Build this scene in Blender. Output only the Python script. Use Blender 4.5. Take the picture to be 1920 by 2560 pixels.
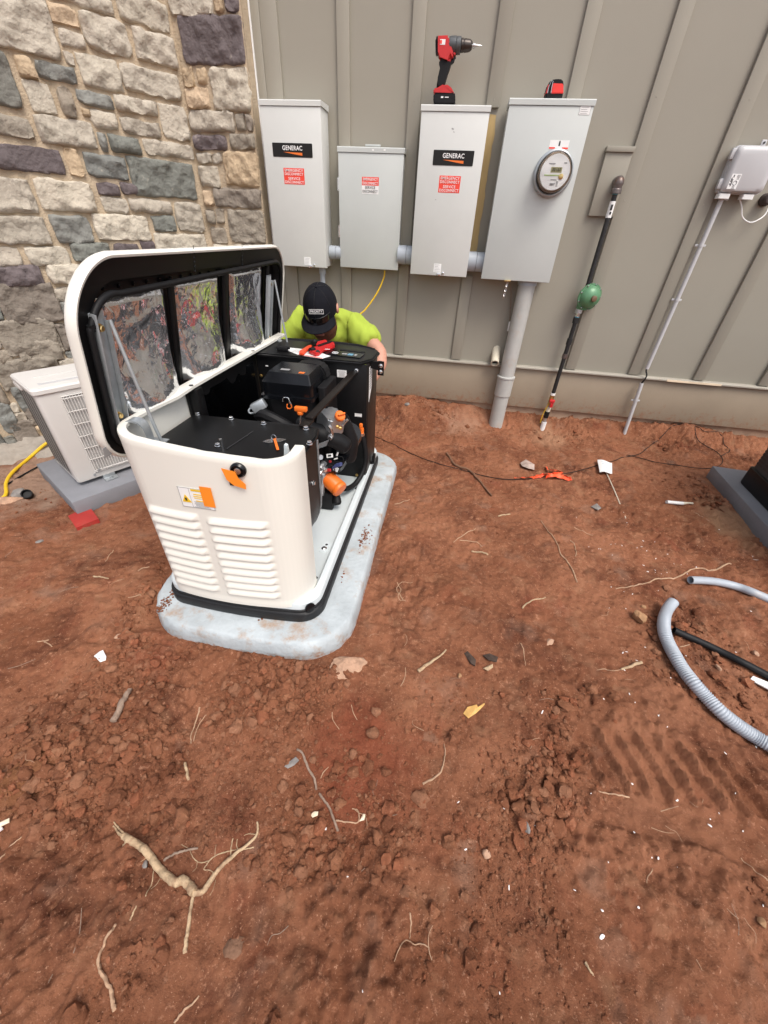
import bpy, bmesh, math, random
import numpy as np
from mathutils import Vector, Matrix, Euler
for o in list(bpy.data.objects): bpy.data.objects.remove(o)
SC = bpy.context.scene
COL = SC.collection
rad = math.radians
R = random.Random(11)

# ------------------------------------------------------------------ camera
CAM = Vector((0.0, 0.0, 1.2))
FPX, CX, CY = 961.0, 960.0, 1280.0
PITCH, ROLL, YAW = rad(36.17), rad(2.975), rad(7.56)
_f = Vector((-math.sin(YAW)*math.cos(PITCH), math.cos(YAW)*math.cos(PITCH), -math.sin(PITCH)))
_r = Vector((math.cos(YAW), math.sin(YAW), 0)); _u = _r.cross(_f)
c_r = _r*math.cos(ROLL)+_u*math.sin(ROLL); c_u = c_r.cross(_f)
cam = bpy.data.cameras.new('camera'); cam.sensor_fit = 'HORIZONTAL'; cam.sensor_width = 36
cam.lens = 36*FPX/1920; cam.clip_start = 0.02; cam.clip_end = 600
co = bpy.data.objects.new('camera', cam); COL.objects.link(co)
co.matrix_world = Matrix(((c_r.x, c_u.x, -_f.x, CAM.x), (c_r.y, c_u.y, -_f.y, CAM.y), (c_r.z, c_u.z, -_f.z, CAM.z), (0, 0, 0, 1)))
SC.camera = co
# ------------------------------------------------------------------ light
SUN_EL, SUN_AZ = rad(58), rad(140)          # azimuth clockwise from +y (wall side): behind the camera, to the right
w = bpy.data.worlds.new('World'); SC.world = w; w.use_nodes = True
nt = w.node_tree; bg = nt.nodes['Background']; sky = nt.nodes.new('ShaderNodeTexSky')
sky.sky_type = 'NISHITA'; sky.sun_disc = False; sky.sun_elevation = SUN_EL; sky.sun_rotation = SUN_AZ
sky.air_density = 1.0; sky.dust_density = 4.0; sky.ozone_density = 1.0
hs = nt.nodes.new('ShaderNodeHueSaturation'); hs.inputs['Saturation'].default_value = 0.55
nt.links.new(sky.outputs[0], hs.inputs['Color']); nt.links.new(hs.outputs[0], bg.inputs['Color'])
bg.inputs['Strength'].default_value = 0.15
sl = bpy.data.lights.new('sun', 'SUN'); sl.energy = 1.35; sl.angle = rad(26); sl.color = (1.0, 0.93, 0.84)
so = bpy.data.objects.new('sun', sl); COL.objects.link(so)
_sd = Vector((math.sin(SUN_AZ)*math.cos(SUN_EL), math.cos(SUN_AZ)*math.cos(SUN_EL), math.sin(SUN_EL)))
so.rotation_euler = _sd.to_track_quat('Z', 'Y').to_euler(); so.location = _sd*20
SC.view_settings.view_transform = 'Standard'; SC.view_settings.look = 'None'
SC.view_settings.exposure = 0.56; SC.view_settings.gamma = 1.0
SC.render.engine = 'CYCLES'

# ------------------------------------------------------------------ geometry from the measured camera
def ray(px, py):
    return c_r*((px-CX)/FPX) - c_u*((py-CY)/FPX) + _f
def onY(px, py, Y):
    d = ray(px, py); return CAM + d*((Y-CAM.y)/d.y)
def onZ(px, py, z):
    d = ray(px, py); return CAM + d*((z-CAM.z)/d.z)
def onP(px, py, o, n):
    d = ray(px, py); return CAM + d*((o-CAM).dot(n)/d.dot(n))
def D(a, b): return (a*1.15732, b*1.15732)
def r1(a, b): return (a/2.304, b/2.304)
def r2(a, b): return (640+a/3.95, 220+b/3.95)
def r3(a, b): return (1000+a/3.19, 40+b/3.19)
def r4(a, b): return (1440+a/2.765, 300+b/2.765)
def r5(a, b): return (600+a/4.1475, 660+b/4.1475)
def r6(a, b): return (600+a/4.1475, 880+b/4.1475)
def r8(a, b): return (260+a/2.242, 1020+b/2.242)
def r9(a, b): return (a/2.765, 500+b/2.765)
def r10(a, b): return (900+a/1.6265, 900+b/1.6265)
def q2(a, b): return (1500+a/3.95, 1350+b/3.95)
def q3(a, b): return (200+a/2.9625, 1950+b/2.9625)
def q4(a, b): return (700+a/2.765, 1850+b/2.765)
def q5(a, b): return (1300+a/2.676, 1750+b/2.676)
def q6(a, b): return (a/3.16, 1250+b/3.16)
def q7(a, b): return (500+a/2.074, 1550+b/2.074)
def q8(a, b): return (a/3.3525, 1900+b/3.3525)

# ------------------------------------------------------------------ materials
def _n(nt, t, **k):
    n = nt.nodes.new(t)
    for a, v in k.items(): setattr(n, a, v)
    return n
def mat(name, col, rough=.5, metal=0., var=.08, scale=14., bump=0., bscale=90., col2=None, attr=False, spec=.5, aniso=(1, 1, 1), coat=0., dirt=None, splash=None):
    m = bpy.data.materials.new(name); m.use_nodes = True; nt = m.node_tree
    p = nt.nodes['Principled BSDF']; L = nt.links.new
    p.inputs['Roughness'].default_value = rough; p.inputs['Metallic'].default_value = metal
    p.inputs['Specular IOR Level'].default_value = spec; p.inputs['Coat Weight'].default_value = coat
    tc = _n(nt, 'ShaderNodeTexCoord'); mp = _n(nt, 'ShaderNodeMapping'); mp.inputs['Scale'].default_value = aniso
    L(tc.outputs['Object'], mp.inputs['Vector'])
    no = _n(nt, 'ShaderNodeTexNoise'); no.inputs['Scale'].default_value = scale; no.inputs['Detail'].default_value = 6; no.inputs['Roughness'].default_value = .62
    L(mp.outputs[0], no.inputs['Vector'])
    rp = _n(nt, 'ShaderNodeMapRange'); rp.inputs['From Min'].default_value = .3; rp.inputs['From Max'].default_value = .7
    L(no.outputs['Fac'], rp.inputs['Value'])
    mx = _n(nt, 'ShaderNodeMix', data_type='RGBA')
    a = [c*(1-var) for c in col]; b = [min(1, c*(1+var)) for c in (col2 or col)]
    mx.inputs['A'].default_value = (*a, 1); mx.inputs['B'].default_value = (*b, 1)
    L(rp.outputs[0], mx.inputs['Factor'])
    out = mx.outputs['Result']
    if attr:
        at = _n(nt, 'ShaderNodeAttribute', attribute_name='tint')
        mu = _n(nt, 'ShaderNodeMix', data_type='RGBA', blend_type='MULTIPLY'); mu.inputs['Factor'].default_value = 1
        L(at.outputs['Color'], mu.inputs['A']); L(out, mu.inputs['B']); out = mu.outputs['Result']
    if dirt:
        dc, ds, lo, hi = dirt
        n2 = _n(nt, 'ShaderNodeTexNoise'); n2.inputs['Scale'].default_value = ds; n2.inputs['Detail'].default_value = 8; n2.inputs['Roughness'].default_value = .7
        L(tc.outputs['Object'], n2.inputs['Vector'])
        r2_ = _n(nt, 'ShaderNodeMapRange'); r2_.inputs['From Min'].default_value = lo; r2_.inputs['From Max'].default_value = hi
        L(n2.outputs['Fac'], r2_.inputs['Value'])
        m2 = _n(nt, 'ShaderNodeMix', data_type='RGBA'); m2.inputs['B'].default_value = (*dc, 1)
        L(r2_.outputs[0], m2.inputs['Factor']); L(out, m2.inputs['A']); out = m2.outputs['Result']
    if splash:      # mud thrown up from the ground: a stain that thins out with height
        sc_, z0, z1 = splash
        n4 = _n(nt, 'ShaderNodeTexNoise'); n4.inputs['Scale'].default_value = 34; n4.inputs['Detail'].default_value = 8; n4.inputs['Roughness'].default_value = .75
        L(tc.outputs['Object'], n4.inputs['Vector'])
        sx_ = _n(nt, 'ShaderNodeSeparateXYZ'); L(tc.outputs['Object'], sx_.inputs[0])
        r4_ = _n(nt, 'ShaderNodeMapRange'); r4_.inputs['From Min'].default_value = z1; r4_.inputs['From Max'].default_value = z0; r4_.inputs['To Min'].default_value = -.25; r4_.inputs['To Max'].default_value = .08
        r4_.clamp = True; L(sx_.outputs['Z'], r4_.inputs['Value'])
        ad = _n(nt, 'ShaderNodeMath', operation='ADD'); L(n4.outputs['Fac'], ad.inputs[0]); L(r4_.outputs[0], ad.inputs[1])
        r5_ = _n(nt, 'ShaderNodeMapRange'); r5_.inputs['From Min'].default_value = .50; r5_.inputs['From Max'].default_value = .66; r5_.inputs['To Max'].default_value = .75; L(ad.outputs[0], r5_.inputs['Value'])
        m4 = _n(nt, 'ShaderNodeMix', data_type='RGBA'); m4.inputs['B'].default_value = (*sc_, 1)
        L(r5_.outputs[0], m4.inputs['Factor']); L(out, m4.inputs['A']); out = m4.outputs['Result']
    L(out, p.inputs['Base Color'])
    if bump:
        nb = _n(nt, 'ShaderNodeTexNoise'); nb.inputs['Scale'].default_value = bscale; nb.inputs['Detail'].default_value = 5
        L(mp.outputs[0], nb.inputs['Vector'])
        bp = _n(nt, 'ShaderNodeBump'); bp.inputs['Strength'].default_value = bump; bp.inputs['Distance'].default_value = .01
        L(nb.outputs['Fac'], bp.inputs['Height']); L(bp.outputs[0], p.inputs['Normal'])
    return m

SOILDUST = (.27, .13, .075)
M = dict(
 siding=mat('siding_paint', (.296, .275, .226), .62, var=.025, scale=2.5, bump=.06, bscale=220, dirt=((.30, .21, .15), 2.2, .72, 1.0)),
 skirt=mat('skirt_paint', (.315, .258, .190), .65, var=.06, scale=4, bump=.12, bscale=180, dirt=((.30, .17, .10), 3.0, .62, .95), splash=((.30, .145, .08), .12, .36)),
 ledge=mat('ledge_metal', (.36, .335, .285), .45, var=.05, scale=8, dirt=((.36, .22, .14), 9, .60, .85)),
 concrete=mat('footing_concrete', (.38, .26, .18), .9, var=.2, scale=12, bump=.4, bscale=50),
 greyrubble=mat('footing_grey', (.30, .265, .225), .9, var=.25, scale=10, bump=.6, bscale=40),
 stone=mat('cut_stone', (1.0, 1.0, 1.0),   .88, var=.13, scale=30, bump=.9, bscale=55, attr=True, col2=(1.0, .97, .92), dirt=((.60, .53, .425), 13, .62, .9)),
 mortar=mat('mortar', (.47, .375, .265), .95, var=.12, scale=22, bump=.6, bscale=120),
 cabinet=mat('cabinet_grey_paint', (.585, .595, .575), .42, var=.04, scale=3, bump=.02, bscale=300),
 cabinet2=mat('cabinet_grey_paint_cool', (.505, .53, .515), .42, var=.04, scale=3, bump=.02, bscale=300),
 pvc=mat('grey_pvc', (.37, .405, .45), .4, var=.05, scale=9, dirt=((.46, .36, .28), 6, .62, .9)),
 pvc2=mat('weathered_grey_pvc', (.42, .42, .40), .5, var=.08, scale=9, dirt=((.42, .29, .20), 7, .55, .85)),
 cream=mat('cream_pvc', (.66, .60, .48), .4, var=.06, scale=12),
 white=mat('white_plastic', (.78, .78, .77), .4, var=.03),
 paper=mat('white_paper', (.80, .80, .79), .6, var=.03),
 telecom=mat('telecom_grey_plastic', (.50, .50, .51), .42, var=.03, scale=5),
 ink=mat('black_ink', (.02, .02, .022), .5),
 greyink=mat('grey_ink', (.30, .30, .30), .6),
 plate=mat('black_nameplate', (.012, .011, .010), .35, spec=.3),
 orange=mat('orange_plastic', (.80, .17, .02), .42, var=.05),
 orangetape=mat('orange_tape', (.88, .26, .02), .5, var=.05),
 red=mat('red_sticker', (.80, .06, .035), .45, var=.04),
 toolred=mat('red_tool_plastic', (.52, .02, .02), .38, var=.08, scale=40),
 toolorange=mat('red_orange_plastic', (.72, .07, .02), .38, var=.06),
 lettering=mat('white_lettering', (.85, .85, .85), .5, var=.01),
 ply=mat('bare_plywood', (.50, .36, .165), .8, var=.2, scale=10, aniso=(1, 1, .15), bump=.3, bscale=60, dirt=((.05, .04, .03), 14, .66, .72)),
 palewood=mat('pale_raw_wood', (.80, .66, .48), .7, var=.1, scale=9),
 black=mat('black_powder_coat', (.0045, .0045, .005), .40, spec=.28, var=.2, scale=60, bump=.02, bscale=400, dirt=((.05, .035, .028), 7, .72, .95)),
 blackgloss=mat('black_gloss_plastic', (.004, .0045, .006), .22, spec=.35, var=.15, scale=20),
 blackrub=mat('black_rubber', (.008, .008, .009), .55, spec=.25, var=.2, scale=20, bump=.05),
 brownblack=mat('dark_coated_steel', (.011, .008, .0065), .42, spec=.3, var=.15, scale=12),
 skid=mat('dark_skid_plastic', (.014, .0145, .016), .5, spec=.3, var=.12, scale=20, bump=.08, bscale=200),
 gen=mat('cream_white_paint', (.745, .73, .665), .40, var=.015, scale=3, bump=.015, bscale=350, dirt=((.56, .44, .34), 12, .70, .95)),
 tray=mat('pale_tray_paint', (.60, .655, .67), .42, var=.04, scale=4, dirt=((.40, .30, .24), 9, .74, .95)),
 pad=mat('composite_pad', (.41, .45, .47), .75, var=.20, scale=7, bump=.30, bscale=70, dirt=((.34, .21, .12), 8.5, .53, .70), splash=((.30, .135, .07), .03, .105)),
 acpad=mat('grey_equipment_pad', (.20, .205, .225), .75, var=.10, scale=6, bump=.15, bscale=120, dirt=((.24, .17, .13), 5, .62, .9)),
 ac=mat('condenser_plastic', (.62, .605, .58), .45, var=.03, scale=4),
 acdark=mat('condenser_inside', (.03, .033, .036), .6),
 zinc=mat('zinc_plate', (.40, .43, .45), .36, .55, var=.12, scale=30, bump=.04),
 steel=mat('bright_steel', (.72, .72, .72), .25, 1., var=.08, scale=40),
 alu=mat('cast_aluminium', (.58, .60, .62), .38, .85, var=.12, scale=40, bump=.1),
 brass=mat('brass', (.60, .42, .16), .35, 1., var=.1),
 gold=mat('yellow_zinc', (.72, .52, .22), .3, 1., var=.1),
 blackpipe=mat('black_iron_pipe', (.022, .022, .023), .45, .2, var=.3, scale=30, bump=.12, dirt=((.22, .14, .10), 22, .66, .9)),
 elbow=mat('weathered_elbow', (.14, .12, .115), .38, .5, var=.3, scale=25, dirt=((.16, .07, .035), 16, .50, .75)),
 green=mat('green_regulator_paint', (.10, .24, .125), .38, .1, var=.08, scale=20),
 tape=mat('blue_thread_tape', (.10, .32, .42), .5),
 yellow=mat('yellow_jacket', (.72, .46, .015), .4, var=.05, dirt=((.45, .25, .06), 10, .66, .9)),
 skin=mat('skin', (.52, .26, .185), .5, var=.10, scale=30),
 hiviz=mat('hi_vis_yellow_green', (.335, .43, .045), .85, var=.05, scale=10, bump=.08, bscale=300),
 cap=mat('dark_cap_cloth', (.006, .0065, .010), .9, spec=.2, var=.2, scale=40, bump=.15, bscale=500),
 glasses=mat('dark_lens', (.008, .006, .006), .08, var=0),
 hair=mat('auburn_beard', (.13, .045, .022), .8, var=.3, scale=70, bump=.5, bscale=300),
 jeans=mat('dark_denim', (.05, .06, .085), .85, var=.2, scale=40, bump=.1),
 boot=mat('brown_leather', (.10, .055, .03), .6, var=.2, scale=20),
 redtile=mat('red_flat_paver', (.36, .028, .022), .7, var=.15, scale=10, dirt=((.30, .12, .075), 12, .58, .8)),
 bark=mat('dry_root', (.46, .33, .20), .8, var=.36, scale=45, bump=.5, bscale=140, dirt=((.22, .11, .06), 26, .47, .70)),
 rootpale=mat('pale_root', (.42, .265, .165), .75, var=.22, scale=50, bump=.3, bscale=150, dirt=((.25, .12, .07), 20, .56, .8)),
 rootgrey=mat('greyish_root', (.27, .19, .14), .8, var=.25, scale=50, bump=.4, bscale=150),
 rootbrown=mat('brown_root', (.17, .085, .048), .85, var=.3, scale=40, bump=.6, bscale=120),
 rockpink=mat('pinkish_rock', (.43, .26, .17), .85, var=.3, scale=30, bump=.9, bscale=60, dirt=((.27, .115, .06), 18, .54, .70)),
 rocktan=mat('tan_rock', (.36, .20, .10), .85, var=.35, scale=22, bump=.6, bscale=60, dirt=((.22, .09, .05), 12, .52, .75)),
 rockgrey=mat('grey_rock', (.22, .20, .185), .8, var=.3, scale=20, bump=.5, bscale=60),
 leaf=mat('yellow_dry_leaf', (.62, .36, .11), .65, var=.2, scale=60),
 barkchip=mat('dark_bark', (.055, .034, .024), .85, var=.4, scale=60, bump=.6),
 fleck=mat('white_fleck', (.80, .78, .76), .5, var=.04),
 ribbon=mat('fluorescent_orange_ribbon', (.95, .10, .03), .55, var=.05),
 clear=mat('milky_film', (.42, .33, .29), .25, var=.3, scale=40),
 bluemark=mat('display_blue', (.12, .30, .44), .3),
 lcd=mat('meter_lcd', (.34, .32, .16), .3),
 darkunit=mat('charcoal_louvre_metal', (.052, .054, .056), .6, spec=.25, var=.1, scale=20),
 wirered=mat('red_wire', (.5, .03, .04), .45), wireblue=mat('blue_wire', (.05, .07, .22), .45),
)
# glass dome for the meter
_g = bpy.data.materials.new('clear_glass'); _g.use_nodes = True
_p = _g.node_tree.nodes['Principled BSDF']; _p.inputs['Transmission Weight'].default_value = 1; _p.inputs['Roughness'].default_value = .02
_tx = _n(_g.node_tree, 'ShaderNodeTexNoise'); _tx.inputs['Scale'].default_value = 3
_mr = _n(_g.node_tree, 'ShaderNodeMapRange'); _mr.inputs['To Min'].default_value = .01; _mr.inputs['To Max'].default_value = .04
_g.node_tree.links.new(_tx.outputs['Fac'], _mr.inputs['Value']); _g.node_tree.links.new(_mr.outputs[0], _p.inputs['Roughness'])
_p.inputs['IOR'].default_value = 1.12
M['glass'] = _g
def foil(name, col, rough, metal=1.):
    m = bpy.data.materials.new(name); m.use_nodes = True; nt = m.node_tree; L = nt.links.new
    p = nt.nodes['Principled BSDF']; p.inputs['Metallic'].default_value = metal; p.inputs['Base Color'].default_value = (*col, 1); p.inputs['Roughness'].default_value = rough
    tc = _n(nt, 'ShaderNodeTexCoord'); mp = _n(nt, 'ShaderNodeMapping'); mp.inputs['Scale'].default_value = (1, 1, .8); mp.inputs['Rotation'].default_value = (.5, .3, 0)
    L(tc.outputs['Object'], mp.inputs['Vector'])
    v = _n(nt, 'ShaderNodeTexNoise'); v.noise_type = 'RIDGED_MULTIFRACTAL'; v.inputs['Scale'].default_value = 13; v.inputs['Detail'].default_value = 4; v.inputs['Distortion'].default_value = .8
    L(mp.outputs[0], v.inputs['Vector'])
    b = _n(nt, 'ShaderNodeBump'); b.inputs['Strength'].default_value = .32; b.inputs['Distance'].default_value = .004
    L(v.outputs['Fac'], b.inputs['Height'])
    n2 = _n(nt, 'ShaderNodeTexNoise'); n2.inputs['Scale'].default_value = 7; n2.inputs['Detail'].default_value = 2
    L(mp.outputs[0], n2.inputs['Vector'])
    b2 = _n(nt, 'ShaderNodeBump'); b2.inputs['Strength'].default_value = .06; b2.inputs['Distance'].default_value = .015
    L(n2.outputs['Fac'], b2.inputs['Height']); L(b.outputs[0], b2.inputs['Normal'])
    n3 = _n(nt, 'ShaderNodeTexNoise'); n3.inputs['Scale'].default_value = 32; n3.inputs['Detail'].default_value = 2; n3.inputs['Distortion'].default_value = 1.5; L(mp.outputs[0], n3.inputs['Vector'])
    b3 = _n(nt, 'ShaderNodeBump'); b3.inputs['Strength'].default_value = .24; b3.inputs['Distance'].default_value = .007; L(n3.outputs['Fac'], b3.inputs['Height']); L(b2.outputs[0], b3.inputs['Normal']); L(b3.outputs[0], p.inputs['Normal'])
    return m
M['foil'] = foil('silver_foil', (.76, .77, .79), .10, .90)
M['darkfoil'] = foil('dark_foil', (.10, .11, .13), .22)

# soil: three scales of tone, worked out in world metres
def soil_mat(name, bumpy):
    m = bpy.data.materials.new(name); m.use_nodes = True; nt = m.node_tree; L = nt.links.new
    p = nt.nodes['Principled BSDF']; p.inputs['Roughness'].default_value = .95; p.inputs['Specular IOR Level'].default_value = .15
    g = _n(nt, 'ShaderNodeNewGeometry')
    def noise(s, d=6, r=.65, dist=0):
        n = _n(nt, 'ShaderNodeTexNoise'); n.inputs['Scale'].default_value = s; n.inputs['Detail'].default_value = d; n.inputs['Roughness'].default_value = r; n.inputs['Distortion'].default_value = dist
        L(g.outputs['Position'], n.inputs['Vector']); return n.outputs['Fac']
    def ramp(f, lo, hi):
        r = _n(nt, 'ShaderNodeMapRange'); r.inputs['From Min'].default_value = lo; r.inputs['From Max'].default_value = hi; L(f, r.inputs['Value']); return r.outputs[0]
    def mix(fac, a, b, t='MIX'):
        x = _n(nt, 'ShaderNodeMix', data_type='RGBA', blend_type=t); L(fac, x.inputs['Factor'])
        for k, s in (('A', a), ('B', b)):
            if isinstance(s, tuple): x.inputs[k].default_value = (*s, 1)
            else: L(s, x.inputs[k])
        return x.outputs['Result']
    c = mix(ramp(noise(1.9, 7, .7, .3), .40, .62), (.208, .079, .040), (.315, .132, .071))
    c = mix(ramp(noise(3.4, 9, .74, .5), .50, .64), c, (.118, .041, .022))
    c = mix(ramp(noise(2.7, 4), .60, .74), c, (.25, .078, .043))
    c = mix(ramp(noise(9, 8, .75), .58, .74), c, (.40, .195, .110))
    c = mix(ramp(noise(60, 5, .75), .57, .70), c, (.43, .215, .130))
    c = mix(ramp(noise(46, 6, .8), .54, .70), c, (.105, .038, .020))
    c = mix(ramp(noise(210, 3, .6), .63, .71), c, (.48, .26, .165))
    if bumpy:
        at = _n(nt, 'ShaderNodeAttribute', attribute_name='tint')
        c = mix(at.outputs['Alpha'], c, at.outputs['Color'])
    L(c, p.inputs['Base Color'])
    b1 = _n(nt, 'ShaderNodeBump'); b1.inputs['Strength'].default_value = .8; b1.inputs['Distance'].default_value = .011; L(noise(70, 8, .75), b1.inputs['Height'])
    b2 = _n(nt, 'ShaderNodeBump'); b2.inputs['Strength'].default_value = .6; b2.inputs['Distance'].default_value = .005; L(noise(260, 5, .7), b2.inputs['Height'])
    L(b1.outputs[0], b2.inputs['Normal']); L(b2.outputs[0], p.inputs['Normal'])
    return m
M['soil'] = soil_mat('red_clay_soil', True)
M['clod'] = soil_mat('red_clay_clods', True)
M['mud'] = soil_mat('dried_red_mud', False)

# ------------------------------------------------------------------ builders
XF = {}
def tag(o, label=None, cat=None, group=None, kind=None):
    if label: o['label'] = label
    if cat: o['category'] = cat
    if group: o['group'] = group
    if kind: o['kind'] = kind
    return o
def thing(name, label, cat, loc, group=None, rz=0.):
    o = bpy.data.objects.new(name, None); COL.objects.link(o); o.empty_display_size = .05
    o.location = loc; o.rotation_euler = (0, 0, rz)
    XF[o] = Matrix.Translation(Vector(loc)) @ Matrix.Rotation(rz, 4, 'Z')
    return tag(o, label, cat, group)
def obj(name, bm, m, parent=None, smooth=35, origin=None, label=None):
    me = bpy.data.meshes.new(name)
    if isinstance(bm, bpy.types.Mesh): me = bm; me.name = name
    else: bm.normal_update(); bm.to_mesh(me); bm.free()
    o = bpy.data.objects.new(name, me); COL.objects.link(o)
    for x in (m if isinstance(m, (list, tuple)) else [m]): me.materials.append(M[x] if isinstance(x, str) else x)
    if parent is not None:
        o.parent = parent; XF[o] = XF[parent]; me.transform(XF[parent].inverted())
    else:
        if origin is None:
            v = [x.co for x in me.vertices]
            lo = Vector([min(q[i] for q in v) for i in range(3)]); hi = Vector([max(q[i] for q in v) for i in range(3)])
            origin = Vector(((lo.x+hi.x)/2, (lo.y+hi.y)/2, lo.z))
        XF[o] = Matrix.Translation(Vector(origin)); me.transform(XF[o].inverted()); o.location = origin
    if smooth:
        me.polygons.foreach_set('use_smooth', [True]*len(me.polygons)); me.set_sharp_from_angle(angle=rad(smooth))
    if label: o['label'] = label
    return o
def B(): return bmesh.new()
def V3(*a): return Vector(a)
I4 = Matrix.Identity(4)
def add_bm(bm, src):
    me = bpy.data.meshes.new('t'); src.to_mesh(me); src.free(); bm.from_mesh(me); bpy.data.meshes.remove(me)
def box(bm, x0, x1, y0, y1, z0, z1, bev=0., xf=None, seg=2):
    t = B(); bmesh.ops.create_cube(t, size=1)
    for v in t.verts: v.co = Vector(((x0+x1)/2+v.co.x*(x1-x0), (y0+y1)/2+v.co.y*(y1-y0), (z0+z1)/2+v.co.z*(z1-z0)))
    if bev: bmesh.ops.bevel(t, geom=t.edges[:], offset=bev, segments=seg, affect='EDGES', profile=.5)
    if xf is not None: bmesh.ops.transform(t, matrix=xf, verts=t.verts[:])
    add_bm(bm, t); return bm
def frame(o, x, z):
    """matrix with local x along x, local z as near z as possible"""
    x = Vector(x).normalized(); y = Vector(z).cross(x).normalized(); zz = x.cross(y)
    m = Matrix((x, y, zz)).transposed().to_4x4(); m.translation = Vector(o); return m
def tube(bm, pts, r, n=10, cap=True, closed=False, wob=0., rnd=R, inner=None):
    pts = [Vector(p) for p in pts]; k = len(pts)
    rs = r if isinstance(r, (list, tuple)) else [r]*k
    rings = []; up = None
    for i, p in enumerate(pts):
        a = pts[(i-1) % k] if (closed or i) else p; b = pts[(i+1) % k] if (closed or i < k-1) else p
        t = (b-a).normalized()
        if up is None: up = Vector((0, 0, 1)) if abs(t.z) < .9 else Vector((1, 0, 0))
        s = t.cross(up)
        if s.length < 1e-5: s = t.cross(Vector((1, .3, .2)))
        s.normalize(); up = s.cross(t).normalized()
        rings.append([bm.verts.new(p+(s*math.cos(j*2*math.pi/n)+up*math.sin(j*2*math.pi/n))*rs[i]*(1+(rnd.uniform(-wob, wob) if wob else 0))) for j in range(n)])
    for i in range(k if closed else k-1):
        A, C = rings[i], rings[(i+1) % k]
        for j in range(n): bm.faces.new((A[j], A[(j+1) % n], C[(j+1) % n], C[j]))
    if cap and not closed:
        bm.faces.new(rings[0][::-1]) ; bm.faces.new(rings[-1])
    return bm
def curve_pts(pts, sub=6):
    P = [Vector(p) for p in pts]; out = []
    for i in range(len(P)-1):
        a, b, c, d = P[max(i-1, 0)], P[i], P[i+1], P[min(i+2, len(P)-1)]
        for s in range(sub):
            t = s/sub
            out.append(.5*((2*b)+(c-a)*t+(2*a-5*b+4*c-d)*t*t+(3*b-a-3*c+d)*t**3))
    out.append(P[-1]); return out
def lathe(bm, prof, xf=I4, n=24, cap=True):
    """prof: (radius, height) along local z"""
    rings = []
    for r, z in prof: rings.append([bm.verts.new(xf @ Vector((r*math.cos(j*2*math.pi/n), r*math.sin(j*2*math.pi/n), z))) for j in range(n)])
    for A, C in zip(rings, rings[1:]):
        for j in range(n): bm.faces.new((A[j], A[(j+1) % n], C[(j+1) % n], C[j]))
    if cap: bm.faces.new(rings[0][::-1]); bm.faces.new(rings[-1])
    return bm
def axis(o, d):
    """local z along d"""
    m = Vector(d).to_track_quat('Z', 'Y').to_matrix().to_4x4(); m.translation = Vector(o); return m
def loft(bm, rings, cap0=True, cap1=True, closed=True):
    vs = [[bm.verts.new(p) for p in r] for r in rings]; n = len(vs[0])
    for A, C in zip(vs, vs[1:]):
        for j in range(n if closed else n-1): bm.faces.new((A[j], A[(j+1) % n], C[(j+1) % n], C[j]))
    if cap0: bm.faces.new(vs[0][::-1])
    if cap1: bm.faces.new(vs[-1])
    return bm
def prism(bm, poly, h0, h1, xf=I4):
    return loft(bm, [[xf @ Vector((x, y, h)) for x, y in poly] for h in (h0, h1)])
def rr(x0, x1, y0, y1, r, n=6, bow=0.):
    """rounded rectangle, counter-clockwise from the -y side; bow pushes the y0 side out"""
    rs = r if isinstance(r, (list, tuple)) else [r]*4; out = []
    for (cx, cy, a, q) in ((x1-rs[0], y0+rs[0], -90, rs[0]), (x1-rs[1], y1-rs[1], 0, rs[1]), (x0+rs[2], y1-rs[2], 90, rs[2]), (x0+rs[3], y0+rs[3], 180, rs[3])):
        for i in range(n+1):
            t = rad(a+90*i/n); out.append((cx+q*math.cos(t), cy+q*math.sin(t)))
    a, b = out[-1], out[0]; k = 8
    out += [(a[0]+(b[0]-a[0])*i/k, a[1]+(b[1]-a[1])*i/k) for i in range(1, k)]
    if bow:
        xm, hw = (x0+x1)/2, (x1-x0)/2; ym = (y0+y1)/2
        out = [(x, y-bow*(1-((x-xm)/hw)**2) if y < ym else y) for x, y in out]
    return out
def grid(bm, f, nu, nv):
    vs = [[bm.verts.new(f(i/nu, j/nv)) for j in range(nv+1)] for i in range(nu+1)]
    for i in range(nu):
        for j in range(nv): bm.faces.new((vs[i][j], vs[i+1][j], vs[i+1][j+1], vs[i][j+1]))
    return vs
def solid_grid(bm, f, nu, nv, thick):
    """grid with a back side thick (a vector) behind"""
    a = grid(bm, f, nu, nv); t = Vector(thick)
    b = [[bm.verts.new(v.co+t) for v in row] for row in a]
    for i in range(nu):
        for j in range(nv): bm.faces.new((b[i][j], b[i][j+1], b[i+1][j+1], b[i+1][j]))
    for i in range(nu):
        bm.faces.new((a[i][0], b[i][0], b[i+1][0], a[i+1][0])); bm.faces.new((a[i][nv], a[i+1][nv], b[i+1][nv], b[i][nv]))
    for j in range(nv):
        bm.faces.new((a[0][j], a[0][j+1], b[0][j+1], b[0][j])); bm.faces.new((a[nu][j], b[nu][j], b[nu][j+1], a[nu][j+1]))
    return bm
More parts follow.
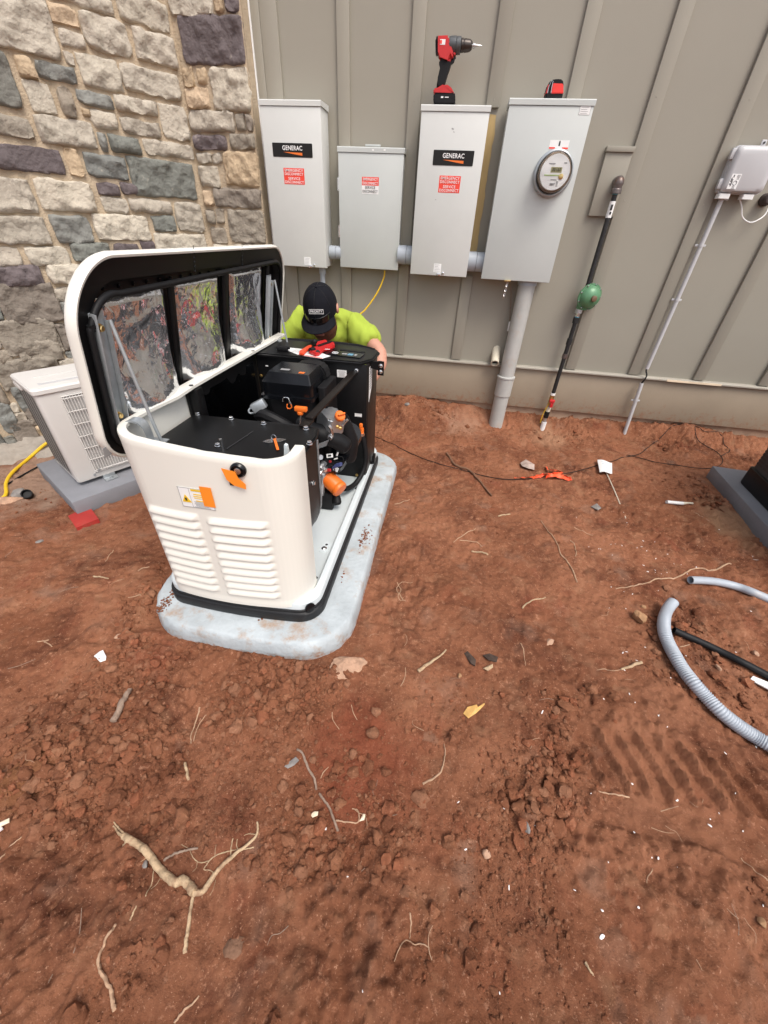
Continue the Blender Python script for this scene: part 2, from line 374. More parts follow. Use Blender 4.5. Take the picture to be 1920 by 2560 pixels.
def text(bm_name, s, h, o, x, z, m, parent, bold=0., w=None, depth=.0004, lines=1.0, align='CENTER'):
    """flat lettering: cap height h, centred at o, reading along x, upright along z"""
    cu = bpy.data.curves.new('t', 'FONT'); cu.body = s; cu.size = h/.69; cu.offset = bold*h; cu.extrude = depth; cu.align_x = align; cu.align_y = 'CENTER'; cu.space_line = lines; cu.resolution_u = 3; cu.space_character = 1.07
    to = bpy.data.objects.new('t', cu); COL.objects.link(to)
    bpy.context.view_layer.update()
    me = bpy.data.meshes.new_from_object(to.evaluated_get(bpy.context.evaluated_depsgraph_get()))
    bpy.data.objects.remove(to); bpy.data.curves.remove(cu); me.materials.clear()
    if w:
        xs = [v.co.x for v in me.vertices]; k = w/(max(xs)-min(xs))
        me.transform(Matrix.Diagonal((k, 1, 1, 1)))
    x = Vector(x).normalized(); n = x.cross(Vector(z)).normalized(); zz = n.cross(x)
    f = Matrix((x, zz, n)).transposed().to_4x4(); f.translation = Vector(o); me.transform(f)
    return obj(bm_name, me, m, parent, smooth=0)
def card(bm, o, x, z, w, h, t=.0008):
    """thin sheet centred at o, its face looking along x cross z"""
    x = Vector(x).normalized(); n = x.cross(Vector(z)).normalized(); zz = n.cross(x)
    f = Matrix((x, zz, n)).transposed().to_4x4(); f.translation = Vector(o)
    return box(bm, -w/2, w/2, -h/2, h/2, -t, 0, xf=f)
def skin(pts, edges, rs, sub=2):
    me = bpy.data.meshes.new('s'); me.from_pydata([tuple(p) for p in pts], edges, [])
    o = bpy.data.objects.new('s', me); COL.objects.link(o)
    sm = o.modifiers.new('k', 'SKIN'); sm.use_smooth_shade = True
    for i, r in enumerate(rs):
        d = me.skin_vertices[0].data[i]; d.radius = r if isinstance(r, tuple) else (r, r); d.use_root = (i == 0)
    su = o.modifiers.new('u', 'SUBSURF'); su.levels = sub; su.render_levels = sub
    bpy.context.view_layer.update()
    r = bpy.data.meshes.new_from_object(o.evaluated_get(bpy.context.evaluated_depsgraph_get()))
    bpy.data.objects.remove(o); return r
def bolt(bm, o, d, r=.007, h=.006):
    f = axis(o, d); lathe(bm, [(r*1.25, 0), (r*1.25, h*.3), (r*1.25, h*.3)], f, 12); lathe(bm, [(r, h*.3), (r, h), (r*.8, h*1.15)], f, 6)
    return bm
XN, ZN, YN = Vector((1, 0, 0)), Vector((0, 0, 1)), Vector((0, -1, 0))

# ------------------------------------------------------------------ ground height field
def _vn(x, y, s, seed):
    x = x*s; y = y*s; xi = np.floor(x).astype(np.int64); yi = np.floor(y).astype(np.int64); fx = x-xi; fy = y-yi
    fx = fx*fx*fx*(fx*(fx*6-15)+10); fy = fy*fy*fy*(fy*(fy*6-15)+10)
    def h(i, j):
        n = (i*374761393+j*668265263+seed*974634777) & 0xFFFFFFFF
        n = ((n ^ (n >> 13))*1274126177) & 0xFFFFFFFF
        return ((n ^ (n >> 16)) & 0xFFFF)/65535.
    a = h(xi, yi); b = h(xi+1, yi); c = h(xi, yi+1); d = h(xi+1, yi+1)
    return (a+(b-a)*fx)*(1-fy)+(c+(d-c)*fx)*fy-.5
def fbm(x, y, s, seed, o=4, g=.5):
    t = 0; a = 1.
    for k in range(o): t = t+a*_vn(x+k*3.7, y-k*1.9, s*2**k, seed+k*17); a *= g
    return t
def worley(x, y, s, seed):
    x = x*s; y = y*s; xi = np.floor(x).astype(np.int64); yi = np.floor(y).astype(np.int64); best = np.full(x.shape, 9.); val = np.zeros(x.shape)
    def h(i, j, q):
        n = (i*374761393+j*668265263+(seed+q)*974634777) & 0xFFFFFFFF
        n = ((n ^ (n >> 13))*1274126177) & 0xFFFFFFFF
        return ((n ^ (n >> 16)) & 0xFFFF)/65535.
    for di in (-1, 0, 1):
        for dj in (-1, 0, 1):
            i, j = xi+di, yi+dj; d = np.hypot(i+h(i, j, 1)-x, j+h(i, j, 2)-y); b = d < best
            best = np.where(b, d, best); val = np.where(b, h(i, j, 3), val)
    return best, val
def sst(a, b, x): t = np.clip((x-a)/(b-a), 0, 1); return t*t*(3-2*t)
def blob(x, y, p, r): return np.exp(-((x-p[0])**2+(y-p[1])**2)/(r*r))
ROUGH = [(D(130, 1700), .20, 1.), (D(250, 1900), .22, 1.), (D(60, 1830), .2, .9), (D(280, 1480), .18, .9), (D(330, 1560), .2, .8), (D(640, 1480), .13, 1.), (D(560, 1490), .15, .9), (D(1180, 1700), .18, .9), (D(1350, 1850), .22, .8),
         (D(1300, 1560), .2, .5), (D(1560, 1600), .2, .5), (D(1450, 1330), .2, .45), (D(950, 890), .25, .7), (D(1250, 920), .2, .7), (D(1450, 960), .25, .8), (D(1560, 1080), .2, .6), (D(800, 1880), .2, .5), (D(240, 1330), .18, .5), (D(650, 1900), .15, .6), (D(1500, 1780), .2, .8), (D(860, 1250), .12, .5)]
TRK = onZ(*D(1430, 1660), 0); TRU = (onZ(*D(1620, 1700), 0)-onZ(*D(1270, 1620), 0)).normalized(); TRV = Vector((-TRU.y, TRU.x, 0))
TR2 = onZ(*D(1500, 1760), 0)
def height(x, y):
    lf_ = sst(.25, -.25, x); z = (.10*sst(2.70, 3.05, y)*lf_+.085*sst(2.94, 3.06, y)*(1-lf_))*sst(-1.2, -.5, x)
    z = z+.024*fbm(x, y, 1.3, 3, 3)+.022*fbm(x, y, 4.5, 9, 4, .55)*sst(3.1, 2.6, y)
    near = sst(-3.5, -2.5, x)*sst(4.2, 3.2, x)*sst(-.7, -.4, y)
    rough = np.clip(.10+1.3*fbm(x, y, 2.3, 21, 4, .6), .05, .8)
    for p, r, k in ROUGH:
        q = onZ(*p, 0); rough = rough+k*.8*blob(x, y, q, r)
    # compacted, trodden patches
    for p, r in ((D(700, 1620), .25), (D(600, 1650), .2), (D(1000, 1450), .3), (D(900, 1560), .2), (D(1000, 1150), .3), (D(150, 1250), .35), (D(450, 2030), .15), (D(1150, 1980), .2), (D(560, 1790), .12), (D(1100, 1100), .3)):
        q = onZ(*p, 0); rough = rough*(1-.75*blob(x, y, q, r))
    rough = np.clip(rough, .05, 1.1)*near
    w1, v1 = worley(x+.026*fbm(x, y, 30, 5, 3, .6), y+.026*fbm(x, y, 30, 6, 3, .6), 30, 1)
    w2, v2 = worley(x+.014*fbm(x, y, 60, 7, 3), y+.014*fbm(x, y, 60, 8, 3), 62, 2)
    w3, v3 = worley(x+.05*fbm(x, y, 18, 15, 3, .6), y+.05*fbm(x, y, 18, 16, 3, .6), 14, 4)
    z = z+rough*(.024*np.maximum(0, .62-w1)*(v1-.15)*1.7+.011*np.maximum(0, .62-w2)*v2*1.5+.032*np.maximum(0, .6-w3)*np.maximum(0, v3-.35)*1.6)
    z = z+near*((.008+.014*rough)*fbm(x, y, 18, 31, 4, .62)+(.002+.003*rough)*fbm(x, y, 95, 41, 2))
    z = z+near*(.0045*fbm(x, y, 42, 63, 3, .6)+.003*fbm(x, y, 110, 64, 2))+near*.006*(.35+rough)*(1-np.abs(fbm(x*1.1, y*.8, 11, 61, 4, .6))*3.2)*.6
    # cracks / scrapes dragged away from the camera
    z = z-.006*near*sst(.80, 1.0, 1-np.abs(fbm(x*1.0, y*.45, 9, 51, 3))*2.2)*np.clip(rough+.2, 0, 1)*.7
    # tyre tread print: ridges across the track
    for c, L, W, s, amp in ((TRK+TRU*.03, .27, .095, .060, .027), (TR2+TRV*(-.03), .26, .05, .050, .0)):
        u = (x-c.x)*TRU.x+(y-c.y)*TRU.y; v = (x-c.x)*TRV.x+(y-c.y)*TRV.y
        uu = u+.35*v+.010*fbm(x, y, 14, 77, 2)
        win = sst(L, L*.75, np.abs(u))*sst(W, W*.7, np.abs(v+.02*fbm(x, y, 8, 78, 2)))
        rid = np.abs(((uu/s) % 1)-.5)*2; ph = (uu/s+.18*fbm(x, y, 16, 80, 3)) % 1; rid = sst(.0, .13, ph)*sst(.46, .22, ph)
        z = z*(1-win*.55)+win*(-.010+amp*rid*(1+.7*fbm(x, y, 25, 79, 3)))
    # shallow boot dents
    for p, r, d in ((D(1010, 1830), .10, .012), (D(760, 1830), .07, .010), (D(300, 1700), .12, .012), (D(930, 1700), .1, .008), (D(480, 1600), .1, .010), (D(1220, 1480), .1, .007)):
        q = onZ(*p, 0); z = z-d*blob(x, y, q, r)
    # spoil heaped along the footing
    z = z+.035*blob(x, y*1.0, (-.25, 3.0), .22)+.02*blob(x, y, (.2, 3.0), .15)+.035*blob(x, y, (1.85, 2.98), .25)-.012*blob(x, y, (.95, 2.75), .22)
    dl = np.maximum(np.abs(x+.577)-.385, np.abs(y-1.43)-.715); z = z+(.010*(.55+1.1*fbm(x, y, 9, 95, 4, .6)))*np.exp(-((dl-.035)/.045)**2)*(dl > -.02)
    # level under the three equipment pads
    for (cx, cy, hx, hy) in ((-.577, 1.43, .375, .705), (2.25, 1.85, .52, .65)):
        z = z*(1-sst(.05, -.04, np.maximum(np.abs(x-cx)-hx, np.abs(y-cy)-hy)))
    return z
def axis_pts(lo, hi, st, far):
    a = list(np.arange(lo, hi+1e-9, st)); s = st; x = hi; e = []
    while x < far: s *= 1.25; x += s; e.append(x)
    s = st; x = lo; b = []
    while x > -far: s *= 1.25; x -= s; b.append(x)
    return np.array(b[::-1]+a+e)
GX = axis_pts(-2.75, 2.6, .0062, 260); GY = axis_pts(-.20, 3.10, .0062, 260)
GXX, GYY = np.meshgrid(GX, GY, indexing='ij'); GZ = height(GXX, GYY)
def hz(x, y):
    i = int(np.clip(np.searchsorted(GX, x)-1, 0, len(GX)-2)); j = int(np.clip(np.searchsorted(GY, y)-1, 0, len(GY)-2))
    a = (x-GX[i])/(GX[i+1]-GX[i]); b = (y-GY[j])/(GY[j+1]-GY[j])
    return float((GZ[i, j]*(1-a)+GZ[i+1, j]*a)*(1-b)+(GZ[i, j+1]*(1-a)+GZ[i+1, j+1]*a)*b)
def gnd(px, py, up=0.):
    p = onZ(px, py, 0)
    for _ in range(4): p = onZ(px, py, hz(p.x, p.y)+up)
    return p
def drape(pts, r, n=6, k=.6):
    out = []
    for p in curve_pts(pts, n):
        out.append(Vector((p.x, p.y, max(p.z, hz(p.x, p.y)+r*k))))
    for _ in range(2): out = [out[0]]+[Vector((b.x, b.y, max(b.z, (a.z+b.z+c.z)/3))) for a, b, c in zip(out, out[1:], out[2:])]+[out[-1]]
    return out
def build_ground():
    nx, ny = len(GX), len(GY)
    co_ = np.stack([GXX, GYY, GZ], -1).reshape(-1, 3)
    idx = np.arange(nx*ny).reshape(nx, ny)
    q = np.stack([idx[:-1, :-1], idx[1:, :-1], idx[1:, 1:], idx[:-1, 1:]], -1).reshape(-1, 4)
    me = bpy.data.meshes.new('ground'); me.vertices.add(len(co_)); me.vertices.foreach_set('co', co_.astype(np.float32).ravel())
    me.loops.add(q.size); me.loops.foreach_set('vertex_index', q.astype(np.int32).ravel())
    me.polygons.add(len(q)); me.polygons.foreach_set('loop_start', np.arange(0, q.size, 4, dtype=np.int32)); me.polygons.foreach_set('loop_total', np.full(len(q), 4, np.int32))
    me.polygons.foreach_set('use_smooth', np.ones(len(q), bool)); me.update(); me.validate()
    at = me.attributes.new('tint', 'FLOAT_COLOR', 'POINT')
    x, y = co_[:, 0], co_[:, 1]; c = np.zeros((len(co_), 4), np.float32)
    def spot(p, r, col, k, ns=9):
        q_ = onZ(*p, 0); f = k*np.clip(blob(x, y, q_, r)*1.6+.9*fbm(x, y, ns, 91, 4)-.25, 0, 1)
        f = np.where(f > 0, f, 0); a0 = c[:, 3]; na = np.maximum(a0, f)
        for i in range(3): c[:, i] = np.where(f > a0*.8, col[i], c[:, i])
        c[:, 3] = na
    spot(D(790, 1640), .16, (.22, .055, .028), .6); spot(D(500, 1300), .001, (.2, .06, .03), 0)
    spot(D(1190, 945), .16, (.36, .20, .12), .75, 14); spot(D(1000, 920), .16, (.40, .24, .16), .55, 16); spot(D(1580, 1130), .16, (.40, .24, .14), .6, 16); spot(D(960, 870), .2, (.15, .085, .045), .5, 12)
    spot(D(1430, 1650), .22, (.33, .145, .080), .75, 12); spot(D(60, 1040), .35, (.30, .21, .155), .75, 10); spot(D(30, 1700), .08, (.22, .10, .04), .4)
    at.data.foreach_set('color', c.ravel())
    o = bpy.data.objects.new('ground', me); COL.objects.link(o); me.materials.append(M['soil']); o['kind'] = 'structure'
build_ground()
# ------------------------------------------------------------------ sided wall
WY = 3.06
wall = thing('siding_wall', 'tan board and batten wall above a smooth skirt board', 'wall', (0, WY, 0))
X0, X1, ZT = -1.262, 4.2, 3.1
bm = B(); box(bm, X0, X1, WY, WY+.12, .44, ZT); obj('siding_panel', bm, 'siding', wall)
for bx in [-1.262+.0, -1.21, -.789, -.389, .040, .453, .866, 1.299, 1.731, 2.15, 2.57, 2.99, 3.41, 3.83]:
    if bx == -1.262: continue
    wd = .07 if bx > -1.2 else .10
    bm = B()
    if bx == .040:                      # cut away behind the cabinets
        box(bm, bx, bx+wd, WY-.019, WY-.0005, 1.765, ZT, .0025); obj('batten', bm, 'siding', wall)
        bm = B(); box(bm, bx, bx+wd, WY-.019, WY-.0005, .447, .98, .0025)
    else: box(bm, bx if bx > -1.2 else -1.205, bx+wd, WY-.019, WY-.0005, .447, ZT, .0025)
    for zz in np.arange(.60, ZT, .40):
        if bx == .040 and .9 < zz < 1.8: continue
        lathe(bm, [(.0038, 0), (.0032, .0010), (.001, .0013)], axis((bx+wd*.5+R.uniform(-.008, .008), WY-.0188, zz+R.uniform(-.03, .03)), YN), 8)
    obj('batten', bm, 'siding', wall)
bm = B(); box(bm, X0, -1.2545, WY-.030, WY-.0005, .447, ZT, .002); obj('edge_bead', bm, 'white', wall)
bm = B(); box(bm, -1.254, -1.206, WY-.022, WY-.0005, .447, ZT, .002); obj('corner_trim', bm, 'siding', wall)
bm = B(); box(bm, X0, X1, WY-.012, WY+.1, .135, .424, .003); obj('skirt_board', bm, 'skirt', wall)
bm = B()
prism(bm, [(WY+.02, .4245), (WY-.030, .4245), (WY-.034, .4275), (WY-.034, .436), (WY-.028, .440), (WY+.02, .4465)], X0, X1, Matrix(((0, 0, 1, 0), (1, 0, 0, 0), (0, 1, 0, 0), (0, 0, 0, 1))))
obj('ledge_trim', bm, 'ledge', wall, smooth=20)
bm = B(); box(bm, 1.56, 1.915, WY-.0365, WY-.0345, .4255, .4385); obj('bare_wood_strip', bm, 'palewood', wall, label='pale bare strip showing on the ledge near the right edge')
bm = B(); box(bm, X0, X1, WY+.012, WY+.1, -.2, .134); obj('foundation', bm, 'concrete', wall)
# trim block the gas pipe comes out of
bm = B(); box(bm, .727, .865, WY-.026, WY-.0006, 1.322, 1.600, .002); box(bm, .722, .868, WY-.036, WY-.0006, 1.6005, 1.624, .002); obj('pipe_block', bm, 'siding', wall)

# ------------------------------------------------------------------ stone wall: every stone read off the photograph, the rest bonded at random
SC0 = Vector((-1.66, 2.95, 0)); SA = rad(36.5); SDIR = Vector((-math.sin(SA), -math.cos(SA), 0)); SN = Vector((math.cos(SA), -math.sin(SA), 0))
TINT = dict(t=((.50, .445, .36), (.47, .42, .345), (.54, .485, .395), (.44, .39, .32)), b=((.205, .21, .195), (.23, .23, .21)), p=((.115, .09, .095), (.135, .11, .112)), g=((.175, .18, .16), (.20, .195, .17)),
            w=((.54, .41, .28), (.50, .38, .25)), d=((.27, .235, .19), (.235, .20, .165), (.31, .265, .21)))
LW = '''-260,-200,350,345,t|275,15,455,165,w|240,-110,645,92,t|655,-70,970,190,t|450,65,755,335,t|330,170,485,290,t|755,160,1010,395,t|360,295,420,372,t|430,305,705,530,t|685,360,1040,585,t|75,318,205,450,w|205,355,440,482,b|-160,270,130,620,g|135,470,325,660,t|325,500,445,682,d|440,520,650,625,b|655,550,900,670,t|515,635,680,750,t|470,630,515,672,w|690,680,920,792,t|905,595,1090,812,t|-160,640,195,800,d|185,660,560,857,t|-160,815,370,1002,p|355,850,485,1015,w|475,885,735,1032,b|560,770,615,870,b|620,780,805,885,g|820,800,1110,920,t|730,905,1130,1145,g|-160,1015,220,1225,t|190,1030,555,1217,t|553,1055,690,1125,p|692,1055,795,1120,p|580,1140,735,1225,t|740,1150,990,1230,t|1000,1165,1170,1330,t|-160,1240,290,1402,t|285,1245,540,1395,b|525,1235,865,1380,t|870,1245,1010,1330,g|885,1350,1190,1462,t|-160,1430,130,1527,t|140,1425,405,1525,t|405,1405,645,1500,g|650,1405,805,1485,p|807,1390,890,1452,p|-160,1540,255,1640,p|260,1527,560,1620,t|972,110,1030,225,t|645,-140,960,-80,t'''
LW9 = '''-60,590,440,822,d|-60,842,440,1034,d|-60,1050,88,1118,d|96,995,440,1092,d|-60,1128,440,1250,d|-60,1268,60,1400,d|70,1290,260,1432,b|-60,1420,150,1585,b|160,1440,270,1530,d|60,1545,300,1690,d|-60,1600,70,1745,b'''
RWS = '''955,-60,1230,85,t|1237,-50,1290,65,w|1297,-50,1440,70,p|1035,105,1470,370,p|1030,395,1128,500,w|1140,400,1200,482,w|1215,400,1490,635,t|1060,515,1215,622,w|1085,645,1355,757,t|1365,660,1415,752,d|1423,665,1505,752,d|1115,785,1315,862,p|1330,780,1515,862,d|1127,890,1225,940,t|1229,890,1280,945,t|1290,880,1540,1072,w|1120,960,1270,1076,t|1276,960,1300,1040,w|1155,1100,1232,1182,w|1240,1090,1550,1200,d|1175,1215,1240,1285,d|1248,1210,1298,1285,d|1316,1210,1570,1402,d|1200,1312,1315,1400,d'''
sr = random.Random(5)
def parse(s, conv, plane):
    out = []
    for it in s.split('|'):
        a, b, c, d, k = it.split(','); p = plane(*conv(float(a), float(b))); q = plane(*conv(float(c), float(d)))
        out.append((min(p[0], q[0]), max(p[0], q[0]), min(p[1], q[1]), max(p[1], q[1]), k))
    return out
def pl_left(px, py):
    p = onP(px, py, SC0, SN); return ((p-SC0).dot(SDIR), p.z)
def pl_right(px, py):
    p = onY(px, py, 2.95); return (p.x, p.z)
def fill(rects, s0, s1, z0, z1, kinds):
    c = .01; ns, nz = int((s1-s0)/c), int((z1-z0)/c); occ = np.zeros((ns, nz), bool)
    for a, b, u, v, k in rects:
        i0, i1, j0, j1 = [int(round(t)) for t in ((a-s0)/c-.6, (b-s0)/c+.6, (u-z0)/c-.6, (v-z0)/c+.6)]
        occ[max(i0, 0):max(i1, 0), max(j0, 0):max(j1, 0)] = True
    out = []
    for j in range(nz):
        for i in range(ns):
            if occ[i, j]: continue
            W, H = sr.randint(9, 36), sr.choice([7, 9, 12, 15, 18]); ww = 0
            while i+ww < ns and ww < W and not occ[i+ww, j]: ww += 1
            if i+ww < ns and not occ[i+ww:i+ww+4, j].any() is False and W-ww < 0: pass
            hh = 0
            while j+hh < nz and hh < H and not occ[i:i+ww, j+hh].any(): hh += 1
            occ[i:i+ww, j:j+hh] = True
            if ww >= 4 and hh >= 4: out.append((s0+i*c+.006, s0+(i+ww)*c-.006, z0+j*c+.006, z0+(j+hh)*c-.006, sr.choice(kinds)))
    return out
stw = thing('stone_wall', 'rough cut stone wall in tan, grey and purple stones', 'wall', (-2.2, 2.3, 0))
def stones(bm, rects, P):
    lay = bm.loops.layers.float_color.new('tint') if 'tint' not in bm.loops.layers.float_color else bm.loops.layers.float_color['tint']
    for a, b, u, v, k in rects:
        w_, h_ = b-a, v-u
        if w_ < .02 or h_ < .02: continue
        nu, nv = max(6, min(40, int(w_/.009))), max(6, min(30, int(h_/.009)))
        T = sr.choice(TINT[k]); fT = sr.uniform(.88, 1.12); T = [t*fT for t in T]; sd = sr.randint(0, 9999); dp = sr.uniform(.012, .024); tilt = sr.uniform(-.05, .05); tz = sr.uniform(-.04, .07)
        wq = lambda n: .35*np.linspace(0, 1, n+1)+.65*(.5-.5*np.cos(np.pi*np.linspace(0, 1, n+1))); us, vs_ = np.meshgrid(wq(nu), wq(nv), indexing='ij'); a, b, u, v = a-.0095, b+.0095, u-.0095, v+.0095; w_, h_ = b-a, v-u
        sx, zx = a+us*w_, u+vs_*h_
        ed = np.minimum(np.minimum(us, 1-us)*w_, np.minimum(vs_, 1-vs_)*h_)
        rim = np.clip((ed+.004*fbm(sx, zx, 45, sd+21, 2))/.007, 0, 1)
        nx_ = fbm(sx, zx, 14, sd, 4, .6); n2 = fbm(sx, zx, 30, sd+3, 3, .6)
        ridge = 1-np.abs(fbm(sx, zx, 7, sd+7, 3, .55))*2.6
        hgt = -.012+(dp+.012)*np.sqrt(1-(1-rim)**2)+min(1, .24/max(w_, h_*1.6))*np.clip(ed/.02, 0, 1)**.5*(.018*nx_+.016*n2+.016*ridge+.012*fbm(sx, zx, 60, sd+5, 3, .6)+tilt*(us-.5)*w_+tz*(vs_-.5)*h_*1.4)
        hgt = np.where(ed <= 0, -.006, np.maximum(hgt, .013+.004*rim))
        jx = .010*_vn(sx, zx, 28, sd+11)*(ed < .01)+.004*_vn(sx, zx, 60, sd+12); jz = .010*_vn(sx, zx, 26, sd+13)*(ed < .01)+.004*_vn(sx, zx, 60, sd+14)
        cr = np.clip(1-np.hypot(np.minimum(us, 1-us)*w_/.03, np.minimum(vs_, 1-vs_)*h_/.03), 0, 1)*.006*sr.uniform(.2, 1.2)
        sx = sx+jx+np.where(us < .5, cr, -cr); zx = zx+jz+np.where(vs_ < .5, cr, -cr)
        g = [[bm.verts.new(P(sx[i, j], zx[i, j], hgt[i, j])) for j in range(nv+1)] for i in range(nu+1)]
        lit = rim*.0+1
        for i in range(nu):
            for j in range(nv):
                f = bm.faces.new((g[i][j], g[i+1][j], g[i+1][j+1], g[i][j+1]))
                e = ed[i, j]; k2 = 1+.16*max(0, 1-e/.02)*(1 if k in 'pbgd' else .35)
                for l in f.loops: l[lay] = (T[0]*k2, T[1]*k2, T[2]*k2, 1)
Pl = lambda s, z, h: SC0+SDIR*s+ZN*z+SN*h
Pr = lambda s, z, h: Vector((s, 2.95-h, z))
rl = parse(LW, r1, pl_left)+parse(LW9, r9, pl_left)
rl = [(max(a, .02), b, u, v, k) for a, b, u, v, k in rl]
rl += fill(rl, .02, 2.3, .02, 2.95, 'ttttdbgwp')
rr_ = parse(RWS, r1, pl_right); rr_ = [(max(a, -1.645), min(b, -1.275), u, v, k) for a, b, u, v, k in rr_]
rr_ += fill(rr_, -1.645, -1.27, .02, 2.95, 'tdwtd')
bm = B(); bm.loops.layers.float_color.new('tint'); stones(bm, rl, lambda s, z, h: Pl(s, z, h)); 
o = obj('stone_facing', bm, 'stone', stw, smooth=70)
bm = B(); bm.loops.layers.float_color.new('tint'); stones(bm, rr_, Pr); o = obj('return_stone_facing', bm, 'stone', stw, smooth=70)
for o in stw.children:
    me = o.data
    bmx = bmesh.new(); bmx.from_mesh(me)
    nrm = SN if o.name.startswith('stone') else Vector((0, -1, 0))
    for f in bmx.faces:
        if f.normal.dot(nrm) < 0: f.normal_flip()
    bmx.to_mesh(me); bmx.free()
bm = B()
def mort(P, s0, s1):
    def f(a, b):
        s = s0+(s1-s0)*a; z = -.1+3.1*b
        return P(s, z, .006+.009*float(fbm(np.array(s), np.array(z), 16, 4, 3)))
    grid(bm, f, int(abs(s1-s0)/.022), 140)
mort(Pl, 0, 2.4); mort(Pr, -1.66, -1.262)
prism(bm, [((SC0+SDIR*2.4).x, (SC0+SDIR*2.4).y), ((SC0+SDIR*2.4-SN*.25).x, (SC0+SDIR*2.4-SN*.25).y), (SC0.x-.3, SC0.y+.3), (-1.2632, SC0.y+.3), (-1.2632, SC0.y+.006), ((SC0-SN*.03).x, SC0.y+.03), ((SC0+SDIR*2.4-SN*.03).x, (SC0+SDIR*2.4-SN*.03).y)], -.1, 3.0)
obj('mortar', bm, 'mortar', stw, smooth=60)
# rough footing along its base
bm = B()
def ft(a, b):
    s = 2.4*a; n = float(fbm(np.array(s), np.array(b*.3), 9, 8, 4, .6)); t = b
    return SC0+SDIR*s+SN*(.02+.20*t+.05*n*t)+ZN*(.075-.10*t*t+.035*n)
grid(bm, ft, 120, 14); obj('footing', bm, 'greyrubble', stw, smooth=60)

# ------------------------------------------------------------------ electrical boxes
FY = 2.89
def cabinet(name, label, x0, x1, z0, z1, fy, m, group=None, lip=.006, seam=True):
    t = thing(name, label, 'electrical box', ((x0+x1)/2, WY, z0), group)
    bm = B(); box(bm, x0+lip, x1-lip, fy+.004, WY-.0205, z0+.006, z1-.022, .002); obj('enclosure', bm, m, t)
    bm = B()
    box(bm, x0+lip-.002, x1-lip+.002, fy-.002, fy+.0035, z0, z1-.026, .0015); box(bm, x0+lip-.002, x1-lip+.002, fy+.0035, fy+.02, z0-.002, z0+.0055, .0012)
    obj('door', bm, m, t)
    bm = B()
    # hood: sloping top with a turned-down front lip
    prism(bm, [(fy-.006, z1-.024), (fy-.006, z1-.004), (fy-.003, z1), (WY-.0205, z1+.006), (WY-.0205, z1-.020), (fy+.003, z1-.0215), (fy+.003, z1-.024)], x0, x1, Matrix(((0, 0, 1, 0), (1, 0, 0, 0), (0, 1, 0, 0), (0, 0, 0, 1))))
    obj('hood', bm, m, t, smooth=20)
    return t
def nameplate(t, c, w, h):
    bm = B(); xf = frame(c, XN, ZN)
    prism(bm, rr(-w/2, w/2, -h/2, h/2, .004, 3), 0, .0015, Matrix(((1, 0, 0, c[0]), (0, 0, -1, c[1]), (0, 1, 0, c[2]), (0, 0, 0, 1))))
    p = obj('nameplate', bm, 'plate', t)
    text('lettering', 'GENERAC', .019, (c[0]-.0, c[1]-.0024, c[2]+.008), XN, ZN, 'lettering', p, bold=.022, w=.118)
    bm = B()
    vs = [(-.056, -.0085), (.058, -.0105), (.058, -.0225), (.02, -.0185)]
    prism(bm, [(a, b) for a, b in vs][::-1], .0016, .0021, Matrix(((1, 0, 0, c[0]), (0, 0, -1, c[1]), (0, 1, 0, c[2]), (0, 0, 0, 1))))
    obj('stripe', bm, 'orange', p)
def disc_sticker(t, c, w, h, mode):
    x, y, z = c
    if mode == 'red':
        bm = B(); card(bm, c, XN, ZN, w, h); p = obj('warning_sticker', bm, 'red', t)
        for s, dz, k in (('EMERGENCY', .35, .88), ('DISCONNECT', .13, .90), ('SERVICE', -.15, .58), ('DISCONNECT', -.37, .90)):
            text('lettering', s, h*.165, (x, y-.0012, z+h*dz), XN, ZN, 'lettering', p, bold=.004, w=w*k)
    else:
        bm = B(); card(bm, (x, y, z-h/4), XN, ZN, w, h/2); p = obj('warning_sticker', bm, 'paper', t)
        bm = B(); card(bm, (x, y, z+h/4), XN, ZN, w, h/2); q = obj('warning_sticker', bm, 'red', t)
        for s, dz, k, m, pp in (('EMERGENCY', .36, .88, 'lettering', q), ('DISCONNECT', .125, .90, 'lettering', q), ('SERVICE', -.12, .60, 'ink', p), ('DISCONNECT', -.35, .90, 'ink', p)):
            text('lettering', s, h*.155, (x, y-.0012, z+h*dz), XN, ZN, m, pp, bold=.012 if m == 'lettering' else .0, w=w*k)
def small_label(t, c, w, h, rows=5, m='paper'):
    bm = B(); card(bm, c, XN, ZN, w, h); p = obj('small_label', bm, m, t)
    bm = B()
    for i in range(rows):
        ww = w*R.uniform(.45, .8); card(bm, (c[0]-w*.4+ww/2, c[1]-.0006, c[2]+h*(.36-.72*i/max(1, rows-1))), XN, ZN, ww, h*.035, .0004)
    obj('fine_print', bm, 'greyink', p)
def hasp(t, x, z, fy, chain=False):
    bm = B(); box(bm, x-.012, x+.012, fy-.010, fy-.0025, z-.010, z+.004, .001); lathe(bm, [(.007, 0), (.007, .004), (.003, .006)], axis((x+.026, fy-.003, z+.006), YN), 10)
    obj('latch', bm, 'steel', t)
A = cabinet('transfer_switch', 'tall grey electrical box in the corner beside the stone wall, with red sticker', -1.200, -.843, .986, 1.754, FY, 'cabinet', 'tall grey boxes with black nameplates')
nameplate(A, (-1.023, FY-.0021, 1.551), .238, .060)
disc_sticker(A, (-1.024, FY-.0025, 1.437), .126, .073, 'red')
small_label(A, (-.975, FY-.0025, 1.018), .044, .042); hasp(A, -.955, .992, FY)
Bx = cabinet('transfer_switch', 'tall grey electrical box carrying a cordless drill on its hood', -.298, .066, .984, 1.744, FY, 'cabinet', 'tall grey boxes with black nameplates')
pc = onY(*r3(425, 1133), FY-.0021); nameplate(Bx, pc, .222, .063)
pc = onY(*r3(394, 1343), FY-.0025); disc_sticker(Bx, pc, .120, .074, 'red')
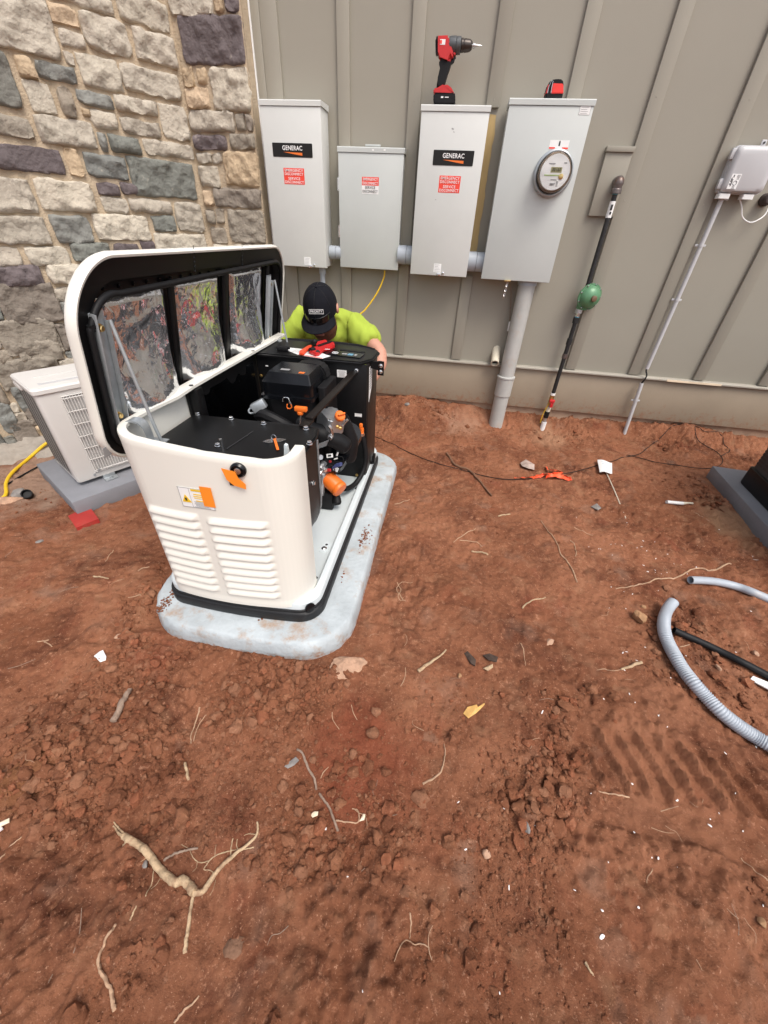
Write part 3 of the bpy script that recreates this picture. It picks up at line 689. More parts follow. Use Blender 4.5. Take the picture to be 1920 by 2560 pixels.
pc = onY(*r3(298, 2010), FY-.0025); small_label(Bx, pc, .046, .046); hasp(Bx, pc.x+.012, .992, FY)
for a, b, s in ((420, 900, .012), (430, 925, .007), (285, 1465, .006)):
    p = onY(*r3(a, b), FY-.0022); bm = B(); card(bm, p, Vector((1, 0, -.3)), ZN, s, s*.5, .0003); obj('scuff_mark', bm, 'greyink', Bx)
Cx = cabinet('disconnect_box', 'short grey electrical box with a half red, half white sticker', -.776, -.381, .993, 1.583, 2.96, 'cabinet2')
pc = onY(*r2(1128, 964), 2.9578); disc_sticker(Cx, (pc.x, 2.9575, pc.z), .102, .078, 'split')
for zz in (1.465, 1.235):
    bm = B(); lathe(bm, [(.006, -.03), (.006, .03)], axis((-.776, 2.962, zz-.05), ZN), 10); obj('hinge', bm, 'steel', Cx)
bm = B(); box(bm, -.62, -.53, 3.0, 3.012, 1.5915, 1.600, .002); obj('top_tab', bm, 'cabinet2', Cx)
for a in (1155, 1270):
    p = onY(*r2(a, 612), 2.9535); bm = B(); card(bm, p, XN, ZN, .012, .007, .0004); obj('paint_chip', bm, 'paper', Cx)
Dx = cabinet('meter_box', 'wide grey electrical box with a round glass meter', .152, .576, .982, 1.772, FY, 'cabinet2')
pc = onY(*r3(1475, 753), FY-.0025); bm = B(); card(bm, (pc.x, FY-.0023, pc.z), XN, ZN, .054, .034, .0004); obj('label_border', bm, 'greyink', Dx)
small_label(Dx, (pc.x, FY-.003, pc.z), .051, .031, 4)
pc = onY(*r3(1269, 1027), FY-.0025); bm = B(); card(bm, (pc.x, FY-.0025, pc.z), XN, ZN, .098, .036); lb = obj('meter_label', bm, 'paper', Dx)
for dx in (-.033, .033): bm = B(); card(bm, (pc.x+dx, FY-.0031, pc.z-.013), XN, ZN, .031, .007, .0003); obj('red_bar', bm, 'red', lb)
bm = B(); card(bm, (pc.x+.001, FY-.0031, pc.z+.004), XN, ZN, .008, .018, .0003); card(bm, (pc.x+.001, FY-.0033, pc.z+.012), XN, ZN, .004, .008, .0003); obj('figure', bm, 'ink', lb)
mc = Vector((.446, FY-.002, 1.487)); mo = thing('electric_meter', 'round glass electric meter with a white face and small display', 'meter', (mc.x, FY, mc.z-.1))
fx = axis(mc, YN)
bm = B(); lathe(bm, [(.100, 0), (.102, .004), (.102, .014), (.098, .020), (.090, .021), (.086, .018), (.084, .0)], fx, 48, cap=False); obj('ring', bm, 'zinc', mo, smooth=50)
bm = B(); lathe(bm, [(.080, 0), (.080, .052), (.074, .055)], fx, 40); obj('base', bm, mat('meter_base', (.22, .16, .11), .5), mo)
bm = B(); lathe(bm, [(.073, .0552), (.073, .064), (.072, .065)], fx, 40); face = obj('face', bm, 'paper', mo)
fy = mc.y-.0662
bm = B(); card(bm, (mc.x+.004, fy, mc.z+.010), XN, ZN, .056, .022, .0008); obj('display', bm, 'lcd', face)
text('lettering', '00160', .012, (mc.x+.004, fy-.0012, mc.z+.010), XN, ZN, 'ink', face, bold=.0)
bm = B(); card(bm, (mc.x-.014, fy, mc.z-.012), XN, ZN, .078, .005, .0006); obj('green_bar', bm, mat('meter_green', (.40, .52, .20), .5), face)
bm = B(); lathe(bm, [(.012, 0), (.012, .002), (.008, .003)], axis((mc.x+.034, fy, mc.z-.016), YN), 16); obj('port', bm, 'gold', face)
bm = B()
for dx, dz, ww in ((-.024, .034, .034), (.042, .038, .014), (.0, -.030, .03), (.0, -.045, .028), (-.002, -.050, .024), (-.01, .028, .0)):
    if ww: card(bm, (mc.x+dx, fy, mc.z+dz), XN, ZN, ww, .004, .0006)
for q in range(6): card(bm, (mc.x+.022, fy, mc.z-.035-.004*q), XN, ZN, .010, .0018, .0006)
obj('print', bm, 'greyink', face)
bm = B(); lathe(bm, [(.0835, .002), (.0835, .078), (.081, .086), (.075, .090), (.03, .0915), (.001, .0915)], fx, 40, cap=False); obj('glass_dome', bm, 'glass', mo, smooth=60)
# seal tab, ring and chain under the meter box
sl_ = thing('seal_chain', 'small brass seal tab with a chain under the meter box', 'seal', (.318, FY-.004, .87))
bm = B(); box(bm, .30, .338, FY-.014, FY-.0035, .976, .983, .001); obj('seal_tab', bm, 'gold', sl_)
bm = B()
for k in range(7):
    z = .967-.013*k; tube(bm, [Vector((.322-.001*k+.005*math.cos(t), FY-.008+(.004*math.sin(t) if k % 2 else 0), z+.008*math.sin(t))) for t in [i*2*math.pi/8 for i in range(8)]], .0013, 5, closed=True)
obj('chain', bm, 'steel', sl_)
# plywood showing beside the drill box
bm = B()
zs = np.linspace(1.12, 1.738, 26)
poly = [(.066, 1.10)]+[(.066+.040*min(1, (z-1.05)/.35)+R.uniform(-.003, .004)*(1 if z < 1.7 else 0), z) for z in zs]+[(.066, 1.738)]
poly = [(.0655, 1.095)]+[(.106+R.uniform(-.004, .004), z) for z in zs]+[(.0655, 1.742)]
prism(bm, poly, 0, .006, Matrix(((1, 0, 0, 0), (0, 0, -1, WY-.0008), (0, 1, 0, 0), (0, 0, 0, 1))))
tag(obj('plywood_strip', bm, 'ply', smooth=0), 'bare yellowish plywood strip exposed beside the tall box with the drill', 'plywood')
# couplings joining the boxes
def nipple(x0, x1, y, z, r, label):
    t = thing('conduit_nipple', label, 'conduit', ((x0+x1)/2, y, z-r), 'grey couplings joining the electrical boxes')
    xm = (x0+x1)/2+.004; f = axis((x0, y, z), XN); L = x1-x0
    bm = B(); lathe(bm, [(r, -.004), (r, (xm-x0)-.0015), (r-.002, (xm-x0)-.001)], f, 28); obj('left_collar', bm, 'pvc', t)
    bm = B(); lathe(bm, [(r-.002, (xm-x0)+.001), (r*.985, (xm-x0)+.0015), (r*.985, L+.004)], f, 28); obj('right_collar', bm, 'pvc', t)
    bm = B(); lathe(bm, [(r-.006, (xm-x0)-.003), (r-.006, (xm-x0)+.003)], f, 24); obj('joint', bm, 'ink', t)
nipple(-.842, -.772, 2.985, 1.069, .038, 'grey pipe coupling between the corner box and the short box')
nipple(-.386, -.293, 2.985, 1.078, .052, 'grey pipe coupling between the short box and the box with the drill')
nipple(.060, .157, 2.98, 1.064, .054, 'fat grey pipe coupling between the drill box and the meter box')
# small conduit under the corner box
t = thing('small_conduit', 'thin grey conduit dropping from the corner box behind the man', 'conduit', (-.905, 2.98, 0))
bm = B(); lathe(bm, [(.022, .945), (.022, .984)], axis((-.905, 2.98, 0), ZN), 20); obj('collar', bm, 'pvc', t)
bm = B(); lathe(bm, [(.0165, -.05), (.0165, .948)], axis((-.905, 2.98, 0), ZN), 20); obj('pipe', bm, 'pvc', t)
# yellow wire from the short box
bm = B(); P = [onY(*D(831, 584), 3.0), onY(*D(829, 600), 3.0), onY(*D(815, 632), 2.98), onY(*D(790, 668), 2.95), onY(*D(763, 698), 2.9), Vector((-.60, 2.86, .5)), Vector((-.64, 2.9, .05))]
tube(bm, curve_pts(P, 6), .0052, 8); tag(obj('yellow_wire', bm, 'yellow'), 'yellow wire hanging from the bottom of the short grey box', 'wire')
# big service conduit under the meter box
t = thing('service_conduit', 'thick grey conduit running from the meter box down into the soil', 'conduit', (.455, 2.975, 0))
cx, cy, cr = .456, 2.975, .053
bm = B(); lathe(bm, [(cr, -.15), (cr, .992)], axis((cx, cy, 0), ZN), 32); obj('pipe', bm, 'pvc2', t)
bm = B(); lathe(bm, [(cr+.001, .236), (cr+.007, .240), (cr+.007, .366), (cr+.011, .368), (cr+.011, .378), (cr+.004, .381), (cr+.001, .383)], axis((cx, cy, 0), ZN), 32); obj('bell_coupling', bm, 'pvc2', t, smooth=40)
bm = B(); lathe(bm, [(cr+.006, .955), (cr+.006, .985)], axis((cx, cy, 0), ZN), 32); obj('top_collar', bm, 'pvc', t)
# ground wire beside it
bm = B(); P = [Vector((.345, 3.03, .98)), onY(*D(1104, 640), 3.03), onY(*D(1098, 720), 3.03), onY(*D(1085, 790), 3.02), onY(*D(1075, 850), 3.0), onY(*D(1068, 905), 2.98)]
P[-1].z = hz(P[-1].x, P[-1].y)-.01
tube(bm, curve_pts(P, 4), .0028, 6); gw = obj('ground_wire', bm, 'rootgrey'); tag(gw, 'thin ground wire running down the wall beside the thick conduit', 'wire')
bm = B(); p = onY(*D(1101, 705), 3.026); box(bm, p.x-.012, p.x+.012, 3.018, 3.03, p.z-.03, p.z+.03, .002); obj('wire_tag', bm, 'paper', gw)
# stub of cream pipe
t = thing('pipe_stub', 'short cream pipe stub sticking out of the wall by the thick conduit', 'pipe', (.352, 3.02, .42))
c = onY(*r10(548, 14), 2.965); d = Vector((-.03, -.82, -.57)).normalized(); bm = B()
lathe(bm, [(.029, .0), (.029, -.15)][::-1], axis(c, d), 24, cap=False); lathe(bm, [(.0235, 0), (.0235, -.1)], axis(c, d), 24, cap=False); lathe(bm, [(.029, 0), (.0235, 0.0)], axis(c, d), 24, cap=False)
obj('pipe', bm, 'cream', t); bm = B(); lathe(bm, [(.0232, -.022), (.0232, -.020)], axis(c, d), 20); obj('bore', bm, 'ink', t)

# ------------------------------------------------------------------ gas riser
t = thing('gas_riser', 'black gas pipe with green regulator and red valve down the wall', 'gas pipe', (.82, 2.99, 0))
GY_ = 3.0
e = onY(*r4(280, 440), GY_); e = Vector((.828, GY_, 1.475))
bm = B(); tube(bm, curve_pts([(e.x, WY-.026, e.z+.004), (e.x, GY_+.006, e.z+.004), (e.x, GY_-.006, e.z-.006), (e.x, GY_-.004, e.z-.035)], 5), [.024]*6+[.026]*6+[.024]*4, 16)
lathe(bm, [(.028, -.052), (.028, -.034), (.025, -.030)], axis((e.x, GY_-.004, e.z), ZN), 18); obj('elbow', bm, 'elbow', t)
pt = Vector((e.x, GY_-.004, e.z-.05)); pb = Vector((.832, GY_-.004, .955))
def seg(name, a, b, r, m, n=16):
    bm = B(); tube(bm, [a, b], r, n); return obj(name, bm, m, t)
seg('upper_pipe', pt, pb, .0135, 'blackpipe')
k = lambda f: pt.lerp(pb, f)
bm = B(); tube(bm, [k(.075), k(.235)], .0155, 16); o = obj('pipe_label', bm, 'paper', t)
bm = B(); card(bm, k(.135)+Vector((-.002, -.0165, 0)), XN, ZN, .012, .026); card(bm, k(.19)+Vector((0, -.0165, 0)), XN, ZN, .010, .012); obj('print', bm, 'ink', o)
seg('thread_tape', k(.985), pb+Vector((0, 0, -.012)), .0145, 'tape'); seg('thread_tape', pt+Vector((0, 0, .004)), pt+Vector((0, 0, -.006)), .0145, 'tape')
# regulator: flattened diaphragm housing with bolted flange
rc = Vector((.858, GY_-.02, .912)); fx = axis(rc, Vector((.30, -1, -.05)))
bm = B(); lathe(bm, [(.02, -.055), (.045, -.045), (.060, -.022), (.066, -.006), (.076, -.005), (.076, .005), (.066, .006), (.062, .020), (.048, .038), (.026, .047), (.018, .049)], fx, 36); rg = obj('regulator', bm, 'green', t, smooth=40)
for i in range(9):
    bm = B(); a = i*2*math.pi/9; lathe(bm, [(.005, -.009), (.005, .010), (.003, .012)], fx @ Matrix.Translation((.071*math.cos(a), .071*math.sin(a), 0)), 6); obj('flange_bolt', bm, 'steel', rg)
bm = B(); lathe(bm, [(.017, .046), (.017, .062), (.013, .064)], fx, 16); obj('vent_cap', bm, mat('vent_brown', (.16, .10, .06), .5), rg)
bm = B(); tube(bm, [Vector((.833, GY_-.008, .945)), Vector((.830, GY_-.012, .895)), Vector((.825, GY_-.006, .84))], [.022, .030, .024], 14); obj('regulator_body', bm, 'green', rg)
q0, q1 = Vector((.824, GY_-.006, .845)), Vector((.816, GY_-.02, .02)); k = lambda z: q0.lerp(q1, (q0.z-z)/(q0.z-q1.z))
for nm, a, b, r, m in (('union', .845, .815, .022, 'alu'), ('nipple', .815, .79, .013, 'steel'), ('union', .79, .755, .020, 'blackpipe'), ('lower_pipe', .755, .66, .0135, 'blackpipe'), ('coupling', .66, .62, .018, 'blackpipe'), ('lower_pipe', .62, .56, .0135, 'blackpipe'), ('coupling', .56, .53, .018, 'elbow'), ('lower_pipe', .53, .285, .0135, 'blackpipe'),
               ('white_collar', .285, .268, .0165, 'white'), ('valve_body', .268, .195, .0165, 'brass'), ('white_collar', .175, .145, .0165, 'cream'), ('tape_wrap', .145, .095, .018, 'blackrub'), ('stub', .195, .06, .013, 'alu'), ('white_stub', .06, -.05, .0185, 'white')):
    seg(nm, k(a), k(b), r, m)
seg('thread_tape', k(.794), k(.786), .0145, 'tape')
c = k(.235); bm = B(); box(bm, c.x-.018, c.x+.020, c.y-.040, c.y-.020, c.z-.012, c.z+.010, .005); box(bm, c.x-.006, c.x+.016, c.y-.036, c.y-.024, c.z-.05, c.z-.008, .004); obj('valve_handle', bm, mat('valve_red', (.55, .02, .025), .4), t)
bm = B(); tube(bm, curve_pts([k(.20)+Vector((-.012, -.01, 0)), k(.12)+Vector((-.03, -.01, 0)), k(.05)+Vector((-.028, -.0, 0))], 4), .003, 6); obj('tracer_wire', bm, 'yellow', t)

# ------------------------------------------------------------------ telecom box and its conduit
UY = 2.985
tl, bl, br = onY(*r4(1118, 165), UY), onY(*r4(990, 505), UY), onY(*r4(1270, 515), UY)
ux0, ux1, uz0, uz1 = (tl.x+bl.x)/2+.004, br.x+.012, bl.z, tl.z
t = thing('utility_box', 'light grey plastic wall box with side latches at the right edge', 'utility box', ((ux0+ux1)/2, WY, uz0))
bm = B(); prism(bm, rr(ux0, ux1, uz0, uz1, .018, 5), 0, .03, Matrix(((1, 0, 0, 0), (0, 0, -1, WY-.019-.0), (0, 1, 0, 0), (0, 0, 0, 1)))); obj('back_tray', bm, 'telecom', t)
bm = B()
prs = [rr(ux0+i, ux1-i, uz0+i, uz1-i, .022, 5) for i in (.004, .004, .012, .026)]
loft(bm, [[Vector((x, WY-.019-h, z)) for x, z in p] for p, h in zip(prs, (.0305, .050, .062, .066))]); cv = obj('cover', bm, 'telecom', t, smooth=40)
for zz in (uz0+.04, uz1-.035):
    bm = B(); box(bm, ux0-.014, ux0+.006, WY-.062, WY-.040, zz-.022, zz+.022, .003); box(bm, ux0-.016, ux0-.013, WY-.066, WY-.058, zz-.016, zz+.016, .001); obj('latch', bm, 'telecom', t)
for xx, zz, s in ((ux0+.135, uz1, 1), (ux0+.075, uz0, -1)):
    bm = B(); box(bm, xx-.012, xx+.012, WY-.026, WY-.0195, min(zz, zz+s*.026), max(zz, zz+s*.026), .002); o = obj('mounting_tab', bm, 'telecom', t)
    bm = B(); lathe(bm, [(.005, 0), (.005, .003)], axis((xx, WY-.027, zz+s*.014), YN), 10); obj('screw', bm, 'ink', o)
pc = onY(*r4(1095, 425), WY-.088); bm = B(); card(bm, (pc.x, WY-.0856, pc.z), XN, ZN, .046, .062); lb = obj('info_label', bm, 'paper', t)
bm = B()
for i in range(9):
    for j in range(2):
        if R.random() < .62: card(bm, (pc.x-.017+.006*j, WY-.0862, pc.z+.025-.006*i), XN, ZN, .005, .005, .0003)
tube(bm, [Vector((pc.x+.006+.009*math.cos(a), WY-.0864, pc.z-.006+.009*math.sin(a))) for a in [i*math.pi/8 for i in range(16)]], .001, 4, closed=True)
for i in range(5): card(bm, (pc.x+.012, WY-.0862, pc.z+.026-.004*i), XN, ZN, R.uniform(.008, .018), .0012, .0003)
for i in range(3): card(bm, (pc.x+.006, WY-.0862, pc.z-.020-.004*i), XN, ZN, R.uniform(.012, .022), .0012, .0003)
obj('print', bm, 'ink', lb)
for xx in (ux0+.035, ux0+.155):
    bm = B(); prism(bm, rr(xx-.028, xx+.028, WY-.075, WY-.03, .006, 3), uz0-.022, uz0-.001); obj('cable_gland', bm, 'white', t)
bm = B(); P = [Vector((ux0+.13, WY-.05, uz0-.02)), onY(*r4(1145, 600), WY-.05), onY(*r4(1150, 670), WY-.05), onY(*r4(1200, 708), WY-.05), onY(*r4(1260, 690), WY-.05), onY(*r4(1310, 650), WY-.04), onY(*r4(1335, 590), WY-.02)]
tube(bm, curve_pts(P, 6), .0032, 8); tag(obj('white_cable', bm, 'white'), 'thin white cable looping below the light grey wall box', 'cable')
kp = onY(*r4(1318, 548), WY-.04); bm = B(); lathe(bm, [(.03, 0), (.03, .018), (.026, .022), (.024, .045), (.018, .05)], axis((kp.x+.012, WY-.002, kp.z), YN), 20); tag(obj('wall_plug', bm, mat('dark_brown_plastic', (.045, .03, .027), .5)), 'round dark plug on the wall beside the grey wall box', 'plug')
t = thing('cable_conduit', 'thin pale grey conduit clipped to the wall below the grey wall box', 'conduit', (1.41, WY-.03, 0))
a, b = Vector((1.402, WY-.034, uz0-.02)), Vector((1.397, WY-.034, .498)); bm = B(); tube(bm, [a, b], .0125, 16); obj('upper_tube', bm, 'telecom', t)
a2, b2 = onY(*r4(455, 1820), WY-.05), onY(*r4(332, 2172), WY-.07); b2 = b2+(b2-a2).normalized()*.03
bm = B(); tube(bm, [a2, b2], .0125, 16); obj('lower_tube', bm, 'telecom', t)
bm = B(); tube(bm, curve_pts([b+ZN*.03, b-ZN*.01, b+Vector((.012, -.012, -.04)), b+Vector((.008, -.018, -.07)), a2+ZN*.004, a2-ZN*.03], 4), .005, 8); obj('black_cable', bm, 'blackrub', t)
for p in (Vector((1.400, WY-.034, 1.207)), Vector((1.399, WY-.034, .923)), a2.lerp(b2, .30)):
    bm = B(); tube(bm, [p+ZN*.006, p-ZN*.006], .0145, 16); box(bm, p.x-.030, p.x+.030, p.y+.004, p.y+.010, p.z-.006, p.z+.006, .002); o = obj('clip', bm, 'telecom', t)

# ------------------------------------------------------------------ drill standing on its battery
zt = 1.7472; DY = 2.935
def dp(a, b): return onY(*r3(a, b), DY)
bb = dp(270, 690); k = (zt-bb.z)
t = thing('cordless_drill', 'red and black cordless drill standing on its battery', 'drill', (-.18, DY, zt))
def dq(a, b):
    p = dp(a, b); return (p.x, p.z+k)
def dprism(name, pts, hw, m, bev=.006, par=None):
    bm = B(); tb = B(); prism(tb, [dq(*p) for p in pts][::-1], -hw, hw, Matrix(((1, 0, 0, 0), (0, 0, -1, DY), (0, 1, 0, 0), (0, 0, 0, 1))))
    bmesh.ops.bevel(tb, geom=tb.edges[:], offset=bev, segments=2, affect='EDGES'); add_bm(bm, tb); return obj(name, bm, m, par or t, smooth=50)
dprism('battery', [(275, 600), (440, 590), (446, 640), (442, 692), (275, 692), (268, 640)], .036, 'blackrub', .006)
dprism('foot', [(270, 565), (345, 545), (370, 528), (405, 545), (438, 600), (438, 612), (272, 606)], .033, 'toolred', .005)
dprism('grip', [(328, 285), (425, 300), (405, 375), (385, 430), (358, 520), (350, 556), (292, 556), (305, 470), (322, 400), (330, 350)], .020, 'blackrub', .009)
dprism('motor_housing', [(293, 140), (400, 135), (404, 265), (440, 268), (450, 285), (415, 300), (402, 368), (395, 320), (330, 292), (292, 290)], .030, 'toolred', .009)
dprism('end_cap', [(286, 160), (300, 138), (306, 150), (306, 290), (288, 292)], .028, 'blackrub', .006)
dprism('trigger', [(418, 298), (452, 292), (446, 318), (428, 330), (425, 358), (410, 366)], .010, 'blackgloss', .004)
a = dq(400, 205); b_ = dq(490, 205); fx = axis((a[0], DY, a[1]), XN); s = (dq(490, 205)[0]-a[0])
bm = B(); lathe(bm, [(.030, -.004), (.032, .004), (.032, s*.55), (.029, s*.58), (.031, s*.62), (.031, s*.95), (.026, s)], fx, 28); obj('gearbox', bm, mat('gearbox_grey', (.09, .095, .10), .45, .3, var=.2, scale=40), t)
s2 = dq(575, 205)[0]-a[0]; bm = B(); lathe(bm, [(.023, s), (.025, s+.003), (.024, s+.012), (.0225, s+.013), (.0225, s+.017), (.024, s+.018), (.021, s2-.008), (.017, s2-.001), (.012, s2+.003)], fx, 24); obj('chuck', bm, mat('chuck_bronze', (.06, .05, .045), .35, .6), t)
s3 = dq(660, 205)[0]-a[0]; bm = B(); lathe(bm, [(.005, s2), (.005, s2+.006), (.012, s2+.008), (.009, s2+.013), (.0095, s2+.014), (.006, s2+.020), (.0005, s3)], fx, 14); obj('step_bit', bm, 'steel', t)
bm = B(); p = dq(345, 195); card(bm, (p[0], DY-.0305, p[1]), Vector((1, 0, -.02)), ZN, .026, .018, .0006); lb = obj('label', bm, 'paper', t)
bm = B(); card(bm, (p[0]-.008, DY-.0312, p[1]), XN, ZN, .009, .012, .0004); obj('mark', bm, 'red', lb)
bm = B(); p = dq(362, 635); card(bm, (p[0]-.014, DY-.0366, p[1]), XN, ZN, .012, .006, .0006); card(bm, (p[0]+.010, DY-.0366, p[1]), XN, ZN, .02, .003, .0006); obj('battery_mark', bm, 'lettering', t)
# red tape-measure sized tool on the meter box
zt = 1.7755; TY = 2.95
t = thing('tape_measure', 'small red and black tape measure standing on the meter box', 'tape measure', (.37, TY, zt))
p0, p1 = onY(*r3(1160, 650), TY), onY(*r3(1297, 650), TY); kz = zt-p0.z
def tq(a, b): p = onY(*r3(a, b), TY); return (p.x, p.z+kz)
def tpr(name, pts, y0, y1, m, bev=.004):
    tb = B(); prism(tb, [tq(*p) for p in pts][::-1], -y1, -y0, Matrix(((1, 0, 0, 0), (0, 0, -1, TY), (0, 1, 0, 0), (0, 0, 0, 1)))); bmesh.ops.bevel(tb, geom=tb.edges[:], offset=bev, segments=2, affect='EDGES'); bm = B(); add_bm(bm, tb); return obj(name, bm, m, t, smooth=50)
tpr('case', [(1158, 600), (1180, 525), (1210, 495), (1250, 488), (1292, 492), (1302, 520), (1298, 610), (1285, 653), (1160, 652)], -.03, .03, 'blackrub')
tpr('red_face', [(1215, 525), (1298, 528), (1299, 606), (1200, 608)], -.034, .034, mat('bright_red_plastic', (.80, .04, .03), .35), .003)
tpr('red_side', [(1158, 603), (1178, 535), (1186, 535), (1172, 606)], -.032, .032, 'toolred', .001)
bm = B(); P = [tq(1172, 605), tq(1180, 560), tq(1205, 505), tq(1216, 508), tq(1205, 560), tq(1198, 606)]
tube(bm, [Vector((x, TY-.036, z)) for x, z in P], .0013, 6); obj('belt_clip', bm, 'steel', t)
# ------------------------------------------------------------------ generator pad
PD = rr(-.955, -.212, .735, 2.15, [.17, .17, .16, .17], 26, .022)
def ring_at(poly, z, inset=0.):
    c = Vector((sum(p[0] for p in poly)/len(poly), sum(p[1] for p in poly)/len(poly)))
    x0 = min(p[0] for p in poly); x1 = max(p[0] for p in poly); y0 = min(p[1] for p in poly); y1 = max(p[1] for p in poly)
    sx = 1-2*inset/(x1-x0); sy = 1-2*inset/(y1-y0); mx, my = (x0+x1)/2, (y0+y1)/2
    return [Vector((mx+(x-mx)*sx, my+(y-my)*sy, z)) for x, y in poly]
bm = B()
rings = []
for z, i in ((-.03, -.012), (.01, -.009), (.03, -.010), (.055, -.006), (.070, -.001), (.0765, .004), (.0785, .010), (.0785, .3)):
    rg = ring_at(PD, z, i)
    if z < .075 and z > -.02:
        rg = [Vector((p.x+.006*float(fbm(np.array(p.x+z*4), np.array(p.y+z*2), 38, 4, 3, .6)), p.y+.006*float(fbm(np.array(p.x+z*2), np.array(p.y+z*4), 38, 5, 3, .6)), p.z)) for p in rg]
    rings.append(rg)
loft(bm, rings); pad = tag(obj('generator_pad', bm, 'pad', smooth=45), 'pale grey rounded pad with mud stains under the open generator', 'equipment pad')
bm = B()
for (p, n, s) in ((r8(335, 1105), 130, .030), (r8(1460, 730), 120, .030), (r8(1335, 950), 6, .02), (r8(880, 1180), 3, .01)):
    q = onZ(*p, .0785)
    for _ in range(n):
        a = R.gauss(0, s); b = R.gauss(0, s*.6); r = R.uniform(.0010, .0042)
        if abs(p[0]-r8(340, 1110)[0]) < 1: v = Vector((q.x+a*.8+b*.3, q.y-a*.5+b, .0785+r*.2))
        else: v = Vector((q.x+b*.6, q.y+a*1.2, .0785+r*.2))
        t = B(); bmesh.ops.create_icosphere(t, subdivisions=1, radius=r)
        for x in t.verts: x.co = Vector((x.co.x*R.uniform(.8, 1.5), x.co.y*R.uniform(.8, 1.5), x.co.z*.55))+v
        add_bm(bm, t)
tag(obj('dried_mud', bm, 'mud', smooth=60), 'crumbs of red mud dried on top of the pale generator pad', 'mud', kind='stuff')

# ------------------------------------------------------------------ generator
GN = thing('generator', 'cream standby generator with its lid propped open, engine showing', 'generator', (-.61, 1.42, .0785))
SK = rr(-.897, -.315, .815, 2.06, [.075]*4, 8, .020)
bm = B(); loft(bm, [ring_at(SK, z, i) for z, i in ((.079, .003), (.083, 0), (.116, 0), (.120, .003), (.122, .006), (.132, .006), (.135, .009))]); obj('skid', bm, 'skid', GN, smooth=40)
TR = rr(-.888, -.324, .824, 2.05, [.070]*4, 8, .020)
bm = B()
loft(bm, [ring_at(TR, z, i) for z, i in ((.1352, .0), (.160, .0), (.166, .003), (.168, .008), (.168, .024), (.165, .028), (.150, .031), (.1485, .036), (.1485, .25))], cap0=True, cap1=True)
tray = obj('tray', bm, 'tray', GN, smooth=30)
for p in (r8(1240, 780), r8(1422, 448)):
    q = onZ(*p, .149); f = Matrix.Translation((q.x, q.y, .1488)) @ Matrix.Rotation(rad(82), 4, 'Z')
    bm = B(); prism(bm, rr(-.034, .034, -.019, .019, .018, 6), 0, .0012, f); prism(bm, rr(-.028, .028, -.014, .014, .013, 6), .0011, .0022, f); o = obj('mount_recess', bm, 'tray', tray)
    bm = B(); lathe(bm, [(.0055, .0021), (.0055, .0028)], f @ Matrix.Translation((.014, 0, 0)), 12); obj('hole', bm, 'ink', tray)
    bm = B(); lathe(bm, [(.011, .0021), (.011, .0035), (.008, .004)], f @ Matrix.Translation((-.010, 0, 0)), 14); lathe(bm, [(.0065, .004), (.0065, .009)], f @ Matrix.Translation((-.010, 0, 0)), 6); obj('mount_bolt', bm, 'steel', tray)
bm = B()
for p, r in ((r8(1167, 965), .011), (r8(1188, 952), .007), (r8(1157, 885), .006), (r6(1385, 1180), .006)):
    q = onZ(*p, .17); lathe(bm, [(r, .1705), (r, .1712)], Matrix.Translation((q.x, q.y, 0)), 12)
q = onZ(*r8(1110, 1130), .155)
obj('plug_holes', bm, 'ink', tray)
bm = B(); lathe(bm, [(.018, 0), (.018, .006), (.012, .007)], axis((-.352, .832, .140), (.75, -.65, .2)), 16); obj('corner_plug', bm, 'blackgloss', GN)
# lift point / latch at far right corner of the tray
q = onZ(*r6(1390, 1090), .20); bm = B(); box(bm, q.x-.008, q.x+.006, q.y-.02, q.y+.02, .168, .215, .002); box(bm, q.x-.03, q.x, q.y-.025, q.y-.01, .168, .18, .002); o = obj('corner_bracket', bm, 'black', GN)

# front panel: wraps both front corners and runs back along the far (left) side
def path():
    P = []
    y0, bow, xl, xr, rc = .818, .026, -.872, -.358, .085
    P.append((xr, .935)); P.append((xr, y0+rc+.005))
    for i in range(1, 10):
        t = rad(0-90*i/9); P.append((xr-rc+rc*math.cos(t), y0+rc+rc*math.sin(t)))
    a, b = xr-rc, xl+rc
    for i in range(1, 60):
        x = a+(b-a)*i/60; P.append((x, y0))
    for i in range(0, 10):
        t = rad(-90-90*i/9); P.append((xl+rc+rc*math.cos(t), y0+rc+rc*math.sin(t)))
    for i in range(1, 13): P.append((xl, y0+rc+(2.03-y0-rc)*i/12))
    xm, hw = (xl+xr)/2, (xr-xl)/2
    return [(x, y-(bow*(1-((x-xm)/hw)**2) if y < y0+rc+.06 and abs((x-xm)/hw) < 1 else 0)) for x, y in P]
PP = path()
def ztop(x, y): return .738+(x+.872)/(-.358+.872)*(.700-.738) if y < 1.0 else .738+min(.010, (y-1.0)*.05)
LX0, LXM, LX1 = -.838, -.612, -.405
def pnormal(i):
    a = PP[max(i-1, 0)]; b = PP[min(i+1, len(PP)-1)]; t = Vector((b[0]-a[0], b[1]-a[1])).normalized(); return Vector((-t.y, t.x)) if False else Vector((t.y, -t.x))*-1
def louvre(x, z, y):
    if y > .90: return 0
    L0, L1 = .195, .502
    bank = None
    for a, b, top in ((-.822, -.640, .524), (-.624, -.434, .520)):
        if a < x < b: bank = (a, b, top)
    if not bank: return 0
    a, b, top = bank; n = 10; pitch = (top-.192)/n; v = (top-z)/pitch
    if v < 0 or v >= n: return 0
    f = v-math.floor(v)
    e = min(1, (x-a)/(.034*max(.05, 1-f)+.006), (b-x)/(.030*max(.05, f)+.005)); e = max(0, e); e = e*e*(3-2*e)
    prof = math.sin(f/.72*math.pi/2)**1.3 if f < .72 else max(0, 1-(f-.72)/.16)
    return .0085*prof*e
zs = [.150+(.185-.150)*i/4 for i in range(5)]+[.185+(.530-.185)*i/138 for i in range(1, 139)]
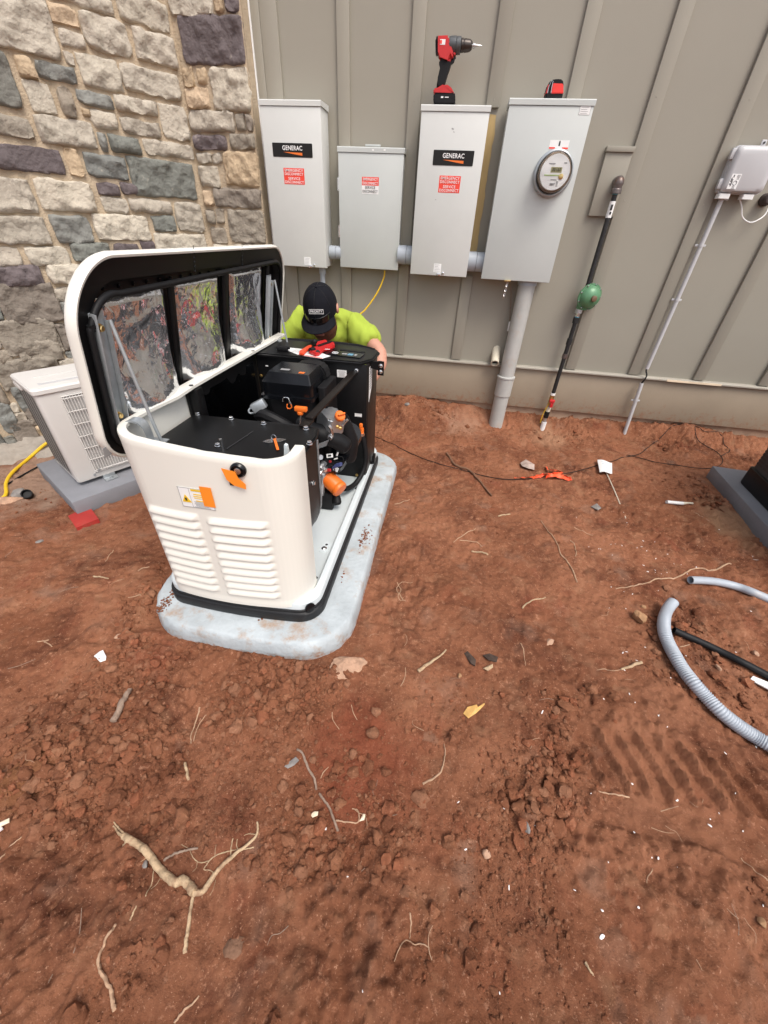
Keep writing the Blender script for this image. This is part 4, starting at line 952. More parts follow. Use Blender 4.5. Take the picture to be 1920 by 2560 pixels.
NT = 12
bm = B(); cols = []
xs_dense = []
for i in range(len(PP)-1):
    k = 3 if PP[i][1] < .90 else 1
    for j in range(k): xs_dense.append((PP[i][0]+(PP[i+1][0]-PP[i][0])*j/k, PP[i][1]+(PP[i+1][1]-PP[i][1])*j/k))
xs_dense.append(PP[-1])
def nrm2(i):
    a = xs_dense[max(i-1, 0)]; b = xs_dense[min(i+1, len(xs_dense)-1)]; t = Vector((b[0]-a[0], b[1]-a[1])).normalized(); return Vector((-t.y, t.x))*-1 if False else Vector((-t.y, t.x))
# path runs right end -> front -> left; outward normal is on the left-hand side of travel reversed
for i, (x, y) in enumerate(xs_dense):
    n = nrm2(i); 
    zt_ = ztop(x, y); zz = zs+[.530+(zt_-.530)*k/NT for k in range(1, NT+1)]
    cols.append((x, y, n, zz))
xm_, ym_ = -.61, 1.3
outw = []
for x, y, n, zz in cols:
    s = 1 if (Vector((x-xm_, y-ym_)).dot(n) > 0) else -1
    outw.append(n*s)
vg = [[bm.verts.new((x+o_.x*(louvre(x, z, y)+(.0022 if z < .176 else 0)), y+o_.y*(louvre(x, z, y)+(.0022 if z < .176 else 0)), z)) for z in zz] for (x, y, n, zz), o_ in zip(cols, outw)]
# rolled top lip and the inner skin
lip = []
for (x, y, n, zz), o_ in zip(cols, outw):
    zt_ = zz[-1]; iw = .026 if y < 1.0 else .045
    if y < 1.0: iw += .007*float(fbm(np.array(x*1.0), np.array(y), 13, 6, 2))
    row = [(x-o_.x*.0015, y-o_.y*.0015, zt_+.003), (x-o_.x*.006, y-o_.y*.006, zt_+.005), (x-o_.x*iw, y-o_.y*iw, zt_+.003), (x-o_.x*iw, y-o_.y*iw, zt_-.006), (x-o_.x*.010, y-o_.y*.010, zt_-.012), (x-o_.x*.008, y-o_.y*.008, .155)]
    lip.append([bm.verts.new(p) for p in row])
full = [a+b for a, b in zip(vg, lip)]
for A_, C_ in zip(full, full[1:]):
    for j in range(len(A_)-1): bm.faces.new((A_[j], A_[j+1], C_[j+1], C_[j]))
bm.faces.new(full[0]); bm.faces.new(full[-1][::-1])
bmesh.ops.recalc_face_normals(bm, faces=bm.faces[:])
fp = obj('front_panel', bm, 'gen', GN, smooth=32)
# latch, tapes and warning label on the panel
def onfront(px, py):
    d = ray(px, py); t = .6
    for _ in range(60):
        p = CAM+d*t; yb = .818-.026*(1-((p.x+.615)/.257)**2); t += (yb-p.y)/d.y*.7
    p = CAM+d*t; sl_ = .026*2*((p.x+.615)/.257)/.257; n = Vector((sl_, -1, 0)).normalized(); return p, n
p, n = onfront(*r8(755, 345)); xd = Vector((-n.y, n.x, 0)); f = axis(p, n)
bm = B(); lathe(bm, [(.021, 0), (.021, .006), (.017, .011), (.0155, .011), (.0145, .004)], f, 28, cap=False); lathe(bm, [(.0145, .003), (.0145, .004)], f, 20); lt = obj('lock', bm, 'blackgloss', GN)
bm = B(); lathe(bm, [(.009, .004), (.009, .010), (.006, .011)], f, 16); obj('lock_cylinder', bm, 'steel', lt)
bm = B(); prism(bm, [(-.030, .014), (.004, .006), (.010, -.012), (.026, -.030), (.025, -.046), (-.006, -.036), (-.022, -.020)], .0118, .0126, Matrix(((xd.x, 0, n.x, p.x-.010*xd.x), (xd.y, 0, n.y, p.y-.010*xd.y), (0, 1, 0, p.z-.006), (0, 0, 0, 1)))); obj('orange_tape', bm, 'orangetape', GN)
bm = B(); box(bm, p.x-.03, p.x-.018, p.y-.008, p.y-.002, p.z-.048, p.z-.036, .001); obj('tape_tail', bm, 'ink', GN)
p, n = onfront(*r8(520, 506)); xd = Vector((-n.y, n.x, 0)); p = p+n*.0012; up = (ZN-xd*.06).normalized()
lw, lh = .098, .066
bm = B(); card(bm, p, xd, up, lw, lh, .0006); lb = obj('warning_label', bm, 'paper', GN)
bm = B()
for a, b, ww, hh in ((-.0, lh/2-.0008, lw, .0012), (0, -lh/2+.0008, lw, .0012), (-lw/2+.0006, 0, .0012, lh), (lw/2-.0006, 0, .0012, lh), (-.017, 0, .0008, lh)): card(bm, p+xd*a+up*b+n*.0007, xd, up, ww, hh, .0004)
for i in range(6): card(bm, p+xd*R.uniform(.010, .014)+up*(-.012-.0035*i)+n*.0007, xd, up, R.uniform(.034, .05), .0013, .0004)
obj('print', bm, 'greyink', lb)
bm = B()
for a, b, ww, hh in ((.016, .027, .05, .006), (.012, .014, .034, .003), (.016, .007, .046, .003), (.014, .001, .040, .002), (.018, -.008, .044, .003)): card(bm, p+xd*a+up*b+n*.0009, xd, up, ww, hh, .0004)
c0 = p+xd*-.032+up*-.004
prism(bm, [(-.014, -.012), (.014, -.012), (0, .013)], .0006, .0012, Matrix(((xd.x, up.x, n.x, c0.x), (xd.y, up.y, n.y, c0.y), (xd.z, up.z, n.z, c0.z), (0, 0, 0, 1)))); obj('warning_triangle', bm, mat('warning_yellow', (.78, .50, .02), .5), lb)
bm = B(); prism(bm, [(-.003, -.001), (.003, -.001), (.003, .009), (-.003, .009)], .0014, .0018, Matrix(((xd.x, up.x, n.x, c0.x), (xd.y, up.y, n.y, c0.y), (xd.z, up.z, n.z, c0.z-.006), (0, 0, 0, 1)))); obj('exclamation', bm, 'ink', lb)
pt_, nt_ = onfront(*r8(583, 497)); bm = B(); card(bm, pt_+nt_*.0035, xd, (ZN-xd*.07).normalized(), .034, .066, .0006); obj('orange_tape', bm, 'orangetape', GN)

# far side: foil lined inner wall
bm = B(); box(bm, -.860, -.850, 1.17, 1.93, .16, .735, .002); obj('inner_wall', bm, 'black', GN)
bm = B(); grid(bm, lambda a, b: Vector((-.849+.010*math.sin(math.pi*a)*math.sin(math.pi*b)+.006*float(fbm(np.array(a), np.array(b), 5, 3, 3)), 1.19+.48*a, .20+.50*b)), 40, 36); obj('dark_foil_panel', bm, 'darkfoil', GN, smooth=80)
bm = B(); box(bm, -.862, -.818, 1.175, 1.215, .60, .738, .003); obj('post', bm, 'black', GN)
bm = B()
for yy in (1.18, 1.66):
    lathe(bm, [(.007, 0), (.007, .0012)], Matrix.Translation((-.835, yy, .7515)), 12)
obj('rail_holes', bm, 'ink', GN)

# alternator cover behind the front panel
bm = B()
tb = B(); prism(tb, [(-.845, .835), (-.60, .815), (-.40, .850), (-.378, .90), (-.378, 1.10), (-.392, 1.170), (-.845, 1.170)], .642, .655); bmesh.ops.bevel(tb, geom=[e for e in tb.edges if all(v.co.z > .65 for v in e.verts)], offset=.005, segments=2, affect='EDGES'); add_bm(bm, tb)
ac_ = obj('alternator_cover', bm, 'black', GN, smooth=30)
XZ = Matrix(((1, 0, 0, 0), (0, 0, 1, 0), (0, 1, 0, 0), (0, 0, 0, 1)))
def hprof(o_): return [(-.842, .6415), (-.842, .40)]+[(-.60+(.222+o_)*math.cos(rad(t_)), .42+(.232+o_)*math.sin(rad(t_))) for t_ in range(180, 361, 9)]+[(-.379+o_, .46), (-.379+o_, .6415)]
bm = B(); prism(bm, hprof(0), .86, 1.098, XZ); bmesh.ops.recalc_face_normals(bm, faces=bm.faces[:]); obj('alternator_housing', bm, 'brownblack', GN, smooth=40)
bm = B(); prism(bm, hprof(.004), 1.0985, 1.104, XZ); bmesh.ops.recalc_face_normals(bm, faces=bm.faces[:]); obj('housing_rim', bm, 'zinc', GN, smooth=40)
for k_, p in enumerate((z for z in ((695-0, 765), (1000, 805), (1292, 850), (878, 1045)))):
    q = onZ(300+p[0]/3.607, 820+p[1]/3.607, .664); bm = B(); bolt(bm, (q.x, q.y, .656), ZN, .0075, .009); obj('cover_bolt', bm, 'steel', ac_)
for p in ((440, 1295), (485, 1487)):
    q = onZ(680+p[0]/5.184, 820+p[1]/5.184, .662); bm = B(); bolt(bm, (q.x, q.y, .656), ZN, .008, .010); obj('cover_bolt', bm, 'steel', ac_)
bm = B(); bolt(bm, (-.3785, 1.03, .52), XN, .0075, .008); obj('cover_bolt', bm, 'steel', ac_)
bm = B(); q = onZ(300+925/3.607, 820+1090/3.607, .66); tube(bm, [(q.x, q.y, .655), (q.x, q.y, .692)], .0045, 8); obj('stud', bm, 'steel', ac_)
bm = B(); q0 = onZ(300+960/3.607, 820+1090/3.607, .6565); q1 = onZ(300+1200/3.607, 820+930/3.607, .6565); tube(bm, [(q0.x, q0.y, .6562), (q1.x, q1.y, .6562)], .0016, 4); obj('seam', bm, 'ink', ac_)
q = onZ(680+205/5.184, 820+1590/5.184, .68); bm = B(); prism(bm, [(-.010, 0), (.008, 0), (.003, .045), (-.004, .048)], 0, .012, Matrix(((1, 0, 0, q.x), (0, 0, -1, q.y), (0, 1, 0, .656), (0, 0, 0, 1)))); obj('clip_tab', bm, 'tray', GN)
# back edge flange and engine shroud plate
bm = B(); tube(bm, [(-.62, 1.185, .640), (-.52, 1.19, .640), (-.46, 1.21, .632)], .006, 6); obj('shroud_edge', bm, 'skid', GN)

# bulkhead at the wall end with the control deck
bm = B(); box(bm, -.846, -.333, 1.70, 1.712, .150, .722, .002); bh = obj('bulkhead', bm, 'black', GN)
bm = B(); box(bm, -.342, -.330, 1.7125, 1.94, .168, .722, .003); obj('side_frame', bm, 'brownblack', GN)
bm = B()
tb = B(); prism(tb, [(-.846, 1.688), (-.358, 1.688), (-.318, 1.76), (-.312, 1.90), (-.345, 1.955), (-.43, 1.985), (-.846, 1.985)], .7225, .737); bmesh.ops.bevel(tb, geom=[e for e in tb.edges if all(v.co.z > .73 for v in e.verts)], offset=.007, segments=3, affect='EDGES'); add_bm(bm, tb)
deck = obj('control_deck', bm, 'black', GN, smooth=40)
bm = B(); tube(bm, curve_pts([(-.80, 1.985, .735), (-.6, 1.99, .736), (-.44, 1.978, .735), (-.345, 1.93, .733)], 5), .008, 8); obj('deck_roll', bm, 'blackrub', deck)
c = onZ(*r5(1090, 940), .738); f = Matrix.Translation((c.x+.005, c.y+.01, .7372)) @ Matrix.Rotation(rad(-6), 4, 'Z')
bm = B(); prism(bm, rr(-.090, .078, -.045, .035, .006, 3), 0, .004, f); cp = obj('control_panel', bm, 'blackgloss', deck)
bm = B(); prism(bm, rr(-.05, .07, .04, .062, .006, 3), 0, .006, f); obj('latch_bar', bm, 'blackrub', deck)
bm = B(); tube(bm, [f @ Vector((-.052+.014*math.cos(a), -.010+.014*math.sin(a), .0045)) for a in [i*math.pi/10 for i in range(20)]], .0011, 4, closed=True)
prism(bm, [(-.060, -.012), (-.044, -.012), (-.044, -.008), (-.060, -.008)], .0042, .0048, f); obj('dial_mark', bm, 'lettering', cp)
bm = B(); prism(bm, rr(.010, .034, -.026, .004, .002, 2), .0042, .0048, f); obj('display', bm, 'bluemark', cp)
bm = B(); prism(bm, rr(-.018, .006, -.020, -.002, .002, 2), .0042, .0048, f); prism(bm, rr(.040, .052, -.022, .002, .002, 2), .0042, .0048, f); obj('buttons', bm, 'greyink', cp)
c = onZ(*r5(610, 905), .738); f = Matrix.Translation((c.x, c.y, .7372)) @ Matrix.Rotation(rad(-4), 4, 'Z')
bm = B(); prism(bm, [(-.10, .045), (-.09, .02), (.02, -.055), (.14, -.075), (.16, -.02), (.05, .045)], 0, .0008, f); dl = obj('deck_label', bm, 'paper', deck)
bm = B()
for i in range(5): prism(bm, [(-.03, .03-.012*i), (.06, .022-.012*i), (.06, .019-.012*i), (-.03, .027-.012*i)], .001, .0014, f)
obj('print', bm, 'greyink', dl)
bm = B(); prism(bm, [(.02, -.053), (.14, -.073), (.14, -.066), (.02, -.046)], .001, .0015, f); obj('red_strip', bm, 'red', dl)
bm = B(); q = onZ(*r5(430, 880), .745); box(bm, q.x-.02, q.x+.03, q.y-.015, q.y+.015, .737, .757, .006); lathe(bm, [(.006, 0), (.006, .02)], axis((q.x+.02, q.y, .752), XN), 10); obj('hinge_block', bm, 'blackrub', deck)
def bulk_label(p, w, h, m='paper', rows=6):
    q = onY(*p, 1.6985); bm = B(); card(bm, q, XN, ZN, w, h, .0006); o = obj('data_label', bm, m, bh); bm = B()
    for i in range(rows): card(bm, (q.x, q.y-.0007, q.z+h*(.36-.72*i/max(1, rows-1))), XN, ZN, w*R.uniform(.5, .85), h*.045, .0004)
    obj('print', bm, 'greyink', o)
bulk_label((680+905/5.184, 820+593/5.184), .044, .032); bulk_label((680+1118/5.184, 820+1130/5.184), .034, .016, rows=2)
bulk_label(r6(278, 143), .013, .005, rows=1)
bm = B(); prism(bm, [(1.735, .545), (1.80, .60), (1.80, .705), (1.735, .705)], -.3298, -.3292, Matrix(((0, 0, 1, 0), (1, 0, 0, 0), (0, 1, 0, 0), (0, 0, 0, 1)))); sb_ = obj('side_label', bm, 'paper', GN)
bm = B()
for i in range(9): box(bm, -.3291, -.3288, 1.745, 1.79, .60+.011*i, .606+.011*i)
box(bm, -.3291, -.3287, 1.738, 1.797, .672, .675); obj('print', bm, 'greyink', sb_)
bm = B(); q = onY(680+1095/5.184, 820+552/5.184, 1.699); bolt(bm, q, YN, .008, .007); obj('brace_bolt', bm, 'steel', bh)
bm = B(); q = onY(*r6(220, 245), 1.699); bolt(bm, q, YN, .006, .005); q = onY(*r6(1212, 1275), 1.699); bolt(bm, q, YN, .006, .005); obj('bulkhead_screws', bm, 'brass', bh)
# lift bracket on the right of the deck
bm = B(); prism(bm, [(-.345, .722), (-.285, .775-.045), (-.268, .728), (-.268, .668), (-.296, .668), (-.296, .69), (-.345, .70)], -1.765, -1.755, Matrix(((1, 0, 0, 0), (0, 0, -1, 0), (0, 1, 0, 0), (0, 0, 0, 1)))); lb = obj('lift_bracket', bm, 'black', GN, smooth=0)
for zz in (.711, .685):
    bm = B(); bolt(bm, (-.281, 1.7545, zz), YN, .0075, .006); obj('bracket_bolt', bm, 'steel', lb)
# brace bar
a_, b_ = Vector((-.388, 1.690, .693)), Vector((-.438, 1.170, .668))
bm = B(); L_ = (b_-a_).length; box(bm, 0, L_-.03, -.015, .015, -.005, .004, .002, frame(a_, b_-a_, ZN)); box(bm, L_-.035, L_+.02, -.016, .016, -.010, -.004, .001, frame(a_, b_-a_, ZN)); obj('brace_bar', bm, 'brownblack', GN)

# engine
bm = B()
def taper(bm, x0, x1, y0, y1, z0, x2, x3, y2, y3, z1, r=.015, n=4):
    loft(bm, [[Vector((x, y, z0)) for x, y in rr(x0, x1, y0, y1, r, n)], [Vector((x, y, z1)) for x, y in rr(x2, x3, y2, y3, r, n)]])
taper(bm, -.690, -.480, 1.375, 1.56, .655, -.690, -.480, 1.375, 1.56, .668, .012)
taper(bm, -.681, -.486, 1.385, 1.55, .668, -.681, -.486, 1.385, 1.55, .716, .010, 2)
taper(bm, -.681, -.486, 1.385, 1.55, .716, -.660, -.500, 1.408, 1.55, .750, .004, 1)
ab = obj('air_cleaner', bm, 'blackgloss', GN, smooth=30)
bm = B()
pts = [onY(*r6(a, b), 1.56) for a, b in ((545, 165), (580, 125), (650, 108), (810, 125), (860, 150), (905, 240), (900, 290), (850, 300), (560, 300))]
tb = B(); prism(tb, [(p.x, p.z) for p in pts][::-1], -.02, .05, Matrix(((1, 0, 0, 0), (0, 0, 1, 1.57), (0, 1, 0, 0), (0, 0, 0, 1)))); bmesh.ops.recalc_face_normals(tb, faces=tb.faces[:]); bmesh.ops.bevel(tb, geom=tb.edges[:], offset=.008, segments=2, affect='EDGES'); add_bm(bm, tb)
obj('intake_hump', bm, 'blackrub', ab, smooth=50)
bm = B(); taper(bm, -.655, -.505, 1.40, 1.55, .46, -.675, -.495, 1.39, 1.55, .655, .02); obj('air_cleaner_body', bm, 'blackrub', ab)
bm = B(); taper(bm, -.478, -.44, 1.45, 1.60, .40, -.485, -.45, 1.45, 1.62, .69, .01); obj('duct', bm, 'blackrub', GN)
for a, b, w_, m in ((470, 180, .036, 'greyink'), (640, 215, .022, 'orange')):
    q = onZ(*r6(a, b), .7505); bm = B(); box(bm, q.x-w_/2, q.x+w_/2, q.y-.009, q.y+.009, .7503, .7509); obj('top_mark', bm, m, ab)
bm = B(); P = [onY(*r6(a, b), 1.368) for a, b in ((445, 515), (450, 475), (505, 480), (512, 535))]; tube(bm, curve_pts(P, 3), .0018, 6)
tube(bm, curve_pts([onY(*r6(a, b), 1.366) for a, b in ((500, 480), (520, 520), (540, 560))], 3), .0018, 6); cl = obj('spring_clip', bm, 'steel', ab)
bm = B(); tube(bm, curve_pts([onY(*r6(a, b), 1.364) for a, b in ((490, 540), (488, 575), (510, 588), (535, 575), (528, 545))], 3), .0022, 6); obj('clip_pull', bm, 'orange', cl)
# lifting bracket on the left of the engine
bm = B(); q = onY(*r6(195, 555), 1.36); f = Matrix.Translation(q) @ Matrix.Rotation(rad(-28), 4, 'Y') @ Matrix.Rotation(rad(20), 4, 'Z'); box(bm, -.028, .028, -.02, .02, -.018, .018, .004, f)
tube(bm, curve_pts([q+Vector((-.028, 0, -.005)), q+Vector((-.04, -.01, -.02)), q+Vector((-.035, -.012, -.03)), q+Vector((-.02, -.01, -.028))], 3), .004, 6); tube(bm, [q+Vector((-.015, 0, -.02)), q+Vector((-.012, .0, -.06))], .006, 8); obj('lift_plate', bm, 'zinc', GN)
bm = B(); tube(bm, curve_pts([(-.70, 1.36, .59), (-.66, 1.34, .60), (-.60, 1.34, .575), (-.56, 1.36, .54)], 4), .024, 10); obj('intake_hose', bm, 'blackrub', GN)
# dipstick
bm = B(); q = onY(*r6(615, 770), 1.33); q2_ = onY(*r6(627, 650), 1.33); tube(bm, [q+Vector((-.004, 0, -.05)), q2_], .004, 8); ds = obj('dipstick', bm, 'steel', GN)
bm = B(); lathe(bm, [(.009, 0), (.012, .004), (.012, .012), (.006, .016), (.006, .03)], axis(q2_, ZN), 14); h_ = onY(*r6(632, 590), 1.33); box(bm, h_.x-.024, h_.x+.024, h_.y-.010, h_.y+.010, h_.z-.009, h_.z+.009, .004, None); obj('dipstick_handle', bm, 'orange', ds)
# valve cover, oil cap, filter
vc = onY(*r6(960, 690), 1.42); ax = (onY(*r6(1060, 770), 1.36)-onY(*r6(860, 560), 1.48)).normalized(); f = frame(vc, ax, Vector((.55, -.45, .7)))
bm = B(); tb = B(); prism(tb, rr(-.060, .045, -.040, .040, [.02, .02, .012, .012], 5), -.05, .018, f); bmesh.ops.bevel(tb, geom=[e for e in tb.edges], offset=.006, segments=2, affect='EDGES'); add_bm(bm, tb); vcv = obj('valve_cover', bm, 'alu', GN, smooth=50)
bm = B(); q = onY(*r6(1035, 665), 1.385); nd = Vector((.55, -.45, .7)).normalized(); g_ = axis(q, nd); lathe(bm, [(.019, -.01), (.021, -.002), (.021, .006), (.017, .010)], g_, 20); box(bm, -.016, .016, -.003, .003, .009, .022, .002, g_); obj('oil_cap', bm, 'orange', vcv)
bm = B()
for a, b in ((1010, 775), (1040, 790)): bolt(bm, onY(*r6(a, b), 1.36), Vector((.3, -1, .1)), .006, .006)
obj('cover_screws', bm, 'gold', vcv)
bm = B(); tube(bm, curve_pts([onY(*r6(a, b), 1.35) for a, b in ((1060, 760), (1090, 730), (1115, 700))], 3), .005, 6); tube(bm, curve_pts([onY(*r6(a, b), 1.345) for a, b in ((920, 760), (945, 800), (950, 860), (935, 885))], 3), .007, 8); obj('bracket_arm', bm, 'steel', GN)
bm = B(); bolt(bm, onY(*r6(937, 878), 1.335), YN, .010, .012); obj('large_bolt', bm, 'steel', GN)
# black engine mass
bm = B()
for P_, r_ in (([(-.55, 1.40, .56), (-.47, 1.38, .535), (-.40, 1.40, .50), (-.36, 1.42, .46)], [.030, .036, .036, .028]), ([(-.40, 1.48, .56), (-.37, 1.50, .46), (-.38, 1.50, .36)], [.035, .04, .035])):
    tube(bm, curve_pts(P_, 4), [r_[min(int(i/4), len(r_)-1)] for i in range(len(curve_pts(P_, 4)))], 16)
obj('intake_manifold', bm, 'blackrub', GN, smooth=60)
bm = B(); prism(bm, rr(-.14, .07, -.12, .12, .05, 6), -.02, .02, frame((-.42, 1.50, .42), (1, -.25, -.35), (.35, -.75, .55))); obj('engine_shroud', bm, 'blackgloss', GN, smooth=50)
bm = B()
for i in range(6):
    q = onY(*r6(815+17*i, 975-6*i), 1.345); box(bm, -.0025, .0025, -.004, .004, -.014, .014, .0015, Matrix.Translation(q) @ Matrix.Rotation(rad(25), 4, 'Y'))
obj('cooling_fins', bm, 'alu', GN)
bm = B(); box(bm, -.72, -.47, 1.25, 1.62, .20, .46, .02); obj('engine_block', bm, 'blackrub', GN)
q = onY(*r6(930, 1075), 1.36); bm = B(); card(bm, q, Vector((1, 0, .25)), Vector((-.2, .5, .9)), .028, .016, .0006); el = obj('engine_label', bm, 'paper', GN)
bm = B(); card(bm, q+Vector((0, -.0015, .001)), Vector((1, 0, .25)), Vector((-.2, .5, .9)), .014, .008, .0006); obj('print', bm, 'ink', el)
fc = onY(*r6(975, 1370), 1.40); fd = Vector((.80, -.42, -.36)).normalized()
bm = B(); lathe(bm, [(.032, -.045), (.0365, -.040), (.037, .018), (.0362, .020), (.0362, .024), (.0375, .026), (.0375, .036), (.034, .043), (.012, .046)], axis(fc, fd), 32); of = obj('oil_filter', bm, 'orange', GN, smooth=40)
bm = B(); lathe(bm, [(.041, -.062), (.041, -.046), (.034, -.045)], axis(fc, fd), 28); obj('filter_base', bm, 'alu', of)
bm = B()
for a, b, s in ((850, 1180, .020), (880, 1205, .016), (820, 1090, .018), (835, 1230, .022), (850, 1440, .016)):
    q = onY(*r6(a, b), 1.40); lathe(bm, [(s*.7, -s), (s*.8, 0), (s*.6, s)], axis(q, Vector((R.uniform(-.3, .6), -.6, R.uniform(-.4, .5)))), 10)
tube(bm, [onY(*r6(840, 1480), 1.38), onY(*r6(870, 1270), 1.40)], .013, 8); obj('oil_block', bm, 'alu', GN)
bm = B(); q = onY(*r6(925, 1225), 1.385); box(bm, q.x-.008, q.x+.008, q.y-.005, q.y+.005, q.z-.006, q.z+.006, .002); q = onY(*r6(935, 1135), 1.385); box(bm, q.x-.005, q.x+.005, q.y-.004, q.y+.004, q.z-.004, q.z+.004, .001); obj('red_connector', bm, 'wirered', GN)
bm = B(); q = onY(*r6(995, 1215), 1.40); card(bm, q, Vector((1, 0, -.4)), Vector((.2, .5, .8)), .022, .018); q = onY(*r6(1010, 1060), 1.39); tube(bm, [q+Vector((-.003, 0, -.006)), q+Vector((.003, 0, .010))], .0045, 8); q = onY(*r6(990, 1108), 1.385); tube(bm, [q-Vector((.006, 0, .003)), q+Vector((.008, 0, .004))], .003, 6); obj('white_connectors', bm, 'white', GN)
bm = B()
for P_ in (((905, 1150), (930, 1110), (1000, 1085), (1060, 1090), (1070, 1130), (1040, 1170)), ((1000, 1100), (980, 1140), (1000, 1180), (1060, 1160)), ((920, 1170), (960, 1185), (985, 1230), (975, 1270)), ((890, 1190), (915, 1165), (990, 1140), (1050, 1145))):
    tube(bm, curve_pts([onY(*r6(a, b), 1.385+.006*R.random()) for a, b in P_], 4), .0022, 5)
obj('black_wires', bm, 'blackrub', GN)
bm = B()
for k_ in range(4): tube(bm, curve_pts([onY(*r6(960+3*k_, 1195), 1.38), onY(*r6(1000+5*k_, 1160+8*k_), 1.375), onY(*r6(1058, 1150+8*k_), 1.38), onY(*r6(1035, 1185), 1.385), onY(*r6(960, 1200+3*k_), 1.38)], 4), .0016, 5)
obj('blue_wires', bm, 'wireblue', GN)
# drain hose and mount
bm = B(); P_ = [onY(*r6(a, b), y) for a, b, y in ((1262, 850, 1.66), (1290, 960, 1.66), (1305, 1080, 1.66), (1290, 1190, 1.65), (1250, 1290, 1.62), (1190, 1370, 1.58), (1130, 1410, 1.53), (1080, 1420, 1.49))]
tube(bm, curve_pts(P_, 5), .0125, 12); dh = obj('drain_hose', bm, 'blackrub', GN)
bm = B(); q = P_[0]; tube(bm, [q+ZN*.03, q+Vector((0, 0, .004))], .010, 10); box(bm, q.x-.012, q.x+.004, q.y-.008, q.y+.008, q.z+.028, q.z+.052, .004); obj('hose_plug', bm, 'orange', dh)
bm = B(); tube(bm, [q+ZN*.006, q-ZN*.008], .0145, 12); obj('hose_clamp', bm, 'steel', dh)
bm = B(); tube(bm, curve_pts([onY(*r6(a, b), 1.62) for a, b in ((1245, 830), (1200, 855), (1140, 850), (1080, 815))]+[onY(*r6(1060, 790), 1.5)], 4), .0028, 6)
tube(bm, curve_pts([onY(*r6(a, b), 1.64) for a, b in ((1235, 800), (1200, 755), (1120, 735), (1070, 770))], 4), .0024, 6); obj('tether', bm, 'blackrub', GN)
bm = B(); q = onY(*r6(1000, 1520), 1.40); lathe(bm, [(.018, -.03), (.020, .0), (.020, .02), (.012, .03)], axis(q, Vector((.3, -.5, -.7))), 14); box(bm, -.50, -.42, 1.38, 1.50, .15, .24, .01); obj('engine_mount', bm, 'blackrub', GN)
bm = B(); q = onY(*r6(790, 1525), 1.30); tube(bm, [q+Vector((-.05, -.1, -.09)), q], .004, 6); lathe(bm, [(.012, 0), (.013, .03)], axis(q, Vector((.3, .5, .5))), 10); obj('drain_rod', bm, 'alu', GN)

# lid: leaning back over its far-side hinges
LT = rad(-10); LO = Vector((-.885, 0, .70)); LS = Vector((-math.sin(LT), 0, math.cos(LT))); LN = Vector((math.cos(LT), 0, math.sin(LT)))
def lp(y, s, n=0.): return LO+Vector((0, y, 0))+LS*s+LN*n
def lid_outline(ins):
    p = rr(.822+ins, 2.095-ins, -.088+ins, .428-ins, [max(.02, .10-ins), max(.02, .125-ins), max(.02, .155-ins), max(.02, .11-ins)], 22)
    out = []
    for y, s in p:
        if s > .2: s = s+.018*(1-((y-1.43)/.62)**2)*(s-.2)/.228
        t = (s+.068)/.5; bow = .004*math.sin(math.pi*max(0, min(1, t)))
        if y < 1.0: y -= bow*(1-(y-.8)/.2)
        if y > 1.86: y += bow*((y-1.86)/.2)
        out.append((y, s))
    return out
def lring(ins, n): return [lp(y, s, n) for y, s in lid_outline(ins)]
bm = B(); loft(bm, [lring(.010, -.004), lring(.008, .001), lring(.003, .002), lring(.0, -.002), lring(-.001, -.018), lring(.003, -.027), lring(.012, -.034), lring(.06, -.044), lring(.2, -.050)], cap0=False)
lid = obj('lid', bm, 'gen', GN, smooth=45)
bm = B(); loft(bm, [lring(.0103, -.003), lring(.013, -.004), lring(.055, -.006), lring(.062, -.030), lring(.10, -.034), lring(.2, -.034)], cap0=False); obj('lid_liner', bm, 'black', lid, smooth=45)
g = []
for i, (y, s) in enumerate(lid_outline(.040)):
    if s > .30:   # the gasket dips along the top
        s = s-.055*math.exp(-((y-1.12)/.16)**2)-.02
    g.append(lp(y, s, .001))
bm = B(); tube(bm, g, .0085, 8, closed=True); obj('lid_gasket', bm, 'blackrub', lid, smooth=60)
def seam(y, s0, s1):
    bm = B()
    for k_ in range(5): lathe(bm, [(.004, 0), (.003, .0015)], axis(lp(y, s0+(s1-s0)*k_/4, -.0045), LN), 8)
    box(bm, -.0008, .0008, 0, s1-s0+.02, 0, .0012, 0, Matrix(((0, LS.x, LN.x, lp(y, s0, -.006).x), (1, LS.y, LN.y, lp(y, s0, -.006).y), (0, LS.z, LN.z, lp(y, s0, -.006).z), (0, 0, 0, 1))))
    obj('rivet_row', bm, 'blackgloss', lid)
seam(1.33, .375, .425); seam(1.66, .375, .425)
def foilp(y0, y1, s0, s1, sd):
    bm = B()
    def f(a, b):
        y = y0+(y1-y0)*a; s = s0+(s1-s0)*b
        e = min(1, min(a, 1-a)/.07)*min(1, b/.05, (1-b)/.05)
        A, C = np.array(y), np.array(s)
        wr = .0018*float(fbm(A, C, 7, sd, 3, .55))+.0018*(1-abs(float(fbm(A*1.0+C*.6, C-A*.5, 13, sd+5, 3)))*3)+.0006*float(fbm(A-C, C*2.2, 26, sd+9, 3))
        bulge = .055*math.exp(-((b-.04)/.34)**2)*math.sin(math.pi*a)**.6
        ed = .004*float(fbm(A, C, 22, sd+3, 2))
        return lp(y+(ed if a in (0, 1) else 0), s+(ed if b in (0, 1) else 0), -.030+e*(bulge+wr+.008))
    grid(bm, f, 46, 60); bmesh.ops.recalc_face_normals(bm, faces=bm.faces[:]); return obj('foil_panel', bm, 'foil', lid, smooth=80)
foilp(.925, 1.195, .020, .338, 1); foilp(1.235, 1.515, .03, .350, 2); foilp(1.60, 1.895, .03, .352, 3)
